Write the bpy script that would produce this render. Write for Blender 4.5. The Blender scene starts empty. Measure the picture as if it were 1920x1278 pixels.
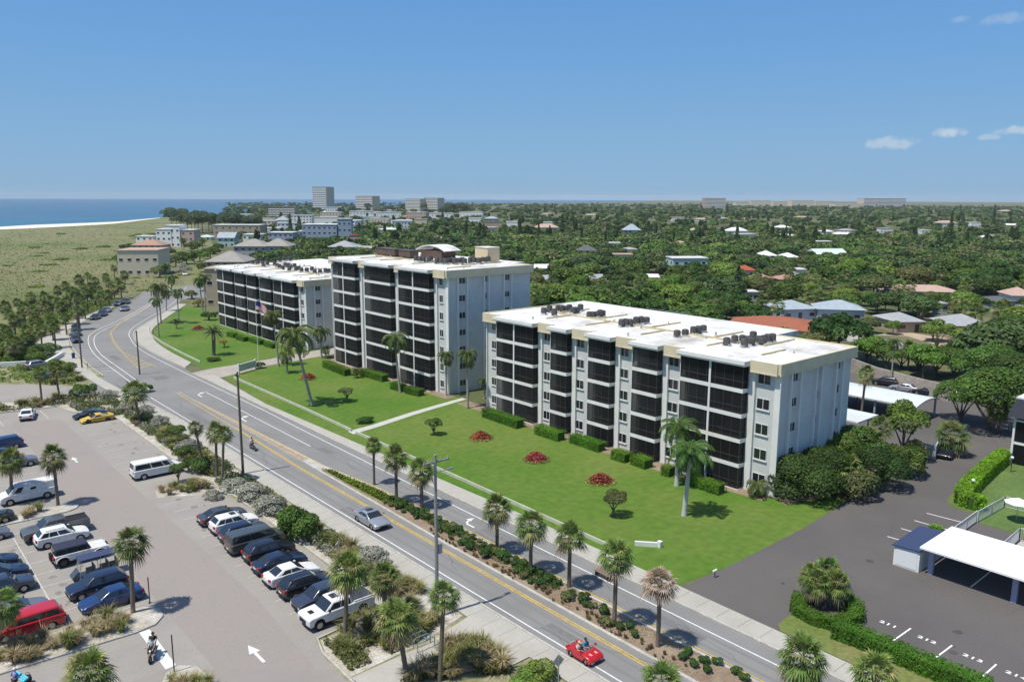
import bpy, math, random
import numpy as np
from mathutils import Vector, Matrix
PI=math.pi
SC=bpy.context.scene; COL=SC.collection
# ---------------------------------------------------------------- camera
FPX,PITCH,ROLL,YAW,CH=1500.,.1778,.0035,.7095,32.7
_F=np.array([math.sin(YAW)*math.cos(PITCH),math.cos(YAW)*math.cos(PITCH),-math.sin(PITCH)])
_R0=np.array([math.cos(YAW),-math.sin(YAW),0.]);_U0=np.cross(_R0,_F)
_R=math.cos(ROLL)*_R0+math.sin(ROLL)*_U0;_U=math.cos(ROLL)*_U0-math.sin(ROLL)*_R0
cd=bpy.data.cameras.new('camera');cam=bpy.data.objects.new('camera',cd);COL.objects.link(cam)
cd.sensor_width=36;cd.lens=36*FPX/1920;cd.clip_start=1;cd.clip_end=60000
M=Matrix(((_R[0],_U[0],-_F[0],0),(_R[1],_U[1],-_F[1],0),(_R[2],_U[2],-_F[2],CH),(0,0,0,1)))
cam.matrix_world=M;SC.camera=cam
def P(x,y,z=0):
    d=np.array([x,y,z-CH]);w=d@_F
    return (960+FPX*(d@_R)/w,639-FPX*(d@_U)/w,w)
def G(px,py,z=0):
    d=_F+_R*(px-960)/FPX-_U*(py-639)/FPX;t=(z-CH)/d[2];return (float(t*d[0]),float(t*d[1]))
def hgt(px,py,ty):
    g=G(px,py);lo,hi=0.,80.
    for _ in range(40):
        m=(lo+hi)/2
        if P(g[0],g[1],m)[1]>ty: lo=m
        else: hi=m
    return lo
# ---------------------------------------------------------------- light
SUN_EL,SUN_AZ=math.radians(66),math.radians(172)   # direction towards the sun: azimuth from +X counter-clockwise
sdir=Vector((math.cos(SUN_EL)*math.cos(SUN_AZ),math.cos(SUN_EL)*math.sin(SUN_AZ),math.sin(SUN_EL)))
ld=bpy.data.lights.new('sun','SUN');ld.energy=3.6;ld.angle=math.radians(.53);ld.color=(1,.955,.865)
sun=bpy.data.objects.new('sun',ld);COL.objects.link(sun);sun.rotation_euler=sdir.to_track_quat('Z','Y').to_euler()
sun.location=(0,0,200)
w=bpy.data.worlds.new('World');SC.world=w;w.use_nodes=True
nt=w.node_tree;bg=nt.nodes['Background']
sky=nt.nodes.new('ShaderNodeTexSky');sky.sky_type='NISHITA';sky.sun_disc=False
sky.sun_elevation=SUN_EL;sky.sun_rotation=PI/2-SUN_AZ;sky.air_density=1.0;sky.dust_density=0.6;sky.ozone_density=3.0;sky.altitude=30
bg.inputs[1].default_value=.1
SKYB=7.4
# thin clouds low on the right: soft noise masks in a few directions of the sky
tc=nt.nodes.new('ShaderNodeTexCoord')
sx_=nt.nodes.new('ShaderNodeSeparateXYZ');nt.links.new(tc.outputs['Generated'],sx_.inputs[0])
r1=nt.nodes.new('ShaderNodeValToRGB');nt.links.new(sx_.outputs['Z'],r1.inputs[0])
for i,(p_,c_) in enumerate([(0.0,(.245,.44,.66)),(.06,(.215,.42,.68)),(.16,(.155,.37,.70)),(.32,(.10,.28,.655))]):
    el=r1.color_ramp.elements[i] if i<2 else r1.color_ramp.elements.new(p_)
    el.position=p_;el.color=(*c_,1)
sc_n=nt.nodes.new('ShaderNodeVectorMath');sc_n.operation='SCALE';sc_n.inputs['Scale'].default_value=SKYB;nt.links.new(r1.outputs[0],sc_n.inputs[0])
mf=nt.nodes.new('ShaderNodeMapRange');mf.inputs['From Min'].default_value=.35;mf.inputs['From Max'].default_value=.9;mf.inputs['To Min'].default_value=.92;mf.inputs['To Max'].default_value=.0;nt.links.new(sx_.outputs['Z'],mf.inputs['Value'])
mx0=nt.nodes.new('ShaderNodeMixRGB');nt.links.new(mf.outputs[0],mx0.inputs[0]);nt.links.new(sky.outputs[0],mx0.inputs[1]);nt.links.new(sc_n.outputs[0],mx0.inputs[2]);prev=mx0.outputs[0]
nz=nt.nodes.new('ShaderNodeTexNoise');nz.inputs['Scale'].default_value=75;nz.inputs['Detail'].default_value=5;nz.inputs['Roughness'].default_value=.6
nt.links.new(tc.outputs['Generated'],nz.inputs['Vector'])
for (px,py,wx,wy,st) in [(1672,268,44,11,.42),(1778,249,24,10,.6),(1905,244,26,8,.5),(1852,257,16,5,.3),(1798,37,16,6,.2),(1895,34,46,9,.22)]:
    d=_F+_R*(px-960)/FPX-_U*(py-639)/FPX;d=d/np.linalg.norm(d)
    sx=_R0*1.0;sz=np.array([0,0,1.])
    def dot(vec,sc):
        n=nt.nodes.new('ShaderNodeVectorMath');n.operation='DOT_PRODUCT';n.inputs[1].default_value=tuple(vec/sc);nt.links.new(tc.outputs['Generated'],n.inputs[0])
        m=nt.nodes.new('ShaderNodeMath');m.operation='SUBTRACT';m.inputs[1].default_value=float(d@vec/sc);nt.links.new(n.outputs['Value'],m.inputs[0])
        p=nt.nodes.new('ShaderNodeMath');p.operation='MULTIPLY';nt.links.new(m.outputs[0],p.inputs[0]);nt.links.new(m.outputs[0],p.inputs[1]);return p
    a=dot(sx,wx/FPX);b=dot(sz,wy/FPX)
    s=nt.nodes.new('ShaderNodeMath');s.operation='ADD';nt.links.new(a.outputs[0],s.inputs[0]);nt.links.new(b.outputs[0],s.inputs[1])
    q=nt.nodes.new('ShaderNodeMath');q.operation='MULTIPLY_ADD';nt.links.new(nz.outputs['Fac'],q.inputs[0]);q.inputs[1].default_value=-3.0;nt.links.new(s.outputs[0],q.inputs[2])
    mr=nt.nodes.new('ShaderNodeMapRange');mr.inputs['From Min'].default_value=-1.6;mr.inputs['From Max'].default_value=-.35;mr.inputs['To Min'].default_value=st;mr.inputs['To Max'].default_value=0
    mr.interpolation_type='SMOOTHSTEP';nt.links.new(q.outputs[0],mr.inputs['Value'])
    mx=nt.nodes.new('ShaderNodeMixRGB');nt.links.new(mr.outputs[0],mx.inputs[0]);nt.links.new(prev,mx.inputs[1]);mx.inputs[2].default_value=(5.2,5.6,5.9,1);prev=mx.outputs[0]
nt.links.new(prev,bg.inputs[0])
SC.view_settings.view_transform='Standard';SC.view_settings.look='None';SC.view_settings.exposure=.42;SC.view_settings.gamma=1
SC.cycles.max_bounces=6;SC.cycles.diffuse_bounces=3;SC.cycles.glossy_bounces=3;SC.cycles.transmission_bounces=4;SC.cycles.transparent_max_bounces=8;SC.cycles.volume_bounces=0
SC.cycles.use_denoising=True;SC.cycles.caustics_reflective=False;SC.cycles.caustics_refractive=False
# ---------------------------------------------------------------- helpers
def tag(o,label=None,cat=None,group=None,kind=None):
    if label:o['label']=label
    if cat:o['category']=cat
    if group:o['group']=group
    if kind:o['kind']=kind
    return o
def empty(name,loc=(0,0,0),rz=0,label=None,cat=None,group=None):
    o=bpy.data.objects.new(name,None);COL.objects.link(o);o.location=loc;o.rotation_euler=(0,0,rz);o.empty_display_size=.3
    return tag(o,label,cat,group)
def inst(name,me,parent=None,loc=(0,0,0),rot=(0,0,0),sc=(1,1,1)):
    o=bpy.data.objects.new(name,me);COL.objects.link(o);o.location=loc;o.rotation_euler=rot;o.scale=sc
    if parent:o.parent=parent
    return o
def sm(pts,k=5):
    P_=[np.array(p[:2],float) for p in pts];P_=[2*P_[0]-P_[1]]+P_+[2*P_[-1]-P_[-2]];o=[]
    for i in range(1,len(P_)-2):
        a,b,c,d=P_[i-1:i+3]
        for j in range(k):
            t=j/k;o.append(tuple(.5*((2*b)+(c-a)*t+(2*a-5*b+4*c-d)*t*t+(3*b-a-3*c+d)*t**3)))
    return o+[tuple(P_[-2])]
class MB:
    def __init__(s): s.v=[];s.f=[];s.m=[];s.n=0
    def add(s,V,Fs,mi=0):
        V=np.asarray(V,float);s.v.append(V);b=s.n
        if isinstance(Fs,np.ndarray): s.f+= (Fs+b).tolist()
        else: s.f+=[[i+b for i in f] for f in Fs]
        s.m+=[mi]*len(Fs);s.n+=len(V);return s
    def box(s,x0,x1,y0,y1,z0,z1,mi=0):
        if x0>x1:x0,x1=x1,x0
        if y0>y1:y0,y1=y1,y0
        return s.add([(x0,y0,z0),(x1,y0,z0),(x1,y1,z0),(x0,y1,z0),(x0,y0,z1),(x1,y0,z1),(x1,y1,z1),(x0,y1,z1)],
          [(3,2,1,0),(4,5,6,7),(0,1,5,4),(1,2,6,5),(2,3,7,6),(3,0,4,7)],mi)
    def poly(s,pts,z,mi=0):
        a=sum(pts[i-1][0]*pts[i][1]-pts[i][0]*pts[i-1][1] for i in range(len(pts)))
        if a<0: pts=pts[::-1]
        return s.add([(x,y,z) for x,y in pts],[tuple(range(len(pts)))],mi)
    def prism(s,pts,z0,z1,mi=0):
        a=sum(pts[i-1][0]*pts[i][1]-pts[i][0]*pts[i-1][1] for i in range(len(pts)))
        if a<0: pts=pts[::-1]
        n=len(pts);V=[(x,y,z0) for x,y in pts]+[(x,y,z1) for x,y in pts]
        return s.add(V,[tuple(range(n))[::-1],tuple(range(n,2*n))]+[(i,(i+1)%n,n+(i+1)%n,n+i) for i in range(n)],mi)
    def tube(s,path,rad,n=8,mi=0,caps=True):
        path=[np.array(p,float) for p in path]
        if not hasattr(rad,'__len__'): rad=[rad]*len(path)
        V=[];
        for i,p in enumerate(path):
            t=path[min(i+1,len(path)-1)]-path[max(i-1,0)];t/=np.linalg.norm(t)+1e-9
            a=np.cross(t,[0,0,1.]) if abs(t[2])<.95 else np.cross(t,[1.,0,0]);a/=np.linalg.norm(a);b=np.cross(t,a)
            for k in range(n):
                an=2*PI*k/n;V.append(p+rad[i]*(math.cos(an)*a+math.sin(an)*b))
        Fs=[];
        for i in range(len(path)-1):
            for k in range(n): Fs.append((i*n+k,(i+1)*n+k,(i+1)*n+(k+1)%n,i*n+(k+1)%n))
        if caps: Fs+= [tuple(range(n)),tuple(range((len(path)-1)*n,len(path)*n))[::-1]]
        return s.add(V,Fs,mi)
    def strip(s,pts,w,z,mi=0,S=0):
        if S: pts=sm(pts)
        pts=[np.array(p[:2],float) for p in pts];V=[]
        for i,p in enumerate(pts):
            t=pts[min(i+1,len(pts)-1)]-pts[max(i-1,0)];t/=np.linalg.norm(t)+1e-9;n=np.array([-t[1],t[0]])
            V+=[(*(p-n*w/2),z),(*(p+n*w/2),z)]
        return s.add(V,[(2*i,2*i+2,2*i+3,2*i+1) for i in range(len(pts)-1)],mi)
    def wall(s,pts,w,z0,z1,mi=0):
        pts=[np.array(p[:2],float) for p in pts];V=[];n_=len(pts)
        for i,p in enumerate(pts):
            t=pts[min(i+1,n_-1)]-pts[max(i-1,0)];t/=np.linalg.norm(t)+1e-9;n=np.array([-t[1],t[0]])
            a=p-n*w/2;b=p+n*w/2;V+=[(*a,z0),(*b,z0),(*b,z1),(*a,z1)]
        Fs=[]
        for i in range(n_-1):
            q=4*i
            for k in range(4): Fs.append((q+k,q+4+k,q+4+(k+1)%4,q+(k+1)%4)[::-1])
        Fs+=[(0,1,2,3),(4*n_-1,4*n_-2,4*n_-3,4*n_-4)]
        return s.add(V,Fs,mi)
    def mesh(s,name,mats,smooth=None):
        me=bpy.data.meshes.new(name)
        V=np.concatenate(s.v) if s.v else np.zeros((0,3));me.from_pydata(V.tolist(),[],s.f)
        if not isinstance(mats,(list,tuple)):mats=[mats]
        for m in mats: me.materials.append(m)
        if len(mats)>1: me.polygons.foreach_set('material_index',s.m)
        if smooth is not None:
            me.shade_smooth()
            if smooth<180: me.set_sharp_from_angle(angle=math.radians(smooth))
        me.update();return me
    def build(s,name,mats,parent=None,smooth=None,**k): return inst(name,s.mesh(name,mats,smooth),parent,**k)
# ---------------------------------------------------------------- materials
MATS={}
def mat(name,col,rough=.8,var=.0,scale=1.,col2=None,scale2=None,metal=0,bump=0,spec=.3,objrand=0,island=0,trans=0,coord='Object',detail=4,amp=.2,alpha=1,coat=0,lo=.35,hi=.65):
    if name in MATS: return MATS[name]
    m=bpy.data.materials.new(name);m.use_nodes=True;t=m.node_tree;b=t.nodes['Principled BSDF'];out=t.nodes['Material Output']
    b.inputs['Roughness'].default_value=rough;b.inputs['Metallic'].default_value=metal;b.inputs['Specular IOR Level'].default_value=spec
    if coat: b.inputs['Coat Weight'].default_value=coat;b.inputs['Coat Roughness'].default_value=.05
    c=(*col,1);last=None
    def setc(sock):
        nonlocal last;last=sock
    tcn=t.nodes.new('ShaderNodeTexCoord');src=tcn.outputs[coord]
    if coord=='World':pass
    if col2 is not None or var:
        n=t.nodes.new('ShaderNodeTexNoise');n.inputs['Scale'].default_value=scale;n.inputs['Detail'].default_value=detail;n.inputs['Roughness'].default_value=.65;t.links.new(src,n.inputs['Vector'])
        mr=t.nodes.new('ShaderNodeMapRange');mr.inputs['From Min'].default_value=lo;mr.inputs['From Max'].default_value=hi;t.links.new(n.outputs['Fac'],mr.inputs['Value'])
        mx=t.nodes.new('ShaderNodeMixRGB');mx.inputs[1].default_value=c;cc=col2 if col2 is not None else tuple(x*(1-var) for x in col);mx.inputs[2].default_value=(*cc,1);t.links.new(mr.outputs[0],mx.inputs[0]);setc(mx.outputs[0])
        if scale2:
            n2=t.nodes.new('ShaderNodeTexNoise');n2.inputs['Scale'].default_value=scale2;n2.inputs['Detail'].default_value=3;t.links.new(src,n2.inputs['Vector'])
            mr2=t.nodes.new('ShaderNodeMapRange');mr2.inputs['From Min'].default_value=.3;mr2.inputs['From Max'].default_value=.7;mr2.inputs['To Min'].default_value=1-amp;mr2.inputs['To Max'].default_value=1+amp*.8;t.links.new(n2.outputs['Fac'],mr2.inputs['Value'])
            v=t.nodes.new('ShaderNodeVectorMath');v.operation='SCALE';t.links.new(last,v.inputs[0]);t.links.new(mr2.outputs[0],v.inputs['Scale']);setc(v.outputs[0])
    def hsv(sock_in,fac_sock,amt,hamt):
        h=t.nodes.new('ShaderNodeHueSaturation')
        if sock_in: t.links.new(sock_in,h.inputs['Color'])
        else: h.inputs['Color'].default_value=c
        a=t.nodes.new('ShaderNodeMapRange');a.inputs['To Min'].default_value=1-amt;a.inputs['To Max'].default_value=1+amt;t.links.new(fac_sock,a.inputs['Value']);t.links.new(a.outputs[0],h.inputs['Value'])
        a=t.nodes.new('ShaderNodeMath');a.operation='MULTIPLY_ADD';a.inputs[1].default_value=7.13;a.inputs[2].default_value=0;t.links.new(fac_sock,a.inputs[0])
        fr=t.nodes.new('ShaderNodeMath');fr.operation='FRACT';t.links.new(a.outputs[0],fr.inputs[0])
        a=t.nodes.new('ShaderNodeMapRange');a.inputs['To Min'].default_value=.5-hamt;a.inputs['To Max'].default_value=.5+hamt;t.links.new(fr.outputs[0],a.inputs['Value']);t.links.new(a.outputs[0],h.inputs['Hue'])
        return h.outputs[0]
    if objrand:
        oi=t.nodes.new('ShaderNodeObjectInfo');setc(hsv(last,oi.outputs['Random'],objrand,objrand*.07))
    if island:
        ge=t.nodes.new('ShaderNodeNewGeometry');setc(hsv(last,ge.outputs['Random Per Island'],island,island*.06))
    if last: t.links.new(last,b.inputs['Base Color'])
    else: b.inputs['Base Color'].default_value=c
    if bump:
        n=t.nodes.new('ShaderNodeTexNoise');n.inputs['Scale'].default_value=scale2 or scale*4;n.inputs['Detail'].default_value=4;t.links.new(src,n.inputs['Vector'])
        bp=t.nodes.new('ShaderNodeBump');bp.inputs['Strength'].default_value=bump;bp.inputs['Distance'].default_value=.1;t.links.new(n.outputs['Fac'],bp.inputs['Height']);t.links.new(bp.outputs[0],b.inputs['Normal'])
    sh=b.outputs[0]
    if trans:
        tr=t.nodes.new('ShaderNodeBsdfTranslucent')
        if last: 
            g=t.nodes.new('ShaderNodeVectorMath');g.operation='MULTIPLY';g.inputs[1].default_value=(1.25,1.3,.7);t.links.new(last,g.inputs[0]);t.links.new(g.outputs[0],tr.inputs[0])
        else: tr.inputs[0].default_value=c
        mxs=t.nodes.new('ShaderNodeMixShader');mxs.inputs[0].default_value=trans;t.links.new(sh,mxs.inputs[1]);t.links.new(tr.outputs[0],mxs.inputs[2]);sh=mxs.outputs[0]
    if alpha<1:
        tr=t.nodes.new('ShaderNodeBsdfTransparent');mxs=t.nodes.new('ShaderNodeMixShader');mxs.inputs[0].default_value=alpha;t.links.new(tr.outputs[0],mxs.inputs[1]);t.links.new(sh,mxs.inputs[2]);sh=mxs.outputs[0]
    t.links.new(sh,out.inputs['Surface']);MATS[name]=m;return m
def leafmat(name,col,var=.45,island=.38,objrand=.22,trans=.28,scale=.5,rough=.55):
    return mat(name,col,rough=rough,var=var,scale=scale,island=island,objrand=objrand,trans=trans,spec=.25,detail=2)
asphalt=mat('asphalt',(.235,.23,.22),.9,col2=(.20,.195,.187),scale=.12,scale2=9,bump=.1,amp=.1)
asphalt_dark=mat('asphalt_dark',(.122,.112,.105),.9,col2=(.102,.094,.089),scale=.07,scale2=7,bump=.1,amp=.1)
lotgrey=mat('paver_grey',(.315,.29,.258),.9,col2=(.275,.254,.228),scale=.15,scale2=5,bump=.06,amp=.06)
lotpink=mat('paver_pink',(.292,.252,.226),.9,col2=(.272,.245,.220),scale=.1,scale2=4,bump=.06,amp=.06)
concrete=mat('concrete',(.42,.40,.35),.9,col2=(.37,.35,.305),scale=.3,scale2=4,amp=.05)
kerbm=mat('kerb_concrete',(.5,.48,.43),.9,var=.25,scale=.8,scale2=8)
sandm=mat('white_sand',(.53,.50,.45),.95,col2=(.34,.30,.23),scale=.6,scale2=5,bump=.3)
mulch=mat('mulch',(.21,.145,.1),.95,col2=(.3,.24,.17),scale=.5,scale2=10,bump=.5)
lawnm=mat('lawn_green',(.070,.154,.012),.9,col2=(.130,.176,.033),scale=.05,scale2=1.1,bump=.6,lo=.38,hi=.68,amp=.17)
lawn2=mat('lawn_dry',(.12,.165,.035),.9,col2=(.2,.19,.075),scale=.1,scale2=3,bump=.4)
paintw=mat('paint_white',(.72,.72,.7),.7,var=.2,scale=3);painty=mat('paint_yellow',(.6,.42,.09),.7,var=.35,scale=2)
white=mat('white_wall',(.76,.755,.71),.8,var=.1,scale=.5);stucco=mat('stucco',(.63,.635,.61),.85,var=.12,scale=.4,scale2=12)
cream=mat('cream_cornice',(.66,.58,.4),.8,var=.12,scale=.6);roofwhite=mat('roof_white',(.74,.735,.71),.6,col2=(.44,.41,.35),scale=.16,scale2=.9,lo=.47,hi=.70,amp=.12)
steel=mat('steel',(.45,.46,.47),.35,metal=.7);darkm=mat('dark_metal',(.04,.042,.045),.5)
woodpole=mat('pole_wood',(.16,.135,.105),.9,var=.3,scale=2)
HAZE=.00005
# ---------------------------------------------------------------- ground, sea, roads
def flat(name,pts,z,m,kind='structure'):
    return tag(MB().poly(pts,z).build(name,m),kind=kind)
seam=mat('sea',(.012,.075,.14),.25,col2=(.018,.10,.16),scale=.004,spec=.5,bump=.25,scale2=.25)
flat('sea',[(9500*math.cos(k*PI/90),9500*math.sin(k*PI/90)) for k in range(180)],-.6,seam)
shal=mat('shallow_water',(.025,.13,.19),.3,spec=.5,col2=(.02,.11,.175),scale=.01)
def polyG(l,z=0): return [G(*p,z) for p in l]
coast=polyG([(-60,427),(0,425),(60,421.5),(120,419),(240,413.5),(310,407),(440,400.5),(600,397)])
inner_coast=[(60,500),(-60,200),(-120,-200)]
flat('shallow_water',[(-240,-300),(-180,200),(-40,560)]+polyG([(-60,415),(60,411),(240,406),(440,396.5),(600,393)])+[(900,1700),(600,1400),(100,700)],-.5,shal)
land=[(-100,-250)]+inner_coast[::-1][1:]+coast+[(1100,1800),(1700,2500),(2500,3350),(3400,3500),(5200,4300),(7200,6000),(9000,2600),(8800,-2500)]
undergrowth=mat('ground_green',(.07,.095,.03),.95,col2=(.16,.15,.08),scale=.03,scale2=.6)
flat('ground',land,0,undergrowth)
dune=mat('dune_ground',(.19,.185,.085),.95,col2=(.10,.145,.035),scale=.009,scale2=.12,bump=.2,lo=.45,hi=.68,amp=.14)
flat('dune_field',[(-40,160)]+polyG([(-150,437),(0,433.5),(0,425.6),(60,422),(120,419.8),(240,414),(310,407.6),(345,406)])+[(220,600),(150,400),(105,305),(60,275),(38,235),(22,190)],.01,dune)
beach=mat('beach_sand',(.74,.70,.6),.95,var=.12,scale=.02)
flat('beach',polyG([(-150,429),(0,425.2),(60,421.6),(120,419.4),(170,417.6),(218,415.6),(262,411.4),(300,408.2),(300,408.9),(262,413.4),(218,418.9),(180,421.6),(140,423.8),(80,426.8),(0,430.2),(-150,435)]),.02,beach)
# road with the bend
out_e=[(37.5,-30),(37.5,120),(36.6,140),(36.6,158),(37.2,172),(39.2,194),(44.5,219),(56,240),(72,268),(92,312),(130,380)]
in_e=[(145,370),(104,306),(81,252),(66,226),(57,210),(52.5,196),(50.6,180),(50.1,150),(49.9,120),(49.9,-30)]
flat('road',out_e[:3]+sm(out_e[3:])+sm(in_e[:-3])+in_e[-3:],.008,asphalt)
flat('side_street',[(84,262),(128,262),(132,290),(100,306)],.004,asphalt)
mk=MB()
mk.strip([(38.25,-30),(38.3,136)],.13,.014).strip([(38.6,140),(39.5,160),(40.9,183),(44.5,203),(48.8,214),(60,232),(76,262),(96,306)],.14,.014,S=1)
mk.strip([(39.9,142),(40.7,160),(42,183),(45.5,202),(50,213),(61.2,231),(77,261)],.14,.014,S=1)
mk.strip([(48.0,-30),(48.3,40),(48.5,65),(48.9,100),(49.2,120),(49.1,150),(49.5,178),(51.5,194),(55.3,209),(64,226),(80,254),(100,300)],.13,.014,S=1)
mk.strip([(46.6,134),(46.3,95)],.13,.014)
for k in range(10): mk.strip([(37.4+.1*k*.5,163+2.9*k),(39.6+.15*k,161.5+2.9*k)],.12,.014)
mk.strip([(34.8,154),(36.0,141)],.14,.018)
mk.strip([(36.0,141),(37.9,135)],.14,.018)
# turn arrows
def turnarrow(x,y,s=1):
    mk.strip([(x,y),(x,y+1.6*s),(x+.25,y+2.2*s),(x+.8,y+2.6*s)],.22,.0145);mk.add([(x+.7,y+2.1*s,.0146),(x+1.5,y+2.75*s,.0146),(x+.7,y+3.2*s,.0146)],[(0,1,2)])
turnarrow(44.6,112);turnarrow(44.9,131);turnarrow(46.6,60,.7)
tag(mk.build('road_marking_white',paintw),kind='structure')
my=MB()
my.strip([(40.75,-30),(41.2,88),(42.0,110),(42.6,137)],.14,.014).strip([(41.0,-30),(41.45,88),(42.15,110)],.14,.014)
my.strip([(45.8,-30),(45.7,60),(45.2,75),(44.0,87),(43.6,110),(43.1,137)],.14,.014)
for dx in (0,.28): my.strip([(45.5+dx,178),(47+dx,190),(49.6+dx,204),(52.3+dx,213),(61.8+dx,234),(75.4+dx,259),(95+dx,302)],.12,.014,S=1)
my.strip([(43.4,160),(44.5,170),(45.5,178)],.13,.014).strip([(46.6,160),(46.4,170),(46.2,180)],.13,.014)
for k in range(6): my.strip([(43.6+.18*k,161+2.6*k),(46.4,163+2.6*k)],.3,.014)
tag(my.build('road_marking_yellow',painty),kind='structure')
# median
med=[(41.75,-30),(42.0,60),(42.55,89),(42.75,110),(42.85,136),(43.05,136),(43.3,110),(43.8,87),(44.9,75),(45.35,60),(45.45,-30)]
tag(MB().prism(med,0,.13).build('median_kerb',kerbm),kind='structure')
flat('median_bed',[(42.0,-30),(42.3,60),(42.75,85),(43.3,86),(44.6,75),(45.05,60),(45.15,-30)],.136,mulch)
flat('median_paving',[(42.6,90),(42.8,110),(42.88,135.6),(43.02,135.6),(43.2,110),(43.55,90)],.136,mat('median_paver',(.4,.31,.22),.9,var=.3,scale=2))
flat('median_lawn',[(43.0,71),(42.95,80),(43.1,85),(43.6,84),(44.4,75),(44.7,70.5)],.142,mat('groundcover',(.09,.16,.015),.9,var=.4,scale=3))
# near side: kerb, sidewalk, planting strip
tag(MB().wall([(37.5,-30),(37.5,120),(36.6,140)],.18,0,.13).build('kerb',kerbm),kind='structure')
tag(MB().wall(sm([(36.6,158),(37.2,172),(39.2,194),(44.5,219),(56,240),(72,268),(92,312)]),.18,0,.13).build('kerb',kerbm),kind='structure')
tag(MB().wall([(49.95,-30),(50.0,120),(50.15,148)],.18,0,.13).build('kerb',kerbm),kind='structure')
tag(MB().wall(sm([(50.4,155),(50.7,180),(52.6,196),(57.1,210),(66.1,226),(81.1,252)]),.18,0,.13).build('kerb',kerbm),kind='structure')
flat('verge',[(18,200),(-40,160),(-60,60),(-60,-40),(37.4,-40),(37.4,120),(36.5,140),(36.4,158),(37.1,172),(39.1,194),(44.4,219),(55.9,240),(48,245),(30,225)],.004,mat('verge_soil',(.34,.30,.2),.95,col2=(.17,.18,.07),scale=.25,scale2=3,bump=.4))
sw=MB()
sw.poly([(35.4,-30),(37.4,-30),(37.4,120),(36.4,140),(34.4,140),(35.4,120)],.09)
sw.poly([(30.6,45.4),(35.4,46.5),(35.4,39.2),(33.9,39.2),(24.5,43.6),(24.3,45.2)],.09)
sw.poly([(34.2,140),(36.2,140),(35.6,158),(36.6,172),(38.2,191),(43.5,219),(55,241),(71,269),(69.5,270),(53,242),(41,220),(33.5,200),(33.8,176),(33.8,158)],.09)
sw.poly([(33.8,176),(33.5,200),(41,220),(34,205),(29.5,190),(30.5,178)],.086)
tag(sw.build('sidewalk',concrete),kind='structure')
jn=MB();jm=mat('joint_dark',(.2,.19,.165),.95)
for k in range(60):
    y=20+1.9*k
    if y<140: jn.strip([(35.45,y),(37.3,y)],.035,.094)
for k in range(12): jn.strip([(50.4,24+1.7*k*1.15),(52.2,24+1.7*k*1.15)],.04,.094)
tag(jn.build('pavement_joint',jm),kind='structure')
sw=MB().poly([(50.05,-30),(52.3,-30),(52.3,30),(52.4,60),(51.6,95),(51.0,120),(52.6,146),(50.2,147),(50.05,120)],.088)
sw.poly(sm([(53.2,160),(54,178),(56,193),(60,207),(68,223),(83,250)])+sm([(81.3,252),(66.3,226),(57.2,209.8),(52.8,196),(50.9,180),(50.6,156)]),.088)
tag(sw.build('sidewalk',concrete),kind='structure')
flat('entrance_drive',[(49.9,143.5),(49.9,150.5),(54.5,152.2),(64,153.2),(79,156.2),(99,156.5),(99,149),(79.5,150.3),(63.6,147.6),(53,143.2)],.02,mat('drive_conc',(.40,.36,.31),.9,var=.2,scale=.5,scale2=5))
flat('lawn',[(51.2,97),(52.4,62),(52.3,39.2),(60,38.2),(72,38.3),(82.4,39.2),(84,45.4),(77.1,45.4),(77.1,152),(76,150),(63.6,147.2),(53.2,143),(51.1,120)],.012,lawnm)
flat('lawn',[(53,151.5),(64,153.8),(79,156.8),(79,207),(84,240),(82,249.5),(68.2,222.6),(60.2,206.6),(56.2,192.6),(54.2,177.6),(53.3,160)],.012,lawnm)
tag(MB().poly([(53.4,96.2),(53.5,97.9),(58,98.6),(65.9,100.7),(69.9,101.5),(77.5,102.9),(77.6,101.7),(70,100.2),(66,99.3),(58.2,97.2)],.03).build('garden_path',mat('path',(.5,.5,.45),.9,var=.12,scale=1)),kind='structure')
flat('plant_bed',[(75.2,45.3),(77.1,45.3),(77.1,100.5),(74.6,100.5),(74.4,80),(74.0,60)],.02,mulch)
flat('plant_bed',[(75,104),(77.1,104),(77.1,146),(74.5,145)],.02,mulch)
flat('plant_bed',[(76,43),(84,41),(97,41.3),(97,45.3),(77.2,45.3)],.022,mulch)
flat('back_lot',[(97.5,40),(104,40.2),(121,36.8),(150,36),(152,70),(128,78),(108,82),(107,215),(97,215)],.01,asphalt_dark)
flat('drive',[(49.9,38.6),(52.9,38.6),(60,38.4),(72,38.5),(82.4,39.3),(97.5,40),(121,37),(140,34),(135,32),(111,34.3),(98,33.4),(91,32.4),(88.9,31),(89.2,28.4),(86.6,28.4),(86.6,-10),(61,-10),(56.8,0),(56.2,17),(56,25.4),(54.4,27.4),(52.4,29.7),(49.9,29.7)],.016,asphalt_dark)
flat('corner_lawn',[(52.35,29.3),(53.2,30),(55.2,30.2),(55.5,17),(54.7,-10),(52.35,-10)],.1,lawn2)
flat('pool_lawn',[(89.4,31),(91,32.2),(98,33.2),(111,34.1),(125,27),(120,5),(86.9,5),(86.9,28.2),(89.4,28.2)],.02,mat('lawn_pale',(.12,.19,.05),.9,var=.3,scale=.2,scale2=3))  # pool grass is a paler green than the main lawn, mottled by noise
ln=MB()
for a,b in [((85.4,32.1),(85.7,28.6)),((82.4,32.1),(82.6,28.4)),((79.3,32.1),(79.5,28.6)),((76.3,32.1),(76.6,28.6)),((57.1,23.2),(60.6,23.1)),((57.0,20.2),(60.5,20.05)),((56.95,17.1),(60.3,17.0)),((56.9,14.1),(60.3,14.0)),((71.3,22.7),(76.5,22.7))]:
    ln.strip([a,b],.12,.022)
tag(ln.build('parking_lines',mat('paint_fresh',(.8,.8,.78),.6)),kind='structure')
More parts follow.
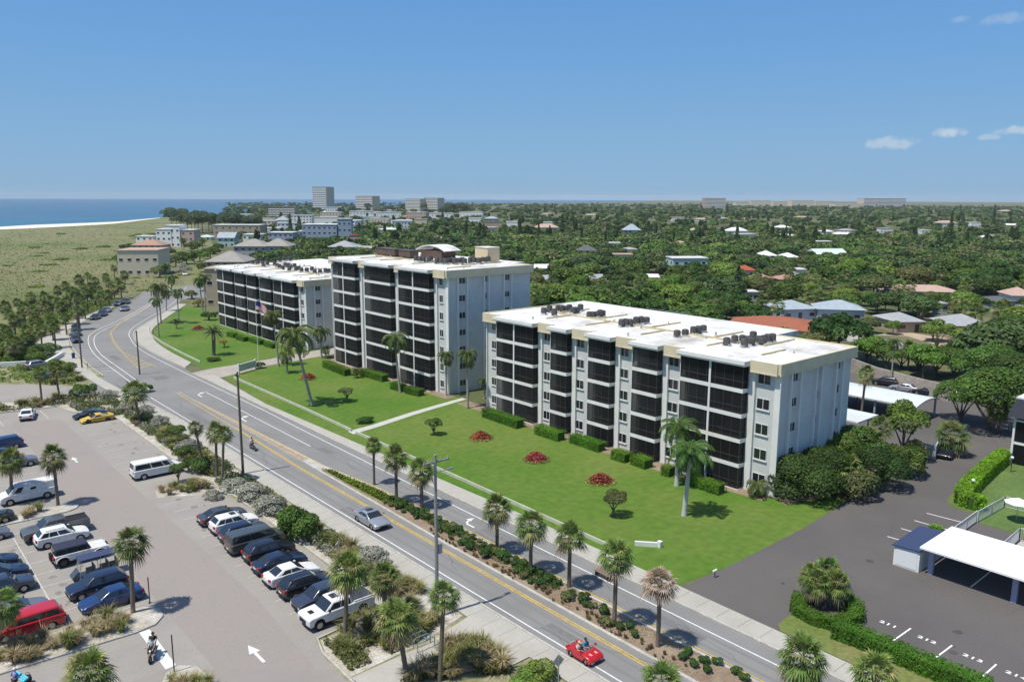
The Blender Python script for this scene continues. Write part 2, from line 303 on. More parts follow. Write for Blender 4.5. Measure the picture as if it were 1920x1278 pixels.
for i,(n,y) in enumerate([('211',24.5),('212',21.6),('213',18.4),('214',15.6)]):
    cu=bpy.data.curves.new('stall_number','FONT');cu.body=n;cu.size=.72;cu.align_x='CENTER';cu.space_character=1.2;cu.offset=.02;cu.shear=.0
    o=bpy.data.objects.new('stall_number_marking',cu);COL.objects.link(o);o.location=(59.7,y,.022);o.rotation_euler=(0,0,-PI/2);o.scale=(1.1,.72,1);cu.materials.append(MATS['paint_fresh']);o['kind']='structure'
# beach parking lot
flat('parking_lot',[(-60,-40),(24,-40),(23.8,44.8),(24.2,49.3),(24.8,51.3),(30.4,51.7),(31.3,62),(31.4,82.4),(30.9,84.7),(30.6,100),(30.4,116),(30.5,126.6),(26,134.4),(25.2,139),(17,140.3),(-60,142)],.012,lotgrey)
flat('parking_aisle',[(17.6,-40),(22.8,-40),(22.8,44.8),(23.2,50),(24,60),(24,130),(18,134),(17.6,90)],.018,lotpink)
flat('upper_lot',[(-60,147.5),(18.8,147.6),(28.7,146.3),(33,150),(30.0,152.8),(26.4,157.6),(20,164),(23,177),(-60,176)],.014,lotgrey)
flat('exit_drive',[(28.7,146),(36.2,141),(36.8,158),(33,153),(29,151)],.02,asphalt)
flat('cross_drive',[(-60,54.6),(15,54.6),(24,47),(23.9,40),(-60,40)],.019,mat('paver_mix',(.29,.262,.236),.9,var=.12,scale=.2))
pl=MB()
for k in range(16):
    y=53.9+2.75*k
    if k in(13,):continue
    pl.strip([(24.9,y+2.1),(30.6,y+2.1)],.1,.024)
for k in range(7): pl.strip([(24.7,100.7+3.05*k),(30.3,100.9+3.05*k)],.1,.024)
for k in range(10): pl.strip([(5.4,65.4+2.8*k),(16.6,65.4+2.8*k)],.1,.024)
for k in range(15): pl.strip([(5.4,95.5+2.8*k),(16.6,95.5+2.8*k)],.1,.024)
pl.strip([(10.9,65.4),(10.9,90.5)],.1,.0245)
for k in range(4): pl.strip([(14+2.9*k,132),(14+2.9*k,138.5)],.1,.024)
pl.strip([(14,168),(20,168)],.12,.026)
tag(pl.build('parking_lines',mat('paint_worn',(.55,.54,.5),.8,var=.3,scale=4)),kind='structure')
cw=MB().poly([(15.0,60.9),(15.75,60.9),(15.7,54.7),(14.95,54.6)],.03)
tag(cw.build('stop_bar_marking',paintw),kind='structure')
def bigarrow(x,y,s):
    m=MB();m.poly([(x-.12*s,y),(x+.12*s,y),(x+.12*s,y+1.7*s),(x-.12*s,y+1.7*s)],.026);m.poly([(x-.42*s,y+1.62*s),(x+.42*s,y+1.62*s),(x,y+2.9*s)],.0262)
    tag(m.build('arrow_marking',paintw),kind='structure')
bigarrow(20.6,51,1);bigarrow(21.1,107.6,.9)
def island(pts,h=.13):
    tag(MB().prism(pts,0,h).build('kerb',kerbm),kind='structure')
    c=np.mean(pts,0);q=[tuple(np.array(p)+(c-np.array(p))/np.linalg.norm(c-np.array(p))*.16) for p in pts]
    flat('sand_bed',q,h+.006,sandm)
island([(5,90.9),(16.4,90.6),(17.4,91.1),(17.8,91.9),(17.2,92.7),(16,93.0),(5,93.6)])
island([(-4,61.2),(6.2,61.3),(10.8,61.1),(14.7,60.9),(16.3,61.2),(17.2,62.2),(17.3,63.4),(16.4,64.6),(5.5,65.1),(-4,65.3)])
island([(14.0,49),(14.2,53.0),(14.8,54.0),(15.8,54.4),(16.7,53.5),(17.0,51),(17.0,47),(14,46)])
flat('sand_bed',[(31.5,62),(31.6,84),(30.9,85.5),(30.7,100),(30.6,126.8),(26.2,134.7),(25.4,139.2),(17,140.6),(-60,142.3),(-60,147.3),(18.6,147.4),(28.5,146.0),(34.2,141),(35.1,120),(35.3,47),(30.6,45.8),(24.4,45.4),(24.4,49),(25,51),(30.6,51.4)],.022,sandm)
tag(MB().wall([(24.0,20),(24.2,45),(24.3,49.3),(24.9,51.3),(30.4,51.8),(31.5,62),(31.6,84),(30.8,85.5),(30.6,100),(30.55,126.6),(26.1,134.6),(25.3,139.1),(17,140.5),(-60,142.2)],.16,0,.12).build('kerb',kerbm),kind='structure')
flat('parking_tip',[(24.9,88.9),(25.4,91.2),(30.5,91.2),(30.6,85.5)],.02,sandm)
# inland streets and drives seen between the trees
flat('inland_street',polyG([(1625,640),(1660,636),(1720,646),(1765,655),(1812,664),(1800,676),(1765,681),(1720,672),(1655,655)]),.02,asphalt)
flat('gravel_drive',polyG([(1436,588),(1480,590),(1600,606),(1598,622),(1625,640),(1580,640),(1560,624),(1500,612)]),.016,mat('gravel',(.42,.40,.35),.95,var=.3,scale=.8))
flat('gravel_drive',polyG([(1640,628),(1700,630),(1760,648),(1812,658),(1900,650),(1905,640),(1850,628),(1760,632),(1700,622)]),.018,mat('shell_drive',(.48,.38,.27),.95,var=.3,scale=.5))

# wear: patches, sealed cracks and oil stains
rw=random.Random(31);pm_=mat('asphalt_patch',(.19,.186,.18),.95,var=.2,scale=2);cr=mat('crack_sealer',(.07,.068,.066),.7);pmd=mat('dark_patch',(.085,.078,.074),.9,var=.2,scale=1)
pt_=MB()
for x,y,a,b in [(46.5,57,1.6,4.5),(39.2,70,1.2,6),(47.2,92,1.3,3),(40,118,1.4,8),(44.2,150,2.5,3.5),(46.9,35,1.4,5),(39.4,40,1.1,3.4),(43,175,1.5,6)]: pt_.box(x-a/2,x+a/2,y-b/2,y+b/2,.0085,.0105)
tag(pt_.build('asphalt_patch',pm_),kind='structure')
ck=MB()
def crack(x,y,dx,dy,n,m=ck,z=.0125,w_=.035):
    p=[(x,y)]
    for k in range(n): p.append((p[-1][0]+dx+rw.uniform(-.35,.35),p[-1][1]+dy+rw.uniform(-.35,.35)))
    m.strip(p,w_,z)
for k in range(26): crack(rw.choice([rw.uniform(38.5,41),rw.uniform(45.8,49.2)]),rw.uniform(26,135),rw.uniform(-.3,.3),rw.choice([-.7,.7]),rw.randint(4,14))
for k in range(10): crack(rw.uniform(38,44),rw.uniform(140,200),rw.uniform(.3,.8),rw.uniform(-.3,.3),8)
for k in range(16): crack(rw.uniform(58,84),rw.uniform(14,38),rw.choice([-.8,.8])*rw.random(),rw.choice([-.7,.7])*rw.random(),rw.randint(5,12),z=.0195,w_=.03)
tag(ck.build('crack_sealer_marking',cr),kind='structure')
st=MB()
def blob(x,y,r,z,m):
    m.poly([(x+r*rw.uniform(.6,1.1)*math.cos(a*PI/5),y+r*rw.uniform(.6,1.1)*math.sin(a*PI/5)) for a in range(10)],z)
for k in range(60): blob(rw.uniform(25.5,30),rw.uniform(53,126),rw.uniform(.12,.42),.0225+.0001*k,st)
for k in range(60): blob(rw.uniform(6,16),rw.uniform(66,90),rw.uniform(.12,.4),.0225+.0001*k,st)
tag(st.build('oil_stain',mat('oil_stain',(.235,.215,.19),.8,var=.2,scale=3)),kind='structure')
st=MB()
for k in range(12): blob(rw.choice([rw.uniform(57.5,60.5),rw.uniform(71.5,76),rw.uniform(60,84)]),rw.uniform(12,36),rw.uniform(.1,.45),.0196+.0001*k,st)
tag(st.build('oil_stain',pmd),kind='structure')
tt=MB()
for x0 in (39.2,40.4,46.4,47.6):
    tt.strip([(x0+.05*math.sin(k*.9),22+4*k) for k in range(28)],.32,.0118)
tag(tt.build('tyre_track_marking',mat('tyre_track',(.20,.195,.187),.85,var=.06,scale=.3)),kind='structure')
# ---------------------------------------------------------------- condominiums
ST=2.89;XW=77.15;XB=75.8
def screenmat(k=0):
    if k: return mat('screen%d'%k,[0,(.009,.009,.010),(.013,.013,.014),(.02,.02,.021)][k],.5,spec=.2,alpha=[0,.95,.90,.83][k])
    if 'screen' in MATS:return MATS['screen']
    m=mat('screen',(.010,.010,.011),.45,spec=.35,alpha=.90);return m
glassm=mat('window_glass',(.015,.018,.022),.08,spec=.8);framem=mat('frame_white',(.62,.62,.60),.6)
curt2=mat('curtain_warm',(.42,.36,.26),.9,var=.3,scale=3);curt3=mat('curtain_blue',(.16,.19,.24),.9);curtm=mat('curtain',(.36,.35,.33),.9,var=.3,scale=3);railm=mat('rail_bronze',(.06,.055,.05),.5)
def window(par,x,y0,y1,z0,z1,axis='x',pane=True,wide=.05):
    """window on a wall facing -X (axis x) or -Y (axis y; then x=y plane and y0,y1 are X positions)"""
    def bx(m,a0,a1,b0,b1,c0,c1):
        if axis=='x': m.box(a0,a1,b0,b1,c0,c1)
        else: m.box(b0,b1,a0,a1,c0,c1)
    f=MB();mid=(y0+y1)/2
    bx(f,x-.05,x+.02,y0,y1,z1-wide,z1);bx(f,x-.05,x+.02,y0,y0+wide,z0+wide,z1-wide);bx(f,x-.05,x+.02,y1-wide,y1,z0+wide,z1-wide);bx(f,x-.05,x+.02,y0,y1,z0,z0+wide)
    if pane: bx(f,x-.055,x+.02,mid-.035,mid+.035,z0+wide,z1-wide)
    w=f.build('window',framem,par);s=MB();bx(s,x-.14,x+.01,y0-.08,y1+.08,z0-.13,z0-.002);s.build('sill',framem,w)
    g=MB();bx(g,x-.02,x+.01,y0+wide,y1-wide,z0+wide,z1-wide);g.build('glass',glassm,w)
def condo(name,label,Y0,Y1,X1,nf,bays,wins,ends,rear,seed):
    rng=random.Random(seed);ztop=nf*ST+.65;zc=nf*ST-.55
    root=empty(name,(0,0,0),0,label,'apartment building')
    MB().box(XW,X1,Y0,Y1,0,zc).build('wall',stucco,root)
    if rear: MB().box(X1+.003,rear[0],rear[1],rear[2],0,zc).build('rear_wing',stucco,root)
    # roof and cornice
    r=MB().box(XW-.2,X1-.2,Y0-.2,Y1,zc,ztop-.12)
    for (a,b,*mm) in bays: r.box(XB-.45,XW-.202,a-.35,b+.25,nf*ST-.02,ztop-.1)
    if rear: r.box(X1-.195,rear[0]+.3,rear[1],rear[2],zc+.3,ztop-.14)
    r.build('roof',roofwhite,root)
    p=MB()
    p.box(XW-.55,X1+.35,Y0-.55,Y0-.205,zc,ztop).box(XW-.58,X1+.38,Y0-.6,Y0-.45,zc-.12,zc+.08)
    p.box(X1-.195,X1+.35,Y0-.2,Y1 if not rear else rear[1]-.01,zc,ztop)
    # short cream cornices over each wall strip between the bays
    strips=[(Y0-.2,bays[0][0]-.36)]+[(bays[i][1]+.26,bays[i+1][0]-.36) for i in range(len(bays)-1)]
    if bays[-1][1]+.3<Y1: strips.append((bays[-1][1]+.26,Y1+.3))
    for i,(a,b) in enumerate(strips):
        MB().box(XW-.75,XW-.56 if i==0 else XW-.205,a+.003*i,b,zc+.001,ztop+.004).build('cornice',cream,root);MB().box(XW-.80,XW-.61 if i==0 else XW-.2,a-.03,b+.03,zc-.13,zc-.001).build('cornice_lip',cream,root)
    MB().box(XW-.2,X1,Y1+.003,Y1+.3,zc,ztop-.003).build('cornice',cream,root)
    for (a,b,*mm) in bays: MB().box(XB-.52,XB-.452,a-.35,b+.25,nf*ST+.16,ztop-.06).build('fascia',white,root)
    p.build('cornice',cream,root)
    cb=MB();yy=Y0+4
    cb.box(XW+8.0,XW+8.25,Y0+9,Y1-4,ztop-.12,ztop+.10)
    while yy<Y1-6:
        cb.box(XW+3,XW+8.0,yy,yy+.22,ztop-.12,ztop+.06);cb.box(XW+8.26,X1-1,yy+3,yy+3.22,ztop-.12,ztop+.08);yy+=rng.uniform(7,11)
    cb.build('roof_curb',mat('curb_cream',(.62,.52,.30),.8,var=.3,scale=1),root)
    for q in range(16):
        x_=rng.uniform(XW+1,X1-1);y_=rng.uniform(Y0+1,Y1-1);MB().tube([(x_,y_,ztop-.12),(x_,y_,ztop+rng.uniform(.1,.45))],rng.uniform(.08,.17),6).build('roof_vent',mat('vent',(.4,.4,.39),.7),root)
    # piers
    for i,(a,b) in enumerate(strips):
        if i<len(strips):
            MB().box(XW-.3,XW-.003,b-.45,b+.34 if b<Y1 else Y1,0,zc-.132).build('pier',white,root)
            if b-a>2.0: MB().box(XW-.14,XW-.003,a-.2,a+.3,0,zc-.132).build('pier',white,root)
    MB().box(XW-.12,XW-.004,Y0-.12,Y0+.35,0,zc-.133).box(XW-.004,XW+.3,Y0-.12,Y0-.004,0,zc-.133).build('pier',white,root)
    # balconies
    for (a,b,*mm) in bays:
        for k in range(nf):
            z=k*ST
            sl=MB()
            if k: sl.box(XB,XW-.31,a,b,z-.25,z+.2)
            else: sl.box(XB,XW-.31,a,b,0,.12)
            ba=sl.build('balcony',white,root)
            lo,hi=(z+.2,z+ST-.25) if k else (.12,ST-.25)
            if k==nf-1: hi=nf*ST-.03
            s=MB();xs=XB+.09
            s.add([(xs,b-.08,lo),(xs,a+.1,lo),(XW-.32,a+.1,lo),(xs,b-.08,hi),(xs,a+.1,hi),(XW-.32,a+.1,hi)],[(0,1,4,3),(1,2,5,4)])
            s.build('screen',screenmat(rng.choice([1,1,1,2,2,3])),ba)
            rl=MB().box(xs-.05,xs-.02,a+.08,b-.08,lo+.78,lo+.85).box(xs-.05,xs-.02,a+.08,b-.08,lo+.0,lo+.07)
            L=b-a;nv=max(3,int(L/1.2))
            for q in range(nv+1):
                y=a+.1+(L-.2)*q/nv;rl.box(xs-.035,xs-.01,y-.025,y+.025,lo,hi)
            rl.box(xs-.03,XW-.33,a+.045,a+.075,lo+.78,lo+.85)
            rl.build('railing',railm,ba)
            if rng.random()<.75:
                y=rng.uniform(a+.8,b-1.2);fm_=MB().box(XB+.4,XB+.9,y,y+.5,lo+.35,lo+.42).box(XB+.85,XB+.9,y,y+.5,lo+.42,lo+.9)
                for u_ in(0,.45):
                    for v_ in(0,.45): fm_.box(XB+.4+u_,XB+.45+u_,y+v_,y+v_+.05,lo,lo+.35)
                fm_.build('balcony_chair',rng.choice([curtm,curt2,framem]),ba)
            # curtains / glass doors behind the screens
            for q in range(rng.choice([0,1,2,2,3])):
                y=rng.uniform(a+.5,b-2.2);MB().box(XW-.06,XW-.003,y,y+rng.uniform(.7,1.9),lo+(.0 if rng.random()<.6 else .7),hi-.25).build('curtain',rng.choice([curtm,curt2,curt3]),ba)
        for y in mm: MB().box(XB-.02,XB+.12,y-.13,y+.13,.0,nf*ST-.03).build('mullion',white,root)
        MB().box(XB+.005,XB+.14,b-.075,b-.002,.12,nf*ST-.03).build('mullion',white,root)
    # windows on the front strips
    for (y0,y1) in wins:
        for k in range(nf):
            window(root,XW-.01,y0-.1,y1+.1,k*ST+.95,k*ST+2.2 if k<nf-1 else min(k*ST+2.2,zc-.15))
    # end wall
    for x in ends['fins']: MB().box(x,x+.26,Y0-.36,Y0-.003,0,zc-.13).build('pilaster',white,root)
    for (x0,x1) in ends['wins']:
        for k in range(nf):
            window(root,Y0-.01,x0,x1,k*ST+1.1,k*ST+2.15,axis='y',pane=x1-x0>.6)
    return root,ztop
E1={'fins':[79.3,81.3,84.7,85.9,89.2,90.8],'wins':[(79.85,81.05),(85.2,85.7),(89.65,90.6)]}
condo('condominium','nearest white condominium of five floors beside the dark driveway, air conditioners on its white roof',45.4,95.7,93.3,5,
  [(48.9,57.6,53.35),(61.0,65.1),(68.8,72.8),(76.8,80.1),(83.7,92.0,87.9)],[(46.4,47.8),(58.85,60.2),(66.85,68.1),(74.8,76.05),(81.4,82.6),(93.5,94.5)],E1,(99.5,56.2,97),1)
condo('condominium','tallest white condominium of seven floors in the middle, cream lift box on its roof',106.2,145.2,95.4,7,
  [(109.6,119.0,114.4),(121.6,130.6),(134.1,142.7,138.6)],[(107.5,108.3)],{'fins':[79.0,80.95,84.6,85.6,89.0,90.7],'wins':[(79.5,80.8),(85.0,85.45),(89.4,90.5)]},(99,112,150),2)
condo('condominium','farthest white condominium of five floors behind the flagpole, next to the road bend',157.6,206.8,96,5,
  [(160.4,170.6,166.3),(172.2,178.2),(180.2,185.6),(187.2,192.8),(194.4,204.6,200.3)],[(158.6,159.5),(171.2,171.9)],{'fins':[79.0,80.9,84.6,85.6,89.0,90.7],'wins':[(79.4,80.6),(85.0,85.4)]},(101,163,212),3)
t=MB().box(0,7,0,22,0,5*ST+.4).build('condominium_wing',stucco,None,loc=(101.1,188,0));tag(t,'rear white roofed wing behind the farthest condominium','apartment building');MB().box(-.2,7.2,-.2,22.2,5*ST+.402,5*ST+.7).build('roof',roofwhite,t)
# roof equipment
acb=mat('ac_grey',(.13,.125,.12),.6,var=.5,scale=5);acd=mat('ac_dark',(.035,.035,.035),.6)
def acmesh():
    m=MB().tube([(0,0,.28),(0,0,1.0)],[.42,.42],14);m.tube([(0,0,1.0),(0,0,1.06)],[.38,.33],14)
    for q in range(10):
        a=q*PI/5;m.box(.43*math.cos(a)-.02,.43*math.cos(a)+.02,.43*math.sin(a)-.02,.43*math.sin(a)+.02,.28,1.0)
    b=m.mesh('ac_unit',acb,40);f=MB().tube([(0,0,1.062),(0,0,1.09)],.3,12).mesh('fan_grille',acd);s=MB().box(-.5,.5,-.5,.5,0,.1).box(-.45,-.38,-.3,.3,.1,.28).box(.38,.45,-.3,.3,.1,.28).mesh('stand',mat('ac_stand',(.5,.5,.48),.7))
    return b,f,s
AC=acmesh();rac=random.Random(5)
def ac(x,y,z,label,group,s=1.):
    b=inst('air_conditioner',AC[0],None,(x,y,z),(0,0,rac.uniform(0,6)),(s,s,s*rac.uniform(.85,1.1)));tag(b,label,'air conditioner',group)
    inst('fan_grille',AC[1],b);inst('stand',AC[2],b)
A_=lambda x,y:(880+x/4.8,540+y/4.8)
B_=lambda x,y:(1220+x/4.564,600+y/4.564)
z1=5*ST+.53
for nm,lst,f in [('dark drum air conditioner in the far cluster on the nearest condominium roof',[(670,240),(720,222),(765,252),(800,212),(835,217),(870,215),(900,203),(935,232),(965,226),(1000,210)],A_),
   ('dark drum air conditioner in the small row of five on the nearest condominium roof',[(1080,268),(1110,268),(1145,266),(1175,262),(1200,257)],A_),
   ('dark drum air conditioner in the row near the roof hatch of the nearest condominium',[(1370,352),(1405,350),(1445,348),(1500,332),(1545,328),(1595,322)],A_),
   ('dark drum air conditioner in the row behind the roof centre of the nearest condominium',[(225,148),(295,138),(365,124),(405,120),(450,106)],B_),
   ('dark drum air conditioner in the biggest cluster, driveway end of the nearest roof',[(650,220),(718,200),(785,190),(830,198),(875,172),(860,222),(925,208),(965,192),(1000,198),(1040,190),(800,235),(950,215)],B_)]:
    for q in lst:
        x,y=G(*f(*q),z1);ac(x,y,z1,nm,'air conditioners: '+nm[28:],1.0)
C_=lambda x,y:(380+x/3.994,320+y/3.994)
for q in [(300,640),(345,640),(390,645),(435,645),(305,672),(345,672),(378,668),(370,700),(410,702),(450,702),(485,712),(455,722),(540,715),(575,730),(620,722),(660,735),(690,730),(600,742),(650,750),(700,755),(740,762),(780,760),(820,755),(720,745),(840,775),(880,772),(920,768),(945,765),(560,722),(640,728)]:
    x,y=G(*C_(*q),z1);ac(min(max(x,79),99.5),min(max(y,159),210),z1,'dark air conditioner in the long rows on the farthest condominium roof','air conditioners on the farthest condominium roof',1.05)
z2=7*ST+.53;D_=lambda x,y:(640+x/6.4,460+y/6.4)
for q in [(900,200),(945,205),(985,205),(1050,210),(1075,200),(1150,225),(1200,230),(1250,232),(1290,225),(1330,222),(1360,232),(1420,225),(1450,215),(1550,220),(1600,225),(1650,228),(1700,215),(1760,210),(1570,205),(1480,232)]:
    x,y=G(*D_(*q),z2);ac(min(max(x,79.5),98),min(max(y,107.5),143),z2,'dark air conditioner among the crowded equipment on the tallest condominium roof','air conditioners on the tallest condominium roof',1.05)
x,y=G(862,490,z2)
t=MB().box(-1.2,1.6,-2.0,1.8,0,2.7).build('lift_housing',mat('beige_box',(.66,.53,.34),.8,var=.06,scale=1),None,loc=(94,117,z2));tag(t,'plain cream lift box standing on the tallest condominium roof','rooftop box')
MB().box(-1.3,1.7,-2.1,1.9,2.702,2.8).build('cap',roofwhite,t)
for i,(yy,xx,l,lab) in enumerate([(141,88,7,'long low brown rooftop machine on the far end of the tallest condominium'),(134,88,4,'shorter low brown rooftop machine beside the white canopy on the tallest condominium')]):
    t=MB().box(-1,1,-l/2,l/2,.3,1.5).build('rooftop_machine',mat('brown_unit',(.14,.09,.07),.7,var=.4,scale=2),None,loc=(xx,yy,z2));tag(t,lab,'rooftop unit')
    MB().box(-.9,.9,-l/2+.2,l/2-.2,0,.298).build('base',acd,t);MB().box(-1.1,1.1,-l/2-.1,l/2+.1,1.502,1.6).build('cap',acb,t)
t=MB();n=10
for i in range(n): 
    a0=-1+2*i/n;a1=-1+2*(i+1)/n;h=lambda a:2.6-1.0*a*a
    t.add([(-2,a0*5,h(a0)),(2,a0*5,h(a0)),(2,a1*5,h(a1)),(-2,a1*5,h(a1)),(-2,a0*5,h(a0)-.2),(2,a0*5,h(a0)-.2),(2,a1*5,h(a1)-.2),(-2,a1*5,h(a1)-.2)],[(0,1,2,3),(7,6,5,4),(0,3,7,4),(1,5,6,2)])
t=t.build('canopy_roof',roofwhite,None,loc=(93,131,z2));tag(t,'curved white canopy standing on the tallest condominium roof','canopy')
MB().box(-1.7,1.7,-3.5,3.5,0,1.5).build('wall',mat('brown_unit',(.1,.1,.1)),t)
# rooftop walkway stairs at the back of the near block
t=MB().box(0,5,0,9,0,13.2).build('stair_tower',mat('stair_grey',(.42,.43,.43),.8,var=.2,scale=1),None,loc=(99.8,78,0));tag(t,'grey stair tower with railings behind the nearest condominium','stair tower')
rr=MB()
for y in np.arange(0,9.1,1.5): rr.box(0.02,.08,y,y+.06,13.2,14.3).box(4.92,4.98,y,y+.06,13.2,14.3)
rr.box(0,.1,0,9.05,14.25,14.32).box(4.9,5,0,9.05,14.25,14.32).build('railing',steel,t)
# ---------------------------------------------------------------- vegetation builders
def unit(v): return v/(np.linalg.norm(v,axis=-1,keepdims=True)+1e-9)
def leafquads(Pc,N,size,rng,asp=.55,jit=.7):
    n=len(Pc);N=unit(N+rng.normal(0,jit,(n,3)));a=unit(np.cross(N,rng.normal(0,1,(n,3))));b=np.cross(N,a)
    s=(size*rng.uniform(.65,1.35,n))[:,None]
    V=np.stack([Pc-a*s,Pc-b*s*asp-a*s*.1,Pc+a*s,Pc+b*s*asp-a*s*.1],1).reshape(-1,3)
    return V,np.arange(4*n).reshape(n,4)
def crownpts(rng,R,H,nl,n,low=-.35):
    """points on the skins of a heap of lobes; crown centre at z=0, half height H"""
    L=[]
    for i in range(nl):
        d=unit(rng.normal(0,1,3));d[2]=abs(d[2])*1.0 if rng.random()<.75 else d[2]*.6
        r=rng.uniform(.32,.5);c=d*(1-r)*rng.uniform(.75,1.05)*np.array([R,R,H]);L.append((c,r))
    L.append((np.zeros(3),.55))
    Pp=[];Nn=[]
    w=np.array([l[1]**2 for l in L]);w/=w.sum()
    idx=rng.choice(len(L),n*2,p=w)
    d=unit(rng.normal(0,1,(n*2,3)));d[:,2]=np.where(d[:,2]<low,-d[:,2],d[:,2])
    c=np.array([L[i][0] for i in idx]);r=np.array([L[i][1] for i in idx])[:,None]
    Pp=c+d*r*np.array([R,R,H])*rng.uniform(.82,1.06,(n*2,1))
    keep=np.ones(n*2,bool)
    for (cc,rr) in L:
        q=(Pp-cc)/(rr*np.array([R,R,H]));keep&=(np.linalg.norm(q,axis=1)>.74)
    return Pp[keep][:n],d[keep][:n]
def crownmesh(name,m,seed,R=1,H=.8,nl=9,n=1500,ls=.07,asp=.55):
    rng=np.random.default_rng(seed);p,d=crownpts(rng,R,H,nl,n)
    V,Fq=leafquads(p,d+np.array([0,0,.35]),ls,rng,asp,.5);return MB().add(V,Fq).mesh(name,m)
lf_dark=leafmat('leaf_dark',(.062,.125,.024));lf_mid=leafmat('leaf_mid',(.105,.185,.032));lf_lite=leafmat('leaf_light',(.175,.26,.045))
lf_oliv=leafmat('leaf_olive',(.165,.19,.065));lf_grey=leafmat('leaf_silver',(.36,.36,.29),trans=.15);lf_pine=leafmat('leaf_pine',(.09,.135,.06),trans=.1)
lf_red=leafmat('leaf_red',(.40,.10,.07),island=.5);lf_yel=leafmat('leaf_yellowish',(.42,.38,.12));lf_hedge=leafmat('leaf_hedge',(.11,.26,.014),island=.3)
lf_hedge2=leafmat('leaf_hedge_bright',(.21,.40,.015),island=.3);lf_burg=leafmat('leaf_brown',(.18,.10,.07))
bark=mat('bark',(.20,.165,.125),.95,var=.35,scale=6,objrand=.12);barkg=mat('bark_grey',(.36,.33,.29),.9,var=.25,scale=5)
palmg=leafmat('palm_green',(.15,.225,.05),scale=1.0,trans=.2);palmo=leafmat('palm_olive',(.27,.27,.10),scale=1.0,trans=.2);palmd=leafmat('palm_dead',(.36,.27,.18),trans=.1)
def fanleaf(m,o,d,size,rng,mi,ns=15,droop=.35):
    """costapalmate leaf: stalk then a spread of folded pointed blades"""
    d=unit(d);side=np.cross(d,[0,0,1.]);side=unit(side) if np.linalg.norm(side)>.05 else np.array([1.,0,0]);up=np.cross(side,d)
    h=o+d*size*.48;V=[];Fs=[]
    V+=[o-side*.02,o+side*.02,h+side*.02,h-side*.02];Fs.append((0,1,2,3))
    for k in range(ns):
        a=(-1+2*(k+.5)/ns)*1.9;L=size*(.62-.14*abs(a)/1.9)*rng.uniform(.9,1.08)
        t=d*math.cos(a)+side*math.sin(a);pr=np.cross(t,up);mid=h+t*L*.5+up*(.06*L-(.0 if k%2 else .05)*L);tip=h+t*L-np.array([0,0,1.])*L*droop*rng.uniform(.6,1.3)
        wd=L*.06+.008;b=len(V);V+=[h,mid-pr*wd,tip,mid+pr*wd];Fs.append((b,b+1,b+2,b+3))
    m.add(V,Fs,mi)
def sabalcrown(seed,n=40,r=1.55,dead=.0,mats=None,low=-.75):
    rng=np.random.default_rng(seed);m=MB()
    for i in range(n):
        u=(i+.5)/n;el=math.asin(max(-1,min(1,low+(1-low)*u)))+rng.uniform(-.12,.12);az=i*2.399+rng.uniform(-.3,.3)
        d=np.array([math.cos(el)*math.cos(az),math.cos(el)*math.sin(az),math.sin(el)])
        mi=0 if u>.16+dead else (1 if u>.05+dead*.6 else 2)
        if rng.random()<.22: mi=1 if mi==0 else mi
        fanleaf(m,np.array([0,0,-.25+.25*u])+d*.12,d,r*rng.uniform(.85,1.1),rng,mi,droop=.25+.35*(1-u))
    return m.mesh('crown',mats or [palmg,palmo,palmd])
palmc=leafmat('coconut_green',(.085,.15,.03),scale=1.0,trans=.25)
def frondcrown(seed,n=16,L=2.9,mats=None,droop=1.0,nst=18,lo=-.3,hi=1.2,leaf=.2,up=.0):
    rng=np.random.default_rng(seed);m=MB()
    for i in range(n):
        u=(i+.5)/n;el=lo+(hi-lo)*u+rng.uniform(-.1,.1);az=i*2.399+rng.uniform(-.2,.2)
        h=np.array([math.cos(az),math.sin(az),0.]);l=L*rng.uniform(.85,1.1)*(1 if u<.85 else .8)
        pts=[np.zeros(3)];e=el
        for k in range(nst):
            pts.append(pts[-1]+(h*math.cos(e)+np.array([0,0,math.sin(e)]))*l/nst);e-=droop*1.5/nst*(1+.6*k/nst)
        side=np.array([-h[1],h[0],0.]);mi=0 if u>.12 else 1
        m.tube(pts[::3]+[pts[-1]] if len(pts[::3])>2 else pts,[.035]*(len(pts[::3]))+[.008],4,2,caps=False)
        V=[];Fs=[]
        for k in range(3,nst+1):
            t=unit(pts[k]-pts[k-1]);ll=l*leaf*math.sin(PI*min(1,(k-1)/nst*.85+.12))+.05;nrm=np.cross(side,t)
            for sg in(-1,1):
              for q in(0,.5):
                b0=pts[k]-(t*l/nst*q);dd=unit(side*sg+t*.55-np.array([0,0,1.])*(.35+.5*rng.random())+nrm*.15);tip=b0+dd*ll;md=b0+dd*ll*.45;w_=t*.05*l/2.9+.0
                b=len(V);V+=[b0,md-w_,tip,md+w_];Fs.append((b,b+1,b+2,b+3))
        m.add(V,Fs,mi)
    return m.mesh('crown',mats or [palmc,palmo,palmo])
def trunkmesh(r0,r1,seed,m,boots=0):
    rng=np.random.default_rng(seed);k=14;pts=[];rad=[]
    for i in range(k+1):
        u=i/k;pts.append((.02*math.sin(3*u+seed),.02*math.sin(2.3*u+seed*2),u));rad.append((r0+(r1-r0)*u)*(1.25 if i==0 else 1)*(1+(.07 if i%2 else 0)))
    b=MB().tube(pts,rad,9)
    return b.mesh('trunk',m,50)
SAB=[sabalcrown(s,n,r,d,low=lw) for s,n,r,d,lw in [(1,34,1.42,0,-.75),(2,42,1.45,.06,-.85),(3,30,1.42,0,-.55),(4,42,1.5,.14,-.9),(5,32,1.4,.0,-.7),(6,36,1.45,.2,-.95)]]
SABF=[sabalcrown(s,26,1.6,0) for s in (11,12)]
SABDEAD=sabalcrown(7,34,1.5,0,mats=[palmd,mat('palm_dead_grey',(.33,.27,.22),.9,island=.3),palmd],low=-.6)
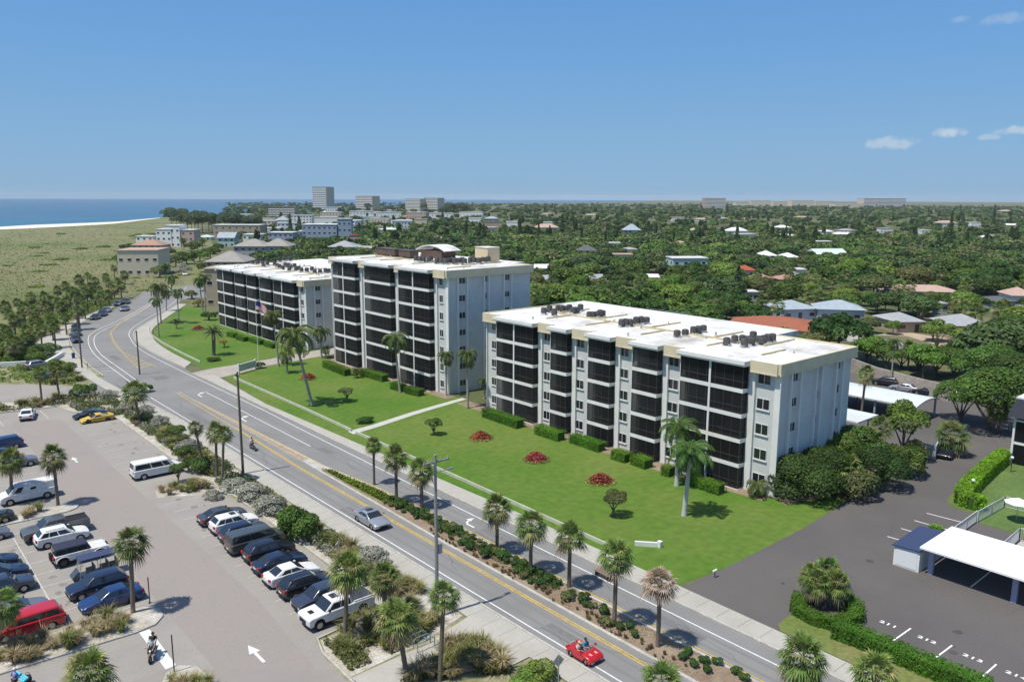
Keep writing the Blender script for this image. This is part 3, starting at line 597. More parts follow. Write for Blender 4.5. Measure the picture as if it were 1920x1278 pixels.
COCO=[frondcrown(21,24,3.1,droop=1.15,lo=-.5,hi=1.25),frondcrown(22,22,2.95,droop=1.3,lo=-.6,hi=1.2)]
ROYAL=frondcrown(31,22,2.9,droop=1.15,lo=-.45,hi=1.35,leaf=.27,mats=[leafmat('royal_green',(.07,.145,.025),trans=.2),palmg,palmg])
DATE=frondcrown(41,40,2.9,droop=.55,lo=-.35,hi=1.4,leaf=.13,mats=[leafmat('date_green',(.10,.16,.06),trans=.2),palmo,palmo])
ARECA=frondcrown(51,30,1.9,droop=1.0,lo=.3,hi=1.45,leaf=.24)
TR=trunkmesh(.17,.15,1,bark);TRF=trunkmesh(.19,.115,3,barkg);TRR=trunkmesh(.25,.16,4,mat('royal_trunk',(.52,.50,.47),.85,var=.2,scale=4));TRD=trunkmesh(.34,.42,5,bark)
BOOT=MB()
for i in range(26):
    a=i*2.399;z=-.9+.035*i;BOOT.add([(.16*math.cos(a-.3),.16*math.sin(a-.3),z),(.16*math.cos(a+.3),.16*math.sin(a+.3),z),(.27*math.cos(a),.27*math.sin(a),z+.3)],[(0,1,2)])
BOOT=BOOT.mesh('boots',palmd)
rv=random.Random(77)
def palm(px,py,cx,cy,kind,label,group,s=1.,cat='palm tree',name='sabal_palm',h=None):
    bx,by=G(px,py)
    if h is None: h=hgt(px,py,cy)
    r=empty(name,(bx,by,0),rv.uniform(0,6.28),label,cat,group)
    r.rotation_euler=(0,0,0)
    # lean: match the crown's sideways offset in the view
    X,Y,wd=P(bx,by,h);off=(cx-X)*wd/FPX;lx,ly=float(_R[0])*off,float(_R[1])*off
    th=math.atan2(math.hypot(lx,ly),h)
    if th>.03:
        ax=Vector((-ly,lx,0)).normalized();r.rotation_mode='QUATERNION';from mathutils import Quaternion;r.rotation_quaternion=Quaternion(ax,th);h=math.hypot(h,off)
    cm,tm,ts={'sabal':(SAB,TR,1),'dead':([SABDEAD],TR,1),'coco':(COCO,TRF,1),'royal':([ROYAL],TRR,1),'date':([DATE],TRD,1)}[kind]
    rz=rv.uniform(0,6.28)
    t=inst('trunk',tm,r,(0,0,0),(0,0,rz),(ts*s**.5,ts*s**.5,h));c=inst('crown',rv.choice(cm),r,(0,0,h),(0,0,rz),(s,s,s*rv.uniform(.92,1.08)))
    if kind in('sabal','dead') : inst('boots',BOOT,t,(0,0,1),(0,0,0),(1,1,1/h))
    if kind=='royal': MB().tube([(0,0,h-1.1),(0,0,h-.1)],[.19,.12],9).build('crownshaft',lf_hedge,r)
    return r
sz=lambda w_,px,py:w_
g_='sabal palms planted along the road median'
for i,(a,b,c,d,k,s,l) in enumerate([
 (702,908,701,832,'sabal',.72,'small slim sabal palm at the far end of the median by the clipped green groundcover'),
 (744,942,744,856,'sabal',1.05,'full dark sabal palm in the median, second from its far planted end'),
 (791,951,790,880,'sabal',1.08,'sabal palm in the median just left of the grey power pole'),
 (932,1035,931,951,'sabal',1.0,'round sabal palm in the median, fourth before the dead palm'),
 (995,1074,996,982,'sabal',1.02,'sabal palm in the median, third before the dead palm'),
 (1067,1102,1070,1006,'sabal',1.03,'sabal palm in the median with an orange flower stalk in its crown'),
 (1152,1174,1158,1040,'sabal',1.05,'tallest sabal palm in the median, beside the dead palm'),
 (1233,1214,1241,1094,'dead',.95,'dead grey brown sabal palm in the median with withered drooping leaves')]):
    palm(a,b,c,d,k,l,g_,s)
g_='sabal palms in the beach parking lot'
for a,b,c,d,s,l in [(22,945,20,862,.98,'sabal palm in the kerbed lot bed in front of the white cargo van nose'),
 (109,948,97,856,.95,'sabal palm in the kerbed lot bed by the rear of the white cargo van'),
 (249,1150,245,1016,1.02,'lone sabal palm on the sandy tip of the long grass bed in the parking lot'),
 (-8,1225,6,1135,1.0,'sabal palm cut by the left edge of the photo behind the red minivan'),
 (163,1352,165,1262,1.1,'sabal palm cut by the bottom edge of the photo left of the stop bar'),
 (647,1204,651,1068,1.02,'sabal palm rising in front of the white pickup door'),
 (722,1160,720,1080,.9,'short sabal palm in the grasses behind the white pickup bed'),
 (765,1278,744,1158,1.08,'leaning sabal palm beside the bicycle rack'),
 (824,1276,832,1116,.85,'tall slim sabal palm standing on the pavement by the power pole foot'),
 (263,793,251,733,1.3,'thick leaning sabal palm with several heads beside the road near the yellow sports car'),
 (383,882,366,801,.72,'thin pale sabal palm right of the silvery shrubs by the lot'),
 (407,902,404,808,.8,'left one of the close pair of sabal palms by the first dark power pole'),
 (416,905,420,812,.8,'right one of the close pair of sabal palms by the first dark power pole'),
 (79,758,71,698,.85,'sabal palm left of its twin on the planted strip between the two parking lots'),
 (112,748,103,690,.85,'sabal palm right of its twin on the planted strip between the two parking lots')]:
    palm(a,b,c,d,'sabal',l,g_,s)
g_='palms on the condominium lawns'
for a,b,c,d,k,s,l,nm in [
 (298,632,293,562,'coco',.75,'slender palm on the far lawn edge beside the road bend','queen_palm'),
 (302,606,296,538,'coco',1.3,'big feathery palm leaning over the road bend on the far lawn','coconut_palm'),
 (312,583,312,548,'coco',.8,'short feathery palm behind the big one at the far road bend','coconut_palm'),
 (336,607,331,545,'coco',.95,'bright green palm on the far lawn right of the big bend palm','queen_palm'),
 (331,616,330,600,'coco',.5,'tiny dark palm on the far lawn beside long shadows','queen_palm'),
 (381,588,373,524,'coco',.95,'left trunk of the twin palms before the farthest condominium','coconut_palm'),
 (385,590,383,518,'coco',.95,'right trunk of the twin palms before the farthest condominium','coconut_palm'),
 (401,666,400,622,'date',.9,'stout date palm with a fat booted trunk on the far lawn','date_palm'),
 (586,761,551,626,'coco',1.6,'tall leaning coconut palm on the middle lawn','coconut_palm'),
 (523,687,511,588,'coco',1.0,'curved coconut palm beside the entrance drive and flagpole','coconut_palm'),
 (539,699,536,664,'coco',.85,'young coconut palm on the middle lawn by the entrance drive','coconut_palm'),
 (603,671,601,620,'coco',.95,'palm between the farthest and tallest condominiums','queen_palm'),
 (612,672,610,652,'coco',.6,'small drooping palm at the far corner of the tallest condominium','queen_palm'),
 (750,735,740,632,'coco',1.2,'bent coconut palm leaning against the tallest condominium','coconut_palm'),
 (668,708,668,692,'coco',.55,'small palm in the hedge gap before the tallest condominium','queen_palm'),
 (837,741,834,664,'coco',.8,'dark palm at the near corner of the tallest condominium','queen_palm'),
 (877,765,879,662,'coco',.95,'feathery palm at the gap between the two nearest condominiums','queen_palm'),
 (908,748,910,712,'coco',.6,'little drooping palm at the far corner of the nearest condominium','queen_palm'),
 (1269,910,1275,800,'royal',1.1,'back one of the two royal palms before the nearest condominium','royal_palm'),
 (1283,966,1295,845,'royal',1.12,'front one of the two royal palms with a pale grey trunk on the lawn','royal_palm')]:
    palm(a,b,c,d,k,l,g_,s,name=nm)
g_='palms around the driveway side'
for a,b,c,d,k,s,l,nm in [
 (1500,1310,1508,1232,'sabal',1.15,'sabal palm at the bottom edge by the corner lawn and pavement','sabal_palm'),
 (1645,1330,1640,1262,'sabal',1.1,'sabal palm at the bottom edge in front of the long hedge','sabal_palm'),
 (1240,1360,1240,1278,'sabal',1.0,'sabal palm tip showing at the bottom edge right of the red convertible','sabal_palm'),
 (1613,790,1624,700,'sabal',1.0,'tall slim palm with hanging dead leaves before the long white carport','sabal_palm'),
 (1670,724,1677,640,'coco',.62,'very thin tall palm beside the concrete wall and parked cars','queen_palm'),
 (1786,852,1785,815,'sabal',1.6,'low wide sabal palm on the bend of the dark driveway','sabal_palm'),
 (1872,812,1872,768,'sabal',1.2,'sabal palm under the big tree near the dark roofed apartments','sabal_palm'),
 (1590,925,1590,878,'sabal',1.3,'sabal palm among the bushes at the end wall of the nearest condominium','sabal_palm'),
 (1655,880,1650,800,'sabal',1.1,'sabal palm between bushes and the white carport','sabal_palm'),
 (1467,622,1466,596,'coco',.8,'left small palm beside the terracotta roof','queen_palm'),
 (1511,628,1510,603,'coco',.8,'right small palm beside the terracotta roof','queen_palm'),
 (1420,930,1420,908,'coco',.75,'short palm under the ground floor window at the lawn corner','queen_palm')]:
    palm(a,b,c,d,k,l,g_,s,name=nm)
# low clustering palm in the hedge island
for i,(a,b,s) in enumerate([(1530,1138,1.0),(1565,1140,.9),(1545,1120,1.1),(1518,1125,.8)]):
    x,y=G(a,b);r=empty('clumping_palm',(x,y,0),i,'bushy low palm inside the clipped hedge ring beside the driveway','palm tree','low palms inside the hedge ring')
    inst('crown',SAB[i%4],r,(0,0,1.9+.35*s),(0,0,i),(s*.95,s*.95,s*.95));inst('trunk',TR,r,(0,0,0),(0,0,0),(1,1,2.1))
# massed sabals between the bend and the dunes
rs=np.random.default_rng(8);k=0
for px,py in [(8,640),(30,628),(52,640),(70,622),(95,612),(118,600),(20,605),(48,598),(75,590),(100,582),(128,590),(150,575),(140,560),(165,566),(188,556),(205,566),(180,540),(200,530),(222,540),(235,525),(215,515),(110,565),(85,570),(60,575),(35,585),(150,540),(165,525),(125,552),(145,600),(100,630),(190,572),(215,552),(228,552),(172,552),(5,668),(30,676),(55,668),(80,650),(105,645),(15,655),(60,650),(160,590),(125,620),(12,590),(240,505),(225,500),(205,545),(90,600),(112,590),(133,572),(158,556),(180,565),(150,610),(40,612),(65,606)]:
    x,y=G(px,py+8);h=rs.uniform(3.2,4.8);r=empty('sabal_palm',(x,y,0),rs.uniform(0,6),'sabal palm in the dense grove between the dunes and the road bend','palm tree','sabal palms massed between the dunes and the road bend')
    s=rs.uniform(.95,1.35);inst('crown',SAB[k%4],r,(0,0,h),(0,0,rs.uniform(0,6)),(s,s,s));inst('trunk',TR,r,(0,0,0),(0,0,0),(1,1,h));k+=1
# ---------------------------------------------------------------- broadleaf trees near
CR={n:[crownmesh('crown',m,sd+i,1,.8,9,nl,ls) for i in range(2)] for n,m,sd,nl,ls in [('dark',lf_dark,100,2600,.062),('mid',lf_mid,110,2600,.062),('lite',lf_lite,120,2200,.065),('oliv',lf_oliv,130,2200,.065),('grey',lf_grey,140,2200,.055),('red',lf_red,150,900,.085),('yel',lf_yel,160,900,.09),('pine',lf_pine,170,2200,.055)]}
BIG={n:[crownmesh('crown',m,sd+i,1,.8,14,8500,.034) for i in range(2)] for n,m,sd in [('dark',lf_dark,400),('mid',lf_mid,410)]}
for n_ in('lite','oliv','grey','red','yel','pine'): BIG[n_]=CR[n_]
def shrub(px,py,r,h,kind,label,group=None,cat='shrub',name='shrub',trunk=0,z0=0,xy=None):
    x,y=xy if xy else G(px,py)
    if trunk:
        kz=h*.62 if h<6 else h*.55
        o=empty(name,(x,y,z0),rv.uniform(0,6),label,cat,group);m=MB().tube([(0,0,0),(.05,0,trunk*.6),(0,.05,trunk+h*.4)],[.06*r+.05,.05*r+.04,.03],7)
        for q in range(4):
            a=q*1.6+.4;m.tube([(.03,0,trunk*.6),(math.cos(a)*r*.5,math.sin(a)*r*.5,trunk+h*.5)],[.04*r+.02,.02],5)
        m.build('trunk',bark,o);inst('crown',rv.choice((BIG if r>3.4 else CR)[kind]),o,(0,0,trunk+h*.45),(0,0,rv.uniform(0,6)),(r,r,kz));return o
    o=inst(name,rv.choice((BIG if r>3.4 else CR)[kind]),None,(x,y,z0+h*.35),(0,0,rv.uniform(0,6)),(r,r,h*.75));return tag(o,label,cat,group)
shrub(1503,932,4.5,5.2,'dark','big dark round bush hiding the base of the nearest condominium end wall','bushes at the end wall')
for a,b,r,h,k,l in [(1550,915,4.0,5.4,'dark','dark bush right of the biggest bush by the end wall'),(1465,915,2.2,3.2,'dark','lower dark bush left of the biggest bush by the end wall'),
  (1600,880,4.3,6.2,'mid','tall green bush before the white carport'),(1640,912,3.8,5.2,'dark','dark bush on the edge of the driveway shade'),(1690,890,3.0,4.6,'mid','green bush beside the yellowish plant'),
  (1615,935,2.8,4.0,'oliv','olive bush under the sabal palm by the driveway'),(1714,862,1.7,2.8,'yel','yellow leaved plant at the edge of the shaded driveway'),(1575,885,3.8,5.6,'mid','mid green bush between end wall and carport')]:
    shrub(a,b,r,h,k,l,'bushes at the end wall')
shrub(1690,860,3.2,5.6,'mid','rounded green tree in front of the grey ramp and carport','trees by the rear lot','tree','broadleaf_tree',trunk=2.4)
shrub(1610,640,2.3,3.6,'dark','neatly clipped ball shaped dark tree beside the inland street',None,'tree','clipped_tree',trunk=1.4)
shrub(1560,637,3.2,2.4,'lite','bright green bush beside the terracotta roof end')
for a,b,r,h,tk,k,l in [(1855,805,6.8,9.5,1.0,'mid','very broad spreading tree above the rear driveway'),(1800,790,4.2,6.5,.8,'mid','green tree left of the broad spreading tree by the rear lot'),(1900,765,6,9,1.2,'dark','dark tree beside the dark roofed apartments'),
   (1850,740,6.5,9,.8,'mid','dark tree behind the rear lot cars'),(1790,708,5,7,.6,'mid','green tree beyond the concrete wall end'),(1720,695,3.6,3.5,1.5,'oliv','olive tree hugging the inland side of the concrete wall'),(1660,690,3.4,3.4,1.2,'mid','green tree hugging the far side of the concrete wall'),(1625,678,3.4,3.6,1.2,'oliv','olive tree behind the near condominium roof corner'),(1690,690,3.4,3.0,1.2,'dark','dark low tree hugging the middle of the concrete wall'),(1755,702,3.6,3.4,1.2,'mid','leafy tree at the right end of the concrete wall'),
   (1755,660,3.6,6,2,'lite','tall leafy tree in front of the grey hip roofed house'),(1900,660,6,5.5,3,'mid','tree on the right photo edge past the inland street')]:
    shrub(a,b,r,h,k,l,'trees around the rear lot','tree','broadleaf_tree',trunk=tk)
# shrubs in the lot strip
for a,b,r,h,k,l in [(555,1010,2.3,3.6,'mid','large bright sea grape bush beside the sidewalk past the grey van'),(470,935,2.2,2.2,'grey','silvery shrub mass nearest the sidewalk left of the large green bush'),(505,960,2.2,2.2,'grey','silvery shrub mass beside the large green bush'),
  (440,920,1.8,1.8,'grey','silvery shrub by the foot of the first dark power pole'),(300,800,1.7,2.0,'grey','silvery bush right of the leaning palm'),(275,775,1.5,1.6,'grey','silvery bush under the leaning palm'),(330,820,1.6,2.1,'mid','green bush right of the silvery bush near the leaning palm'),(355,850,2,2.3,'grey','grey leafed bush below the thin pale palm'),(370,885,2.0,2.2,'dark','dark bush at the foot of the thin pale palm'),(345,860,1.6,2.0,'mid','green bush behind the passenger van tree'),
  (240,770,1.6,1.8,'grey','silvery bush left of the leaning palm'),(205,745,1.8,1.5,'grey','grey bush on the strip behind the sports car'),(152,745,1.9,2.6,'mid','green bush between the two lots left of the exit drive'),(170,742,1.4,2.4,'mid','smaller green bush beside the exit drive'),(270,735,1.5,1.8,'lite','bright bush right behind the leaning palm'),
  (700,1060,1.7,2.2,'grey','pale twiggy bush behind the palm in front of the pickup'),(680,1085,1.6,1.8,'oliv','olive bush among grasses behind the parked dark crossovers'),(540,1000,1.3,2.0,'lite','light green bush against the large green bush'),(400,935,1.2,1.2,'grey','small silvery shrub at the sandy bed corner'),
  (1005,1278,1.7,1.6,'lite','glossy green shrub on the bottom edge left of the street sign'),(985,1290,1.4,1.5,'lite','glossy green shrub left part on the bottom edge'),(50,680,4.5,3.4,'mid','wide green bush above the white wall of the upper lot'),(20,672,3.5,3.0,'dark','dark bush at the left edge of the upper lot'),(85,668,3.5,3.0,'mid','green bush at the pale pavement bulge'),(108,695,2.2,2.6,'lite','bright bush on the upper lot island'),(128,700,2.2,2.4,'lite','bright green bush at the upper lot island end'),(92,700,1.8,2.0,'oliv','olive bush behind the upper palms'),(45,695,1.2,1.2,'oliv','small brown bush at the white wall of the upper lot')]:
    shrub(a,b,r,h,k,l,'shrubs of the beach parking strip')
shrub(335,905,1.1,1.7,'mid','little round green tree at the nose of the white passenger van',None,'tree','broadleaf_tree',trunk=.9)
# lawn trees
for a,b,r,h,k,tk,l in [(651,752,1.5,1.6,'oliv',.9,'small tree with reddish leaves left on the middle lawn'),(813,815,1.4,2.0,'mid',.7,'small dark green tree by the garden path'),(1150,966,1.5,2.3,'oliv',.8,'small open plumeria tree beside the third red flower bed'),(421,651,1.2,.9,'red',.8,'small red leaved tree on the far lawn')]:
    shrub(a,b,r,h,k,l,None,'tree','small_tree',trunk=tk)
for a,b,l in [(902,822,'red leaved flower bed nearest the garden path'),(1005,862,'red leaved flower bed in the middle of the near lawn'),(1127,903,'red leaved flower bed behind the plumeria tree'),(578,710,'red flower bed by the tall leaning coconut palm'),(372,618,'dull red flower bed on the far lawn before the date palm')]:
    x,y=G(a,b);o=empty('flower_bed',(x,y,0),.3,l,'flower bed','red flower beds in the lawns')
    rng=np.random.default_rng(int(a));n=1300;s=1.0 if a>800 else .95
    pt=np.stack([rng.normal(0,.65,n)*s,rng.normal(0,.65,n)*s,np.zeros(n)],1);pt=pt[np.hypot(pt[:,0],pt[:,1])<1.45*s];pt[:,2]=np.maximum(.1,(1.15-.5*np.hypot(pt[:,0],pt[:,1])**1.5)*rng.uniform(.35,1,len(pt)))
    V,Fq=leafquads(pt,np.tile([0,0,1.],(len(pt),1)),.13,rng);MB().add(V,Fq).build('red_leaves',lf_red,o)
    ang=rng.uniform(0,6.28,450);rr=rng.uniform(1.2,1.8,450)*s;pt=np.stack([rr*np.cos(ang),rr*np.sin(ang),rng.uniform(.03,.28,450)],1);V,Fq=leafquads(pt,np.tile([0,0,1.],(450,1)),.1,rng);MB().add(V,Fq).build('border_leaves',lf_yel,o)
x,y=G(685,792);o=tag(inst('shrub',CR['dark'][0],None,(x,y,.3),(0,0,0),(1.7,1.2,.8)),'low dark green mound in the lawn where the garden path begins','shrub')
x,y=G(706,668)
# hedges: a trimmed leafy box along a path
def hedge(path,wd,h,m,label,group=None,dens=55,ls=.12,seed=1):
    dens*=2.3;ls*=.62
    rng=np.random.default_rng(seed);b=MB();b.wall(path,wd*.8,0,h*.86)
    o=tag(b.build('hedge',mat('hedge_core',(.05,.10,.012),.95)),label,'hedge',group)
    Pp=[];N=[]
    for i in range(len(path)-1):
        p0=np.array(path[i],float);p1=np.array(path[i+1],float);L=np.linalg.norm(p1-p0);t=(p1-p0)/L;nn=np.array([-t[1],t[0]])
        n=int(L*(wd+2*h)*dens);s=rng.uniform(-.04,1.04,n);q=rng.uniform(0,wd+2*h,n)
        for a,c in zip(s,q):
            if c<h: off=-wd/2;z=c;N.append((-nn[0],-nn[1],.2))
            elif c<h+wd: off=c-h-wd/2;z=h;N.append((0,0,1))
            else: off=wd/2;z=c-h-wd;N.append((nn[0],nn[1],.2))
            k=p0+t*L*a+nn*(off+rng.normal(0,.03));Pp.append((k[0],k[1],max(.02,z+rng.normal(0,.03))))
        if i in(0,len(path)-2):
            e=p0 if i==0 else p1;sg=-1 if i==0 else 1;n=int(wd*h*dens*1.3)
            for _ in range(n):
                k=e+nn*rng.uniform(-wd/2,wd/2)+t*sg*rng.normal(.02,.05);Pp.append((k[0],k[1],rng.uniform(0,h)));N.append((t[0]*sg,t[1]*sg,.2))
    V,Fq=leafquads(np.array(Pp),np.array(N,float),ls,rng,jit=.45);MB().add(V,Fq).build('foliage',m,o);return o
hg='clipped hedges along the condominium fronts'
for i,(a,b,c,d,w_,h,l) in enumerate([(612,688,652,704,1.5,1.3,'clipped hedge at the far end of the tallest condominium'),(680,703,722,715,1.5,1.3,'clipped hedge in the middle before the tallest condominium'),(738,728,758,734,1.5,1.3,'short clipped hedge by the bent coconut palm'),(764,736,790,742,1.5,1.2,'clipped hedge at the near end of the tallest condominium'),
  (912,780,975,802,1.7,1.3,'long clipped hedge at the far end of the nearest condominium'),(1010,812,1052,826,1.6,1.3,'second clipped hedge from the far end of the nearest condominium'),(1075,828,1128,846,1.6,1.2,'third clipped hedge from the far end of the nearest condominium'),(1153,858,1178,866,1.7,1.2,'short hedge, left of two in the middle of the nearest condominium'),(1190,868,1216,878,1.7,1.2,'short hedge, right of two in the middle of the nearest condominium'),(1245,888,1260,892,1.6,1.2,'short hedge behind the royal palm trunks'),(1290,905,1352,926,1.5,1.2,'clipped hedge right of the royal palms'),
  (447,636,462,640,1.4,1.1,'small hedge before the far condominium, left one'),(472,640,492,646,1.4,1.1,'small hedge before the far condominium, second one'),(500,648,515,653,1.4,1.1,'small hedge before the far condominium, right one'),(430,630,442,633,1.4,1.1,'leftmost small hedge before the far condominium')]):
    hedge([G(a,b),G(c,d)],w_,h,lf_hedge,l,hg,45,.13,i)
hedge([(111,33.1),(104,32.6),(97.5,31.9),(92.5,31.2),(90.9,30.6),(90.6,29.6),(91.2,28.6)],1.7,1.5,lf_hedge2,'long bright lime hedge curving along the driveway beside the pool lawn',None,38,.15,31)
hedge([G(1500,1128),G(1494,1150),G(1530,1172),G(1575,1178),G(1605,1165),G(1604,1145),G(1580,1128)],1.15,.95,lf_hedge,'clipped hedge ring around the low palms by the driveway mouth',None,45,.12,32)
hedge([G(1565,1192),G(1600,1205),G(1680,1238),G(1760,1272),G(1850,1308)],1.5,1.3,lf_hedge,'long clipped hedge between the numbered stalls and the pavement',None,45,.12,33)
hedge([G(1752,1008,0),G(1756,1004,0)],1.2,1.2,lf_hedge2,'small lime bush beside the storage shed',None,45,.13,34)
# grasses
def tuft(seed,m,h=.9,n=150,sp=.5):
    rng=np.random.default_rng(seed);b=MB();V=[];Fs=[]
    for i in range(n):
        a=rng.uniform(0,6.28);r=rng.uniform(0,.16);l=h*rng.uniform(.6,1.15);o=np.array([r*math.cos(a),r*math.sin(a),0]);out=np.array([math.cos(a),math.sin(a),0]);e=rng.uniform(.1,1.0)*sp
        sd=np.array([-out[1],out[0],0])*.016;m1=o+out*e*l*.35+np.array([0,0,l*.62]);t=o+out*e*l*1.15+np.array([0,0,l*rng.uniform(.5,.95)]);k=len(V);V+=[o-sd,o+sd,m1+sd,m1-sd,t];Fs+=[(k,k+1,k+2,k+3),(k+3,k+2,k+4)]
    return b.add(V,Fs).mesh('grass_tuft',m)
gt=leafmat('grass_tan',(.42,.34,.19),trans=.2,objrand=.2);gg=leafmat('grass_green',(.25,.26,.08),trans=.2,objrand=.25)
TUF=[tuft(1,gt,1.0,190,.8),tuft(2,gt,.9,180,1.0),tuft(3,gg,1.0,190,.8),tuft(4,gg,1.1,190,.9)]
def tufts(poly,n,label,group,seed,green=.4,s=(.8,1.4),z=.02,avoid=None):
    rng=np.random.default_rng(seed);xs=[p[0] for p in poly];ys=[p[1] for p in poly];pts=[];tr=0
    def inside(x,y):
        c=False;j=len(poly)-1
        for i in range(len(poly)):
            if (poly[i][1]>y)!=(poly[j][1]>y) and x<(poly[j][0]-poly[i][0])*(y-poly[i][1])/(poly[j][1]-poly[i][1])+poly[i][0]: c=not c
            j=i
        return c
    while len(pts)<n and tr<n*60:
        tr+=1;x=rng.uniform(min(xs),max(xs));y=rng.uniform(min(ys),max(ys))
        if inside(x,y) and all((x-a)**2+(y-b)**2>.28 for a,b in pts): pts.append((x,y))
    for x,y in pts:
        k=rng.uniform(*s);o=inst('grass_tuft',TUF[(2 if rng.random()<green else 0)+rng.integers(2)],None,(x,y,z),(0,0,rng.uniform(0,6)),(k,k,k));tag(o,label,'grass tuft',group)
tufts([(6,61.8),(14,61.5),(15.6,62.5),(14.5,64.0),(6,64.6)],30,'arching tan ornamental grass clump in the long kerbed bed beside the red minivan','grass clumps in the bed beside the red minivan',1,.3,(.9,1.35),.13)
tufts([(5,91.2),(14.5,91.2),(14.5,92.7),(5,93)],18,'tan grass clump in the kerbed bed in front of the white cargo van','grass clumps in the bed by the white cargo van',2,.25,(.9,1.3),.13)
tufts([(24.9,46.3),(25.2,50.6),(30.2,51),(32,53),(33.4,52),(33.4,47.4),(30.5,46.2)],30,'tall olive grass clump on the sandy corner beside the bicycle rack','grass clumps on the sandy corner by the pickup',3,.75,(.9,1.5))
tufts([(32.4,52),(32.4,64),(34.8,66),(35,52)],46,'grass clump in the strip between parked cars and sidewalk','grass clumps in the strip by the parked cars',4,.6,(.8,1.3))
tufts([(32.4,66),(33,80),(34.8,82),(34.9,66)],20,'grass clump along the sidewalk beside the large green bush','grass clumps by the large green bush',5,.5,(.7,1.2))
tufts([(25.3,89.3),(25.8,90.8),(30.3,90.8),(30.3,87)],15,'tan and green grass clump on the sandy tip beside the passenger van','grass clumps beside the passenger van',6,.5,(.8,1.2))
tufts([(31.5,92),(31.5,126),(33.5,126),(34.8,92)],34,'grass clump in the planted strip by the empty stalls','grass clumps by the empty stalls',7,.6,(.8,1.3))
tufts([(-10,143),(-10,146.6),(28,145.5),(26,140.5),(17,141.4)],34,'grass clump on the planted strip dividing the two lots','grass clumps dividing the two lots',8,.6,(.9,1.5))
tufts([(31.2,43.6),(33.2,44.0),(34.5,41),(33,38.8),(27,42.3)],30,'tall dry grass clump on the bottom edge beside the plaza paving','grass clumps on the bottom edge by the plaza',9,.55,(1.1,1.7))
tufts([(27.5,157),(30,153.8),(33.2,154),(33.2,168),(30,172),(26,165)],20,'grass clump on the upper lot island','grass clumps on the upper lot island',10,.8,(1,1.5))
tufts([(14.4,50),(14.6,52.6),(16.4,53),(16.6,50)],8,'brown grass clump in the small bed by the stop bar','grass clumps in the small bed by the stop bar',11,.3,(.8,1.1),.13)
# median planting
def inpoly(x,y,poly):
    c=False;j=len(poly)-1
    for i in range(len(poly)):
        if (poly[i][1]>y)!=(poly[j][1]>y) and x<(poly[j][0]-poly[i][0])*(y-poly[i][1])/(poly[j][1]-poly[i][1])+poly[i][0]: c=not c
        j=i
    return c
rng=np.random.default_rng(4);SM=[crownmesh('shrub',lf_dark,200+i,1,.8,5,420,.14) for i in range(2)]+[crownmesh('shrub',lf_oliv,210,1,.8,5,380,.14)]
for row,(x0,d) in enumerate([(44.6,0),(43.9,.4),(43.2,.1)]):
    y=36.5+d
    while y<72:
        dens=1 if y>46 else .6
        if rng.random()<dens*(.95 if row<2 else .75):
            s=rng.uniform(.30,.72)*(1.05 if y>50 else 1);x=min(x0+rng.normal(0,.12),44.75-max(0,y-62)*.06)
            o=inst('shrub',SM[2 if rng.random()<.15 else rng.integers(2)],None,(x,y,.14+s*.4),(0,0,rng.uniform(0,6)),(s,s,s*.9));tag(o,'small dark round shrub in the mulched road median','shrub','small round shrubs in the road median')
        y+=rng.uniform(.85,1.25)
for px,py in [(1280,1238),(1300,1252),(1325,1262),(1345,1248),(1320,1245),(1380,1265),(1290,1228),(1100,1140),(1180,1180),(1190,1195),(1395,1278)]:
    x,y=G(px,py);s=.5;o=inst('shrub',SM[0],None,(x,y,.14+s*.4),(0,0,px),(s,s,s*.9));tag(o,'small dark round shrub in the mulched road median','shrub','small round shrubs in the road median')
sp=MB();rg=np.random.default_rng(12)
for k in range(80):
    x=rg.uniform(42.2,43.1);y=rg.uniform(31,62);a=rg.uniform(0,6.28);t_=TUF[int(rg.integers(3))];nv=len(t_.vertices)
    if k==0: tv={id(q):(np.array([v.co[:] for v in q.vertices]),[list(p.vertices) for p in q.polygons][::2]) for q in TUF}
    v_,f_=tv[id(t_)];q=rg.uniform(.3,.55);c,s_=math.cos(a),math.sin(a);sp.add(np.stack([(v_[:,0]*c-v_[:,1]*s_)*q+x,(v_[:,0]*s_+v_[:,1]*c)*q+y,v_[:,2]*q+.14],1),f_)
tag(sp.build('dry_grass',gt),'dry wispy sprouts in the mulch along the near side of the median','dry grass',kind='stuff')
gc=MB();rng=np.random.default_rng(9);pt=np.stack([rng.uniform(43.0,44.5,2600),rng.uniform(70.5,85,2600),rng.uniform(.15,.45,2600)],1);pt=pt[[inpoly(a,b,[(43.1,70.6),(42.95,80),(43.1,85),(43.6,84),(44.3,76),(44.6,70.5)]) for a,b,_ in pt]]
V,Fq=leafquads(pt,np.tile([0,0,1.],(len(pt),1)),.13,rng);tag(gc.add(V,Fq).build('ground_cover',leafmat('gc_leaf',(.15,.24,.02))),'bright green clipped groundcover at the planted end of the median','ground cover',kind='stuff')
# dune shrubs
DU=[crownmesh('shrub',lf_lite,220,1,.6,6,500,.13),crownmesh('shrub',lf_lite,221,1,.6,6,500,.13)]
rng=np.random.default_rng(15);k=0
while k<34:
    px,py=rng.uniform(0,330),rng.uniform(436,545)
    x,y=G(px,py)
    if not inpoly(x,y,[(-40,160),(140,960),(300,1100),(340,1000),(220,600),(145,400),(100,305),(55,275),(35,240),(20,200)]):continue
    s=rng.uniform(1.2,2.8)*(1+.6*(y>400));o=inst('shrub',DU[k%2],None,(x,y,-.1),(0,0,px),(s*1.7,s*1.3,s*.55));tag(o,'low rounded shrub scattered on the open beach dunes','shrub','low shrubs scattered over the dunes');k+=1
tm=MB();rng=np.random.default_rng(16);pp=[]
pol=[(-40,165),(100,700),(140,900),(300,1080),(340,1000),(220,600),(145,400),(100,305),(55,275),(35,240),(20,200)]
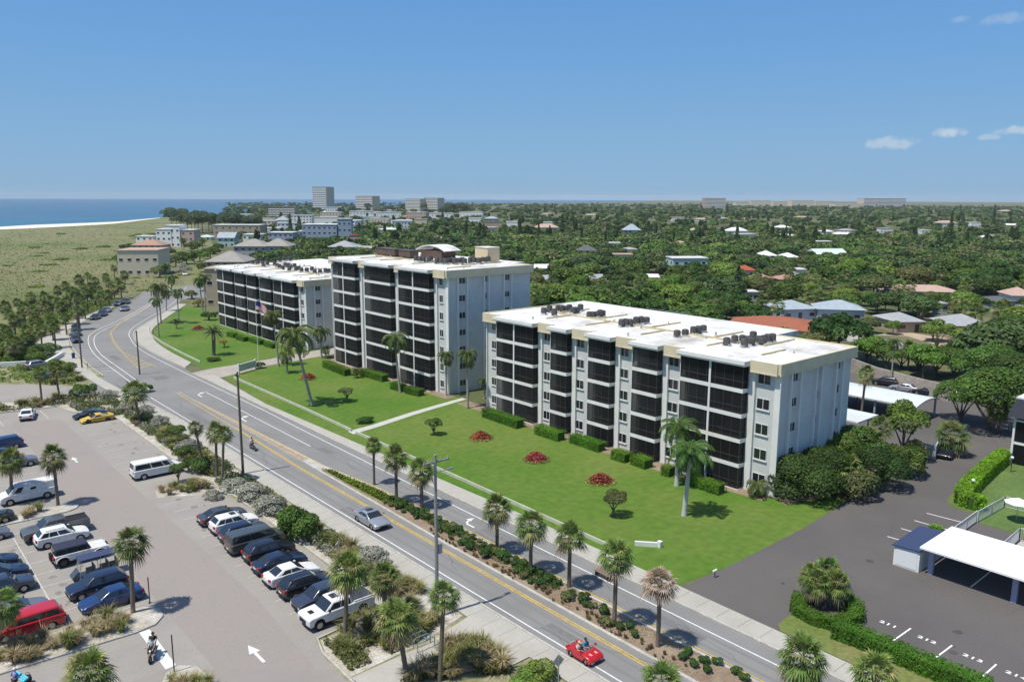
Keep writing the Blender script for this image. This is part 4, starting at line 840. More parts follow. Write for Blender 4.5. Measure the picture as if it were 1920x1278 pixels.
while len(pp)<9000:
    px,py=rng.uniform(-20,345),418+rng.random()**.8*150
    x,y=G(px,py)
    if inpoly(x,y,pol): pp.append((x,y,rng.uniform(.05,.3)))
pp=np.array(pp);sc_=.09+pp[:,1]*.0006
V,Fq=leafquads(pp,np.tile([0,0,1.],(len(pp),1)),sc_,rng,.7,.5);tag(tm.add(V,Fq).build('dune_grass',leafmat('dune_leaf',(.17,.19,.075),scale=.02,island=.15,objrand=0)),'mixed green and brown grass covering the beach dunes','grass',kind='stuff')

def cover(polys,n,m,label,name,seed,size=.16,zr=(.05,.35),z0=.02,clump=.55,hgt_=1):
    rng=np.random.default_rng(seed);pts=[]
    for poly in polys:
        xs=[p[0] for p in poly];ys=[p[1] for p in poly];k=0;tr=0;ph=rng.uniform(0,6,6)
        while k<n and tr<n*30:
            tr+=1;x=rng.uniform(min(xs),max(xs));y=rng.uniform(min(ys),max(ys))
            if not inpoly(x,y,poly): continue
            v=math.sin(x*1.3+ph[0])+math.sin(y*.9+ph[1])+math.sin(x*.7-y*1.7+ph[2])+math.sin(x*2.1+y*.6+ph[3])
            if v<clump*2-1+rng.normal(0,.3): continue
            pts.append((x,y,z0+rng.uniform(*zr)*(1+.5*v*hgt_*.5)));k+=1
    pts=np.array(pts);V,Fq=leafquads(pts,np.tile([0,0,.8],(len(pts),1)),size,rng,.5,.8)
    return tag(MB().add(V,Fq).build(name,m),label,name.replace('_',' '),kind='stuff')
STR1=[(32.1,53),(32.2,84),(31.4,88),(31.4,126),(27,134),(26.5,139),(33,141),(34.9,120),(35.1,53)]
cover([STR1],17000,leafmat('strip_green',(.15,.19,.06),objrand=0),'low green and olive beach plants filling the planting strip','low_plants',61,.15,(.03,.6),clump=.22)
cover([STR1],6500,lf_grey,'low silvery beach plants mixed in the planting strip','silver_plants',62,.14,(.03,.5),clump=.75)
cover([[(-30,142.6),(-30,147),(18.6,147.2),(28.5,145.8),(33,141.5),(26,139.6),(17,141)]],8000,leafmat('strip_olive',(.19,.2,.07),objrand=0),'low olive plants on the strip dividing the two lots','low_plants',63,.17,(.03,.5),clump=.3)
cover([[(30.4,153),(33.4,154),(33.6,176),(30,188),(20,180),(23,178),(21,165),(26.4,158)]],4000,lf_lite,'bright low plants around the upper lot island and shrubs','low_plants',64,.2,(.03,.5),clump=.3)
cover([[(24.6,46),(25,50.8),(30,51),(33.4,51.5),(33.6,47.3),(30.5,46)],[(31.3,43.8),(33.6,44.2),(34.8,39.6),(33,38.6),(26.5,42.6)]],3000,leafmat('strip_olive',(0,0,0)),'low olive plants on the sandy corner by the plaza','low_plants',65,.14,(.03,.35),clump=.4)
cover([[(30,180),(33,200),(40,221),(52,243),(70,271),(66,276),(45,255),(28,225),(18,200),(15,180)]],7000,lf_lite,'bright green ground plants along the outer bend pavement','ground_plants',66,.3,(.05,.6),clump=.25)

cover([[(43.1,45),(43.3,58),(43.5,71),(44.7,70),(44.9,60),(45.05,45)]],3600,leafmat('median_leaf',(.10,.15,.035),objrand=0),'loose low leaves filling between the median shrubs','low_plants',71,.09,(.02,.28),z0=.14,clump=.45)
cover([[(42.3,30),(42.4,60),(43.2,60),(45.0,44),(45.0,30)]],1500,gt,'dry leaves and twigs over the median mulch','dry_leaves',72,.06,(.0,.06),z0=.145,clump=.4)
# ---------------------------------------------------------------- vehicles
tyrem=mat('tyre',(.018,.018,.018),.8);rimm=mat('rim',(.42,.42,.43),.35,metal=.6);rimd=mat('rim_dark',(.06,.06,.06),.4,metal=.4)
cargl=mat('car_glass',(.02,.026,.032),.06,spec=.9);plast=mat('black_plastic',(.022,.022,.024),.6)
lampm=mat('headlight',(.75,.77,.8),.12,spec=.8);tailm=mat('taillight',(.42,.012,.012),.25)
def paint(n,c,metal=.0): return mat('paint_'+n,c,.28,spec=.5,coat=.7,metal=metal)
def wheel(par,x,y,r,wd,rim=rimm):
    key=('w',r,wd)
    if key not in MATS:
        b=MB();n=18;prof=[(-wd/2,r*.62),(-wd/2,r*.93),(-wd/2+.03,r),(wd/2-.03,r),(wd/2,r*.93),(wd/2,r*.62)];V=[];
        for i in range(n):
            a=2*PI*i/n
            for (yy,rr) in prof: V.append((rr*math.cos(a),yy,rr*math.sin(a)))
        k=len(prof);b.add(V,[(i*k+j,i*k+j+1,((i+1)%n)*k+j+1,((i+1)%n)*k+j) for i in range(n) for j in range(k-1)])
        q=MB();V=[(0,0,0)];
        for i in range(n):
            a=2*PI*i/n;V.append((r*.63*math.cos(a),0,r*.63*math.sin(a)))
        q.add([(v[0],wd/2-.035+(0.02 if j==0 else 0),v[2]) for j,v in enumerate(V)],[(0,i+1,(i+1)%n+1) for i in range(n)]);q.add([(v[0],-wd/2+.035-(0.02 if j==0 else 0),v[2]) for j,v in enumerate(V)],[(0,(i+1)%n+1,i+1) for i in range(n)])
        MATS[key]=(b.mesh('tyre',tyrem,40),q.mesh)
        MATS[key]=(MATS[key][0],{},q)
    t,rd,q=MATS[key]
    if rim.name not in rd: rd[rim.name]=q.mesh('rim',[rim])
    o=inst('wheel',t,par,(x,y,r));inst('rim',rd[rim.name],o)
def sidepoly(top,L,zb,xf,xr,ra):
    """outline in (x,z): top list from front to rear, then the underside with two wheel arches"""
    pts=list(top)
    def arch(xc): return [(xc-ra*math.cos(PI*k/8),zb+ra*.0+ (ra*1.0)*math.sin(PI*k/8)*.98) for k in range(9)]
    return pts+arch(xr)+arch(xf)
SPEC={
 'sedan':dict(L=4.75,W=1.84,zb=.24,r=.33,xf=1.42,xr=-1.38,top=[(2.2,.26),(2.36,.42),(2.34,.62),(2.05,.76),(1.1,.93),(.9,.97),(-1.55,1.03),(-2.2,1.0),(-2.34,.85),(-2.36,.5),(-2.2,.26)],gh=[(1.1,.93),(.2,1.42),(-.95,1.43),(-1.85,1.02)]),
 'coupe':dict(L=4.75,W=1.86,zb=.24,r=.34,xf=1.42,xr=-1.38,top=[(2.2,.26),(2.36,.42),(2.34,.62),(2.05,.76),(1.1,.92),(.9,.95),(-1.5,1.0),(-2.2,1.0),(-2.34,.85),(-2.36,.5),(-2.2,.26)],gh=[(1.0,.93),(.1,1.36),(-.8,1.36),(-1.9,1.0)]),
 'suv':dict(L=4.65,W=1.88,zb=.3,r=.36,xf=1.4,xr=-1.38,top=[(2.15,.32),(2.3,.5),(2.28,.82),(1.95,.95),(1.05,1.06),(.8,1.09),(-1.9,1.13),(-2.22,1.1),(-2.3,.8),(-2.3,.5),(-2.15,.32)],gh=[(1.15,1.06),(.35,1.63),(-1.6,1.64),(-2.18,1.12)]),
 'minivan':dict(L=5.1,W=1.96,zb=.27,r=.35,xf=1.55,xr=-1.5,top=[(2.4,.28),(2.52,.45),(2.5,.75),(2.2,.92),(1.55,1.05),(1.3,1.08),(-2.2,1.1),(-2.48,1.05),(-2.52,.8),(-2.52,.5),(-2.4,.28)],gh=[(1.75,1.03),(.75,1.68),(-2.05,1.7),(-2.42,1.08)]),
 'van':dict(L=5.6,W=2.0,zb=.36,r=.37,xf=1.85,xr=-1.65,top=[(2.65,.38),(2.78,.55),(2.74,.95),(2.4,1.1),(1.9,1.2),(1.6,1.22),(-2.6,1.24),(-2.76,1.2),(-2.78,.9),(-2.8,.55),(-2.68,.38)],gh=[(2.0,1.18),(1.25,1.98),(-2.6,2.02),(-2.76,1.22)]),
 'pickup':dict(L=5.85,W=2.02,zb=.5,r=.41,xf=1.95,xr=-1.78,top=[(2.75,.45),(2.9,.6),(2.88,1.05),(2.7,1.16),(1.45,1.25),(1.2,1.27),(-.98,1.3),(-1.0,1.3),(-2.85,1.3),(-2.93,1.2),(-2.93,.6),(-2.85,.48)],gh=[(1.5,1.25),(.75,1.9),(-.8,1.92),(-1.02,1.3)]),
 'offroad':dict(L=4.7,W=1.86,zb=.52,r=.42,xf=1.5,xr=-1.5,top=[(2.1,.5),(2.2,.62),(2.2,1.05),(2.1,1.13),(.85,1.18),(.7,1.2),(-2.1,1.2),(-2.14,1.15),(-2.16,.8),(-2.16,.6),(-2.1,.5)],gh=[(.85,1.19),(.55,1.8),(-2.08,1.82),(-2.13,1.2)]),
 'sports':dict(L=4.5,W=1.95,zb=.17,r=.34,xf=1.32,xr=-1.3,top=[(2.1,.17),(2.26,.28),(2.2,.42),(1.3,.66),(.9,.74),(-1.2,.88),(-2.0,.86),(-2.22,.72),(-2.22,.35),(-2.1,.18)],gh=[(1.0,.72),(.15,1.13),(-.45,1.14),(-1.7,.87)]),
 'roadster':dict(L=3.9,W=1.62,zb=.2,r=.3,xf=1.15,xr=-1.12,top=[(1.8,.22),(1.95,.36),(1.9,.55),(1.5,.72),(.72,.80),(.5,.8),(-.85,.82),(-1.5,.76),(-1.86,.6),(-1.92,.4),(-1.8,.22)],gh=None)}
def car(kind,x,y,ang,pm,label,group=None,cat='car',roofm=None,sol=None,rim=rimm,cargo=False,cover=False,name=None,roofrails=False,sunroof=False,nb=None,sc=1.0):
    S=SPEC[kind];L,W=S['L'],S['W'];root=empty(name or {'sedan':'parked_car','coupe':'car','suv':'parked_suv','minivan':'minivan','van':'van','pickup':'pickup_truck','offroad':'off_road_vehicle','sports':'sports_car','roadster':'convertible_car'}[kind],(x,y,0),math.radians(ang),label,cat,group)
    root.scale=(sc,sc,sc)
    ra=S['r']*1.17;pl=sidepoly(S['top'],L,S['zb'],S['xf'],S['xr'],ra);nt_=len(S['top']);cz=.62 if kind not in('pickup','offroad','van') else .85
    rings=[]
    for yy,k,ins,crown in [(-W/2,.9,.13,-.03),(-W/2+.09,.98,.05,0),(-W*.22,1,0,.025),(W*.22,1,0,.025),(W/2-.09,.98,.05,0),(W/2,.9,.13,-.03)]:
        R_=[]
        for i,(px,pz) in enumerate(pl):
            X,Z=px,pz
            if i<nt_:
                if abs(px)>L/2-.45: X=px-math.copysign(ins*(1 if kind not in('offroad','pickup','van') else .5),px)
                if pz>.6 and i not in(0,nt_-1): Z=pz+crown
            else: Z=pz
            R_.append((X,yy,Z))
        rings.append(R_)
    b=MB();n=len(pl);V=[v for r in rings for v in r];Fs=[]
    for i in range(5):
        for j in range(n):
            Fs.append((i*n+j,i*n+(j+1)%n,(i+1)*n+(j+1)%n,(i+1)*n+j))
    Fs+=[tuple(range(n))[::-1],tuple(range(5*n,6*n))]
    b.add(V,Fs)
    body=b.build('body',pm,root,smooth=50);bv=body.modifiers.new('bevel','BEVEL');bv.width=.055;bv.segments=3;bv.limit_method='ANGLE';bv.angle_limit=math.radians(32)
    MB().box(-L/2+.3,L/2-.3,-W/2+.14,W/2-.14,S['zb']-.04,S['zb']+.3).build('underbody',plast,root)
    g=S['gh'];t=S['top']
    if g:
        (xa,za),(xb,zb2),(xc,zc2),(xd,zd)=g;yb=W/2-.07;yt=W/2-(.26 if kind in('sedan','coupe','suv','sports') else .17)
        if kind=='offroad': yt=W/2-.1
        za-=.02;zd-=.03
        V=[(xa,-yb,za),(xa,yb,za),(xb,yt,zb2),(xb,-yt,zb2),(xd,-yb,zd),(xd,yb,zd),(xc,yt,zc2),(xc,-yt,zc2),((xa+xd)/2,-yb,(za+zd)/2),((xa+xd)/2,yb,(za+zd)/2),((xb+xc)/2,0,max(zb2,zc2)+.035)]
        c=MB().add(V,[(0,1,2,3),(5,4,7,6),(0,3,7,4,8),(1,9,5,6,2),(2,10,3),(6,10,2),(7,10,6),(3,10,7),(1,0,8,4,5,9)])
        cb_=c.build('cabin',roofm or pm,root,smooth=50);bv=cb_.modifiers.new('bevel','BEVEL');bv.width=.12;bv.segments=3;bv.limit_method='ANGLE';bv.angle_limit=math.radians(25)
        def panel(nm,a,b_,c_,d_,u0,u1,v0,v1,par=root,m=cargl):
            a,b_,c_,d_=[np.array(q,float) for q in(a,b_,c_,d_)];f=lambda u,v:(a*(1-u)+b_*u)*(1-v)+(d_*(1-u)+c_*u)*v
            nn=unit(np.cross(b_-a,d_-a));q=[f(u0,v0)+nn*.012,f(u1,v0)+nn*.012,f(u1,v1)+nn*.012,f(u0,v1)+nn*.012]
            q2=[p-nn*.03 for p in q]
            return MB().add(q+q2,[(0,1,2,3),(1,0,4,5),(2,1,5,6),(3,2,6,7),(0,3,7,4)]).build(nm,m,par)
        panel('windshield',V[0],V[1],V[2],V[3],.05,.95,.08,.92)
        if not cargo: panel('rear_window',V[5],V[4],V[7],V[6],.09,.91,.22 if kind in('suv','minivan','van') else .12,.88)
        segs={'sedan':[(.1,.46),(.5,.82)],'coupe':[(.1,.55),(.58,.8)],'suv':[(.13,.42),(.46,.70),(.73,.93)],'minivan':[(.15,.38),(.41,.68),(.71,.95)],'van':[(.1,.24),(.27,.55),(.58,.95)],'pickup':[(.13,.50),(.55,.9)],'offroad':[(.12,.36),(.40,.63),(.68,.96)],'sports':[(.12,.62)]}[kind]
        if cargo: segs=[(.1,.24)]
        for sg in(0,1):
            for(u0,u1) in segs:
                # the side panel between belt and roof; the belt line is longer than the roof line
                if sg==0: a,b_,c_,d_=V[0],V[4],V[7],V[3]
                else: a,b_,c_,d_=V[1],V[5],V[6],V[2]
                if sg==0: panel('side_window',b_,a,d_,c_,1-u1,1-u0,.12,.80)
                else: panel('side_window',a,b_,c_,d_,u0,u1,.12,.80)
        if cargo:
            for (u0,u1,sg) in [(.42,.54,0),(.66,.80,0),(.42,.54,1)]:
                if sg==0: panel('side_window',V[4],V[0],V[3],V[7],1-u1,1-u0,.25,.55)
                else: panel('side_window',V[1],V[5],V[6],V[2],u0,u1,.25,.55)
        if sunroof: MB().box(xb-.75,xb-.2,-.36,.36,max(zb2,zc2)+.03,max(zb2,zc2)+.05).build('sunroof',cargl,root)
        if roofrails:
            for sg in(-1,1): MB().tube([(xb-.2,sg*(yt-.05),zb2+.07),(xc+.2,sg*(yt-.05),zc2+.07)],.025,5).box(xb-.24,xb-.18,sg*(yt-.05)-.02,sg*(yt-.05)+.02,zb2,zb2+.07).build('roof_rail',steel,root)
    for xx in(S['xf'],S['xr']):
        for sg in(-1,1): wheel(root,xx,sg*(W/2-.13),S['r'],.24,rim)
    zf=[p for p in t if p[0]>L/2-.35];zt=max(p[1] for p in zf);fx=L/2
    hz=zt-.12
    for sg in(-1,1):
        MB().box(fx-.17,fx-.055,sg*(W/2-.52),sg*(W/2-.16),hz-.14,hz).build('headlight',lampm,root)
        zr=(t[-4][1] if kind!='pickup' else 1.1)-.05;MB().box(-fx+.02,-fx+.2,sg*(W/2-.42),sg*(W/2-.07),zr-.22,zr-.02).build('taillight',tailm,root)
        mz=(g[0][1] if g else .85)+.08;mx=(g[0][0]-.35 if g else .45);MB().box(mx-.06,mx+.08,sg*(W/2-.02),sg*(W/2+.17),mz,mz+.15).build('mirror',plast if kind in('pickup','offroad') else pm,root)
    MB().box(fx-.1,fx-.0,-W/2+.5,W/2-.5,S['zb']+.12,hz-.1 if kind!='offroad' else 1.05).build('grille',plast,root)
    MB().box(-fx-.005,-fx+.06,-.26,.26,.62,.74).build('licence_plate',mat('plate',(.6,.6,.58),.6),root)
    MB().box(-fx-.02,-fx+.12,-W/2+.2,W/2-.2,S['zb']+.03,S['zb']+.2).build('bumper',plast,root)
    if kind=='pickup':
        if cover: MB().box(-2.86,-1.06,-W/2+.14,W/2-.14,1.315,1.36).build('bed_cover',mat('tonneau',(.05,.055,.07),.6),root)
        else: MB().box(-2.82,-1.08,-W/2+.16,W/2-.16,1.31,1.33).build('bed_liner',mat('bed_dark',(.02,.02,.02),.8),root)
        for sg in(-1,1): MB().box(-2.86,-1.06,sg*(W/2-.15),sg*(W/2-.05),1.3,1.40).build('bed_rail',pm,root)
        for sg in(-1,1): MB().box(-.9,1.3,sg*(W/2-.12),sg*(W/2+.04),.38,.44).build('side_step',plast,root)
        if cover: MB().box(1.75,2.4,-.28,.28,1.2,1.235).build('hood_scoop',plast,root)
    if kind=='offroad':
        b=MB();b.tube([(-2.2,0,1.0),(-2.42,0,1.0)],.38,14).build('spare_wheel',tyrem,root)
        for xx in(S['xf'],S['xr']):
            for sg in(-1,1):
                f=MB();pr=[(xx+.62*math.cos(a),.55+.5*math.sin(a)) for a in np.linspace(.1,PI-.1,7)]
                for (a0,b0),(a1,b1) in zip(pr[:-1],pr[1:]): f.add([(a0,sg*(W/2-.06),b0),(a1,sg*(W/2-.06),b1),(a1,sg*(W/2+.1),b1),(a0,sg*(W/2+.1),b0)],[(0,1,2,3)])
                f.build('fender',pm,root)
        for sg in(-1,1): MB().box(-.75,.8,sg*(W/2-.04),sg*(W/2+.1),.5,.56).build('side_step',plast,root)
    return root
PW=paint('white',(.78,.78,.77));PNV=paint('navy',(.014,.021,.05));PBK=paint('black',(.012,.013,.018));PGR=paint('grey',(.12,.125,.13),.3);PSL=paint('silver',(.36,.38,.41),.4)
PRD=paint('red',(.46,.012,.018));PYL=paint('yellow',(.82,.52,.01));PGY=paint('gunmetal',(.07,.075,.085),.3);PGG=paint('green_grey',(.075,.085,.08),.2);PBL=paint('blue',(.012,.035,.12));PPU=paint('grey_violet',(.19,.185,.22),.3);PCH=paint('charcoal_blue',(.045,.055,.085),.2)
def at2(px1,py1,px2,py2,kind,flip,side=-1):
    """near side wheel contacts in the photo -> centre; side -1: the near side is at smaller y"""
    a=G(px1,py1);b=G(px2,py2);W=SPEC[kind]['W']
    return (a[0]+b[0])/2,(a[1]+b[1])/2+W/2-.1
gR='cars parked nose out along the planting strip';yk=lambda i:52.35+2.75*(10-i)+.9
for i,kind,x,ang,pm,l,kw in [
 (1,'sedan',28.0,0,PGY,'dark grey sedan at the far end of the strip row, beside the white wagon',{}),
 (2,'suv',28.1,0,PW,'white wagon with a black sunroof second from the far end of the strip row',dict(sunroof=True)),
 (3,'suv',28.0,0,PNV,'navy vehicle between the white wagon and the big grey van',{}),
 (4,'van',28.0,0,PGG,'big dark grey green passenger van in the strip row',dict(sc=.97)),
 (5,'suv',28.1,0,PBK,'black crossover with glowing red tail lamps just below the grey van',{}),
 (6,'sedan',27.9,0,PNV,'navy sedan parked between the black crossover and the white sedan',{}),
 (7,'sedan',27.7,0,PW,'white sedan with dark rear window between two dark cars of the strip row',{}),
 (8,'suv',27.7,0,PBK,'black estate with silver roof rails below the white sedan',dict(roofrails=True)),
 (9,'suv',27.6,180,PCH,'dark blue crossover parked nose towards the aisle beside the white pickup',dict()),
 (10,'pickup',27.6,180,PW,'white crew cab pickup with black bed cover and roof window',dict(cover=True,sunroof=True))]:
    car(kind,x,yk(i),ang,pm,l,gR if kind!='van' else None,{'pickup':'pickup truck','van':'van','suv':'suv','sedan':'car'}[kind],**kw)
car('van',27.2,96.6,0,PW,'white passenger van with long dark side windows beside empty stalls',None,'van')
car('sports',27.9,126.4,178,PYL,'low yellow sports car at the far end of the empty stalls',None,'sports car',rim=rimd)
car('sports',27.6,129.4,178,PBK,'black and red sports car hidden behind the yellow one',None,'sports car',rim=rimd)
x,y=G(52,783);car('sedan',x,y,75,PW,'small white sedan alone at the far left of the lot',None,'car')
gL='cars in the left rows of the beach lot'
def two(a,b,c,d,kind,rev,pm,l,cat,**kw):
    x,y=at2(a,b,c,d,kind,rev);S=SPEC[kind];cx=x+(-(S['xf']+S['xr'])/2 if not rev else (S['xf']+S['xr'])/2)
    return car(kind,cx,y,180 if rev else 0,pm,l,gL,cat,**kw)
x,y=G(22,842);car('suv',x-.8,y+.9,180,PBL,'dark blue suv at the top of the left row',gL,'suv')
x,y=G(60,855);car('sedan',13.6,114.9,180,PBK,'dark car half hidden between the blue and the grey suv',gL,'car')
two(11,880,56,876,'suv',False,PPU,'grey suv parked nose right above the white cargo van','suv')
two(12,947,97,935,'van',True,PW,'white cargo van with small side windows behind a grass bed','van',cargo=True)
car('pickup',14.2,84.9,180,PGR,'grey crew cab pickup with open dark bed beside the white suv',gL,'pickup truck')
two(90,1030,151,1013,'suv',False,PW,'white suv parked between grey pickup and white off-roader','suv',roofrails=True)
two(120,1064,189,1045,'offroad',False,PW,'white boxy off-roader with black roof and spare wheel','off-road car',roofm=mat('soft_top',(.03,.035,.06),.7),rim=rimd)
car('suv',14.3,69.9,180,PNV,'navy suv parked nose left beside the golf cart',gL,'suv')
car('sedan',14.6,66.9,180,PBL,'dark blue sedan nearest the grass bed with the lone palm',gL,'car')
car('sedan',8.0,80.6,0,PNV,'navy car topmost of three at the left photo edge',gL,'car')
car('sedan',8.3,77.6,0,PNV,'navy car in the middle of three at the left photo edge',gL,'car')
car('suv',8.2,74.6,0,PCH,'dark blue suv lowest of three at the left photo edge',gL,'suv')
car('sedan',8.3,69.6,0,PPU,'grey violet hatchback tucked behind the red minivan',gL,'car')
car('minivan',8.6,66.6,180,PRD,'red minivan nosing out beside the tan grass clumps',gL,'minivan')
x,y=G(8,980);car('suv',x-1.3,y+.6,0,PBK,'black car cut by the left edge left of the grey pickup',gL,'car')
x,y=G(5,1010);car('sedan',x-1.6,y+.6,0,PPU,'grey violet car cut by the left edge under the black one',gL,'car')
x,y=G(268,1302,1.6);car('suv',x,y,85,paint('slate',(.12,.15,.22),.3),'slate blue suv roof cut by the bottom photo edge',None,'suv')
x,y=G(72,690);car('suv',x,y,20,PSL,'silver suv behind the upper lot shrubs',None,'suv')
x,y=G(98,712);car('sedan',x,y,10,PGY,'grey car parked under the upper twin palms',None,'car')
# road traffic
x,y=G(697,981);car('coupe',x,y,-90,PSL,'silver two door car driving towards the camera on the near lanes',None,'car',sunroof=True)
x,y=G(1096,1232);rc=car('roadster',x,y,-90,PRD,'small open red convertible with two people on the road',None,'convertible car')
gQ='cars queued and parked at the road bend'
for a,b,ang,k,pm,l in [(143,641,-96,'suv',PCH,'nearest dark suv parked at the kerb of the road bend'),(143,628,-97,'suv',PGG,'second dark suv parked at the kerb of the road bend'),(143,619,-97,'sedan',PBK,'third car parked at the kerb of the road bend'),
  (179,598,-118,'sedan',PBK,'dark car first in the line past the parked suvs'),(192,592,-118,'suv',PNV,'navy suv second in the line at the bend'),(200,585,-118,'sedan',PSL,'light car half hidden behind the navy suv at the bend'),(222,572,-118,'sedan',PSL,'light grey car beside the grass at the bend'),(234,582,-118,'sedan',PPU,'grey sedan in the driving lane at the bend'),(236,569,-118,'suv',PGY,'dark pickup like suv leading the pair in the bend lane')]:
    x,y=G(a,b);car(k,x,y,ang,pm,l,gQ,'car')
x,y=G(346,516);car('sedan',x,y,-100,PW,'white car coming down the far side street',None,'car')
gB='cars parked behind the condominiums along the concrete wall'
for a,b,ang,k,pm,l in [(1660,722,100,'suv',PBK,'black suv behind the thin tall palm by the wall'),(1695,733,100,'sedan',PSL,'silver car between two black ones by the wall'),(1738,740,100,'sedan',PBK,'black car third along the concrete wall'),(1779,748,100,'suv',PBK,'black suv at the tree end of the concrete wall')]:
    x,y=G(a,b);car(k,x,y,ang,pm,l,gB,'car')
x,y=G(1782,862);car('sedan',x+1.5,y+1,190,PBK,'dark car in the shade beyond the low wide palm',None,'car')
# golf cart
cx,cy=14.9,73.2
t=empty('golf_cart',(cx,cy,0),PI,'six seat golf cart with a long dark blue canopy','golf cart')

t['label']='six seat golf cart with a long dark blue canopy beside the navy suv'
MB().box(-1.6,1.55,-.58,.58,.3,.42).add([(1.55,-.58,.3),(1.55,.58,.3),(1.9,.5,.45),(1.9,-.5,.45),(1.3,-.58,1.0),(1.3,.58,1.0),(1.5,.5,.85),(1.5,-.5,.85)],[(0,3,2,1),(4,5,6,7),(2,3,7,6),(0,1,5,4),(1,2,6,5),(3,0,4,7)]).build('body',PGY,t)
MB().box(-1.9,1.25,-.68,.68,1.9,1.96).build('canopy',mat('cart_roof',(.05,.06,.12),.5),t)
for xx in(-.95,.15,-1.7):
    MB().box(xx-.05,xx+.45,-.55,.55,.42,.75).box(xx-.14,xx-.051,-.55,.55,.6,1.15).build('seat',mat('cart_seat',(.25,.22,.17),.8),t)
for xx in(-1.8,-.4,1.1):
    for sg in(-1,1): MB().tube([(xx+(.2 if xx>1 else 0),sg*.6,.4),(xx,sg*.62,1.9)],.025,6).build('post',steel,t)
for xx in(-1.25,1.25):
    for sg in(-1,1): wheel(t,xx,sg*.52,.25,.18)
MB().add([(1.32,-.5,1.0),(1.32,.5,1.0),(1.18,.5,1.85),(1.18,-.5,1.85)],[(0,1,2,3)]).build('windscreen',mat('clear_screen',(.3,.35,.36),.05,alpha=.35),t)
# open cockpit of the red convertible
rc.scale=(.66,.9,.92)
MB().box(-.75,.5,-.62,.62,.835,.85).build('cockpit',plast,rc)
for sg in(-1,1): MB().box(-.62,-.5,sg*.33-.22,sg*.33+.22,.85,1.15).build('seat',mat('tan_seat',(.45,.3,.2),.7),rc)
MB().add([(.62,-.55,.83),(.62,.55,.83),(.42,.48,1.15),(.42,-.48,1.15)],[(0,1,2,3)]).build('windshield',mat('clear_screen',(.3,.3,.3)),rc)
for sg in(-1,1): MB().box(1.0,1.5,sg*.3-.1,sg*.3+.1,.765,.79).build('hood_stripe',mat('pinkish',(.75,.3,.26),.5),rc)
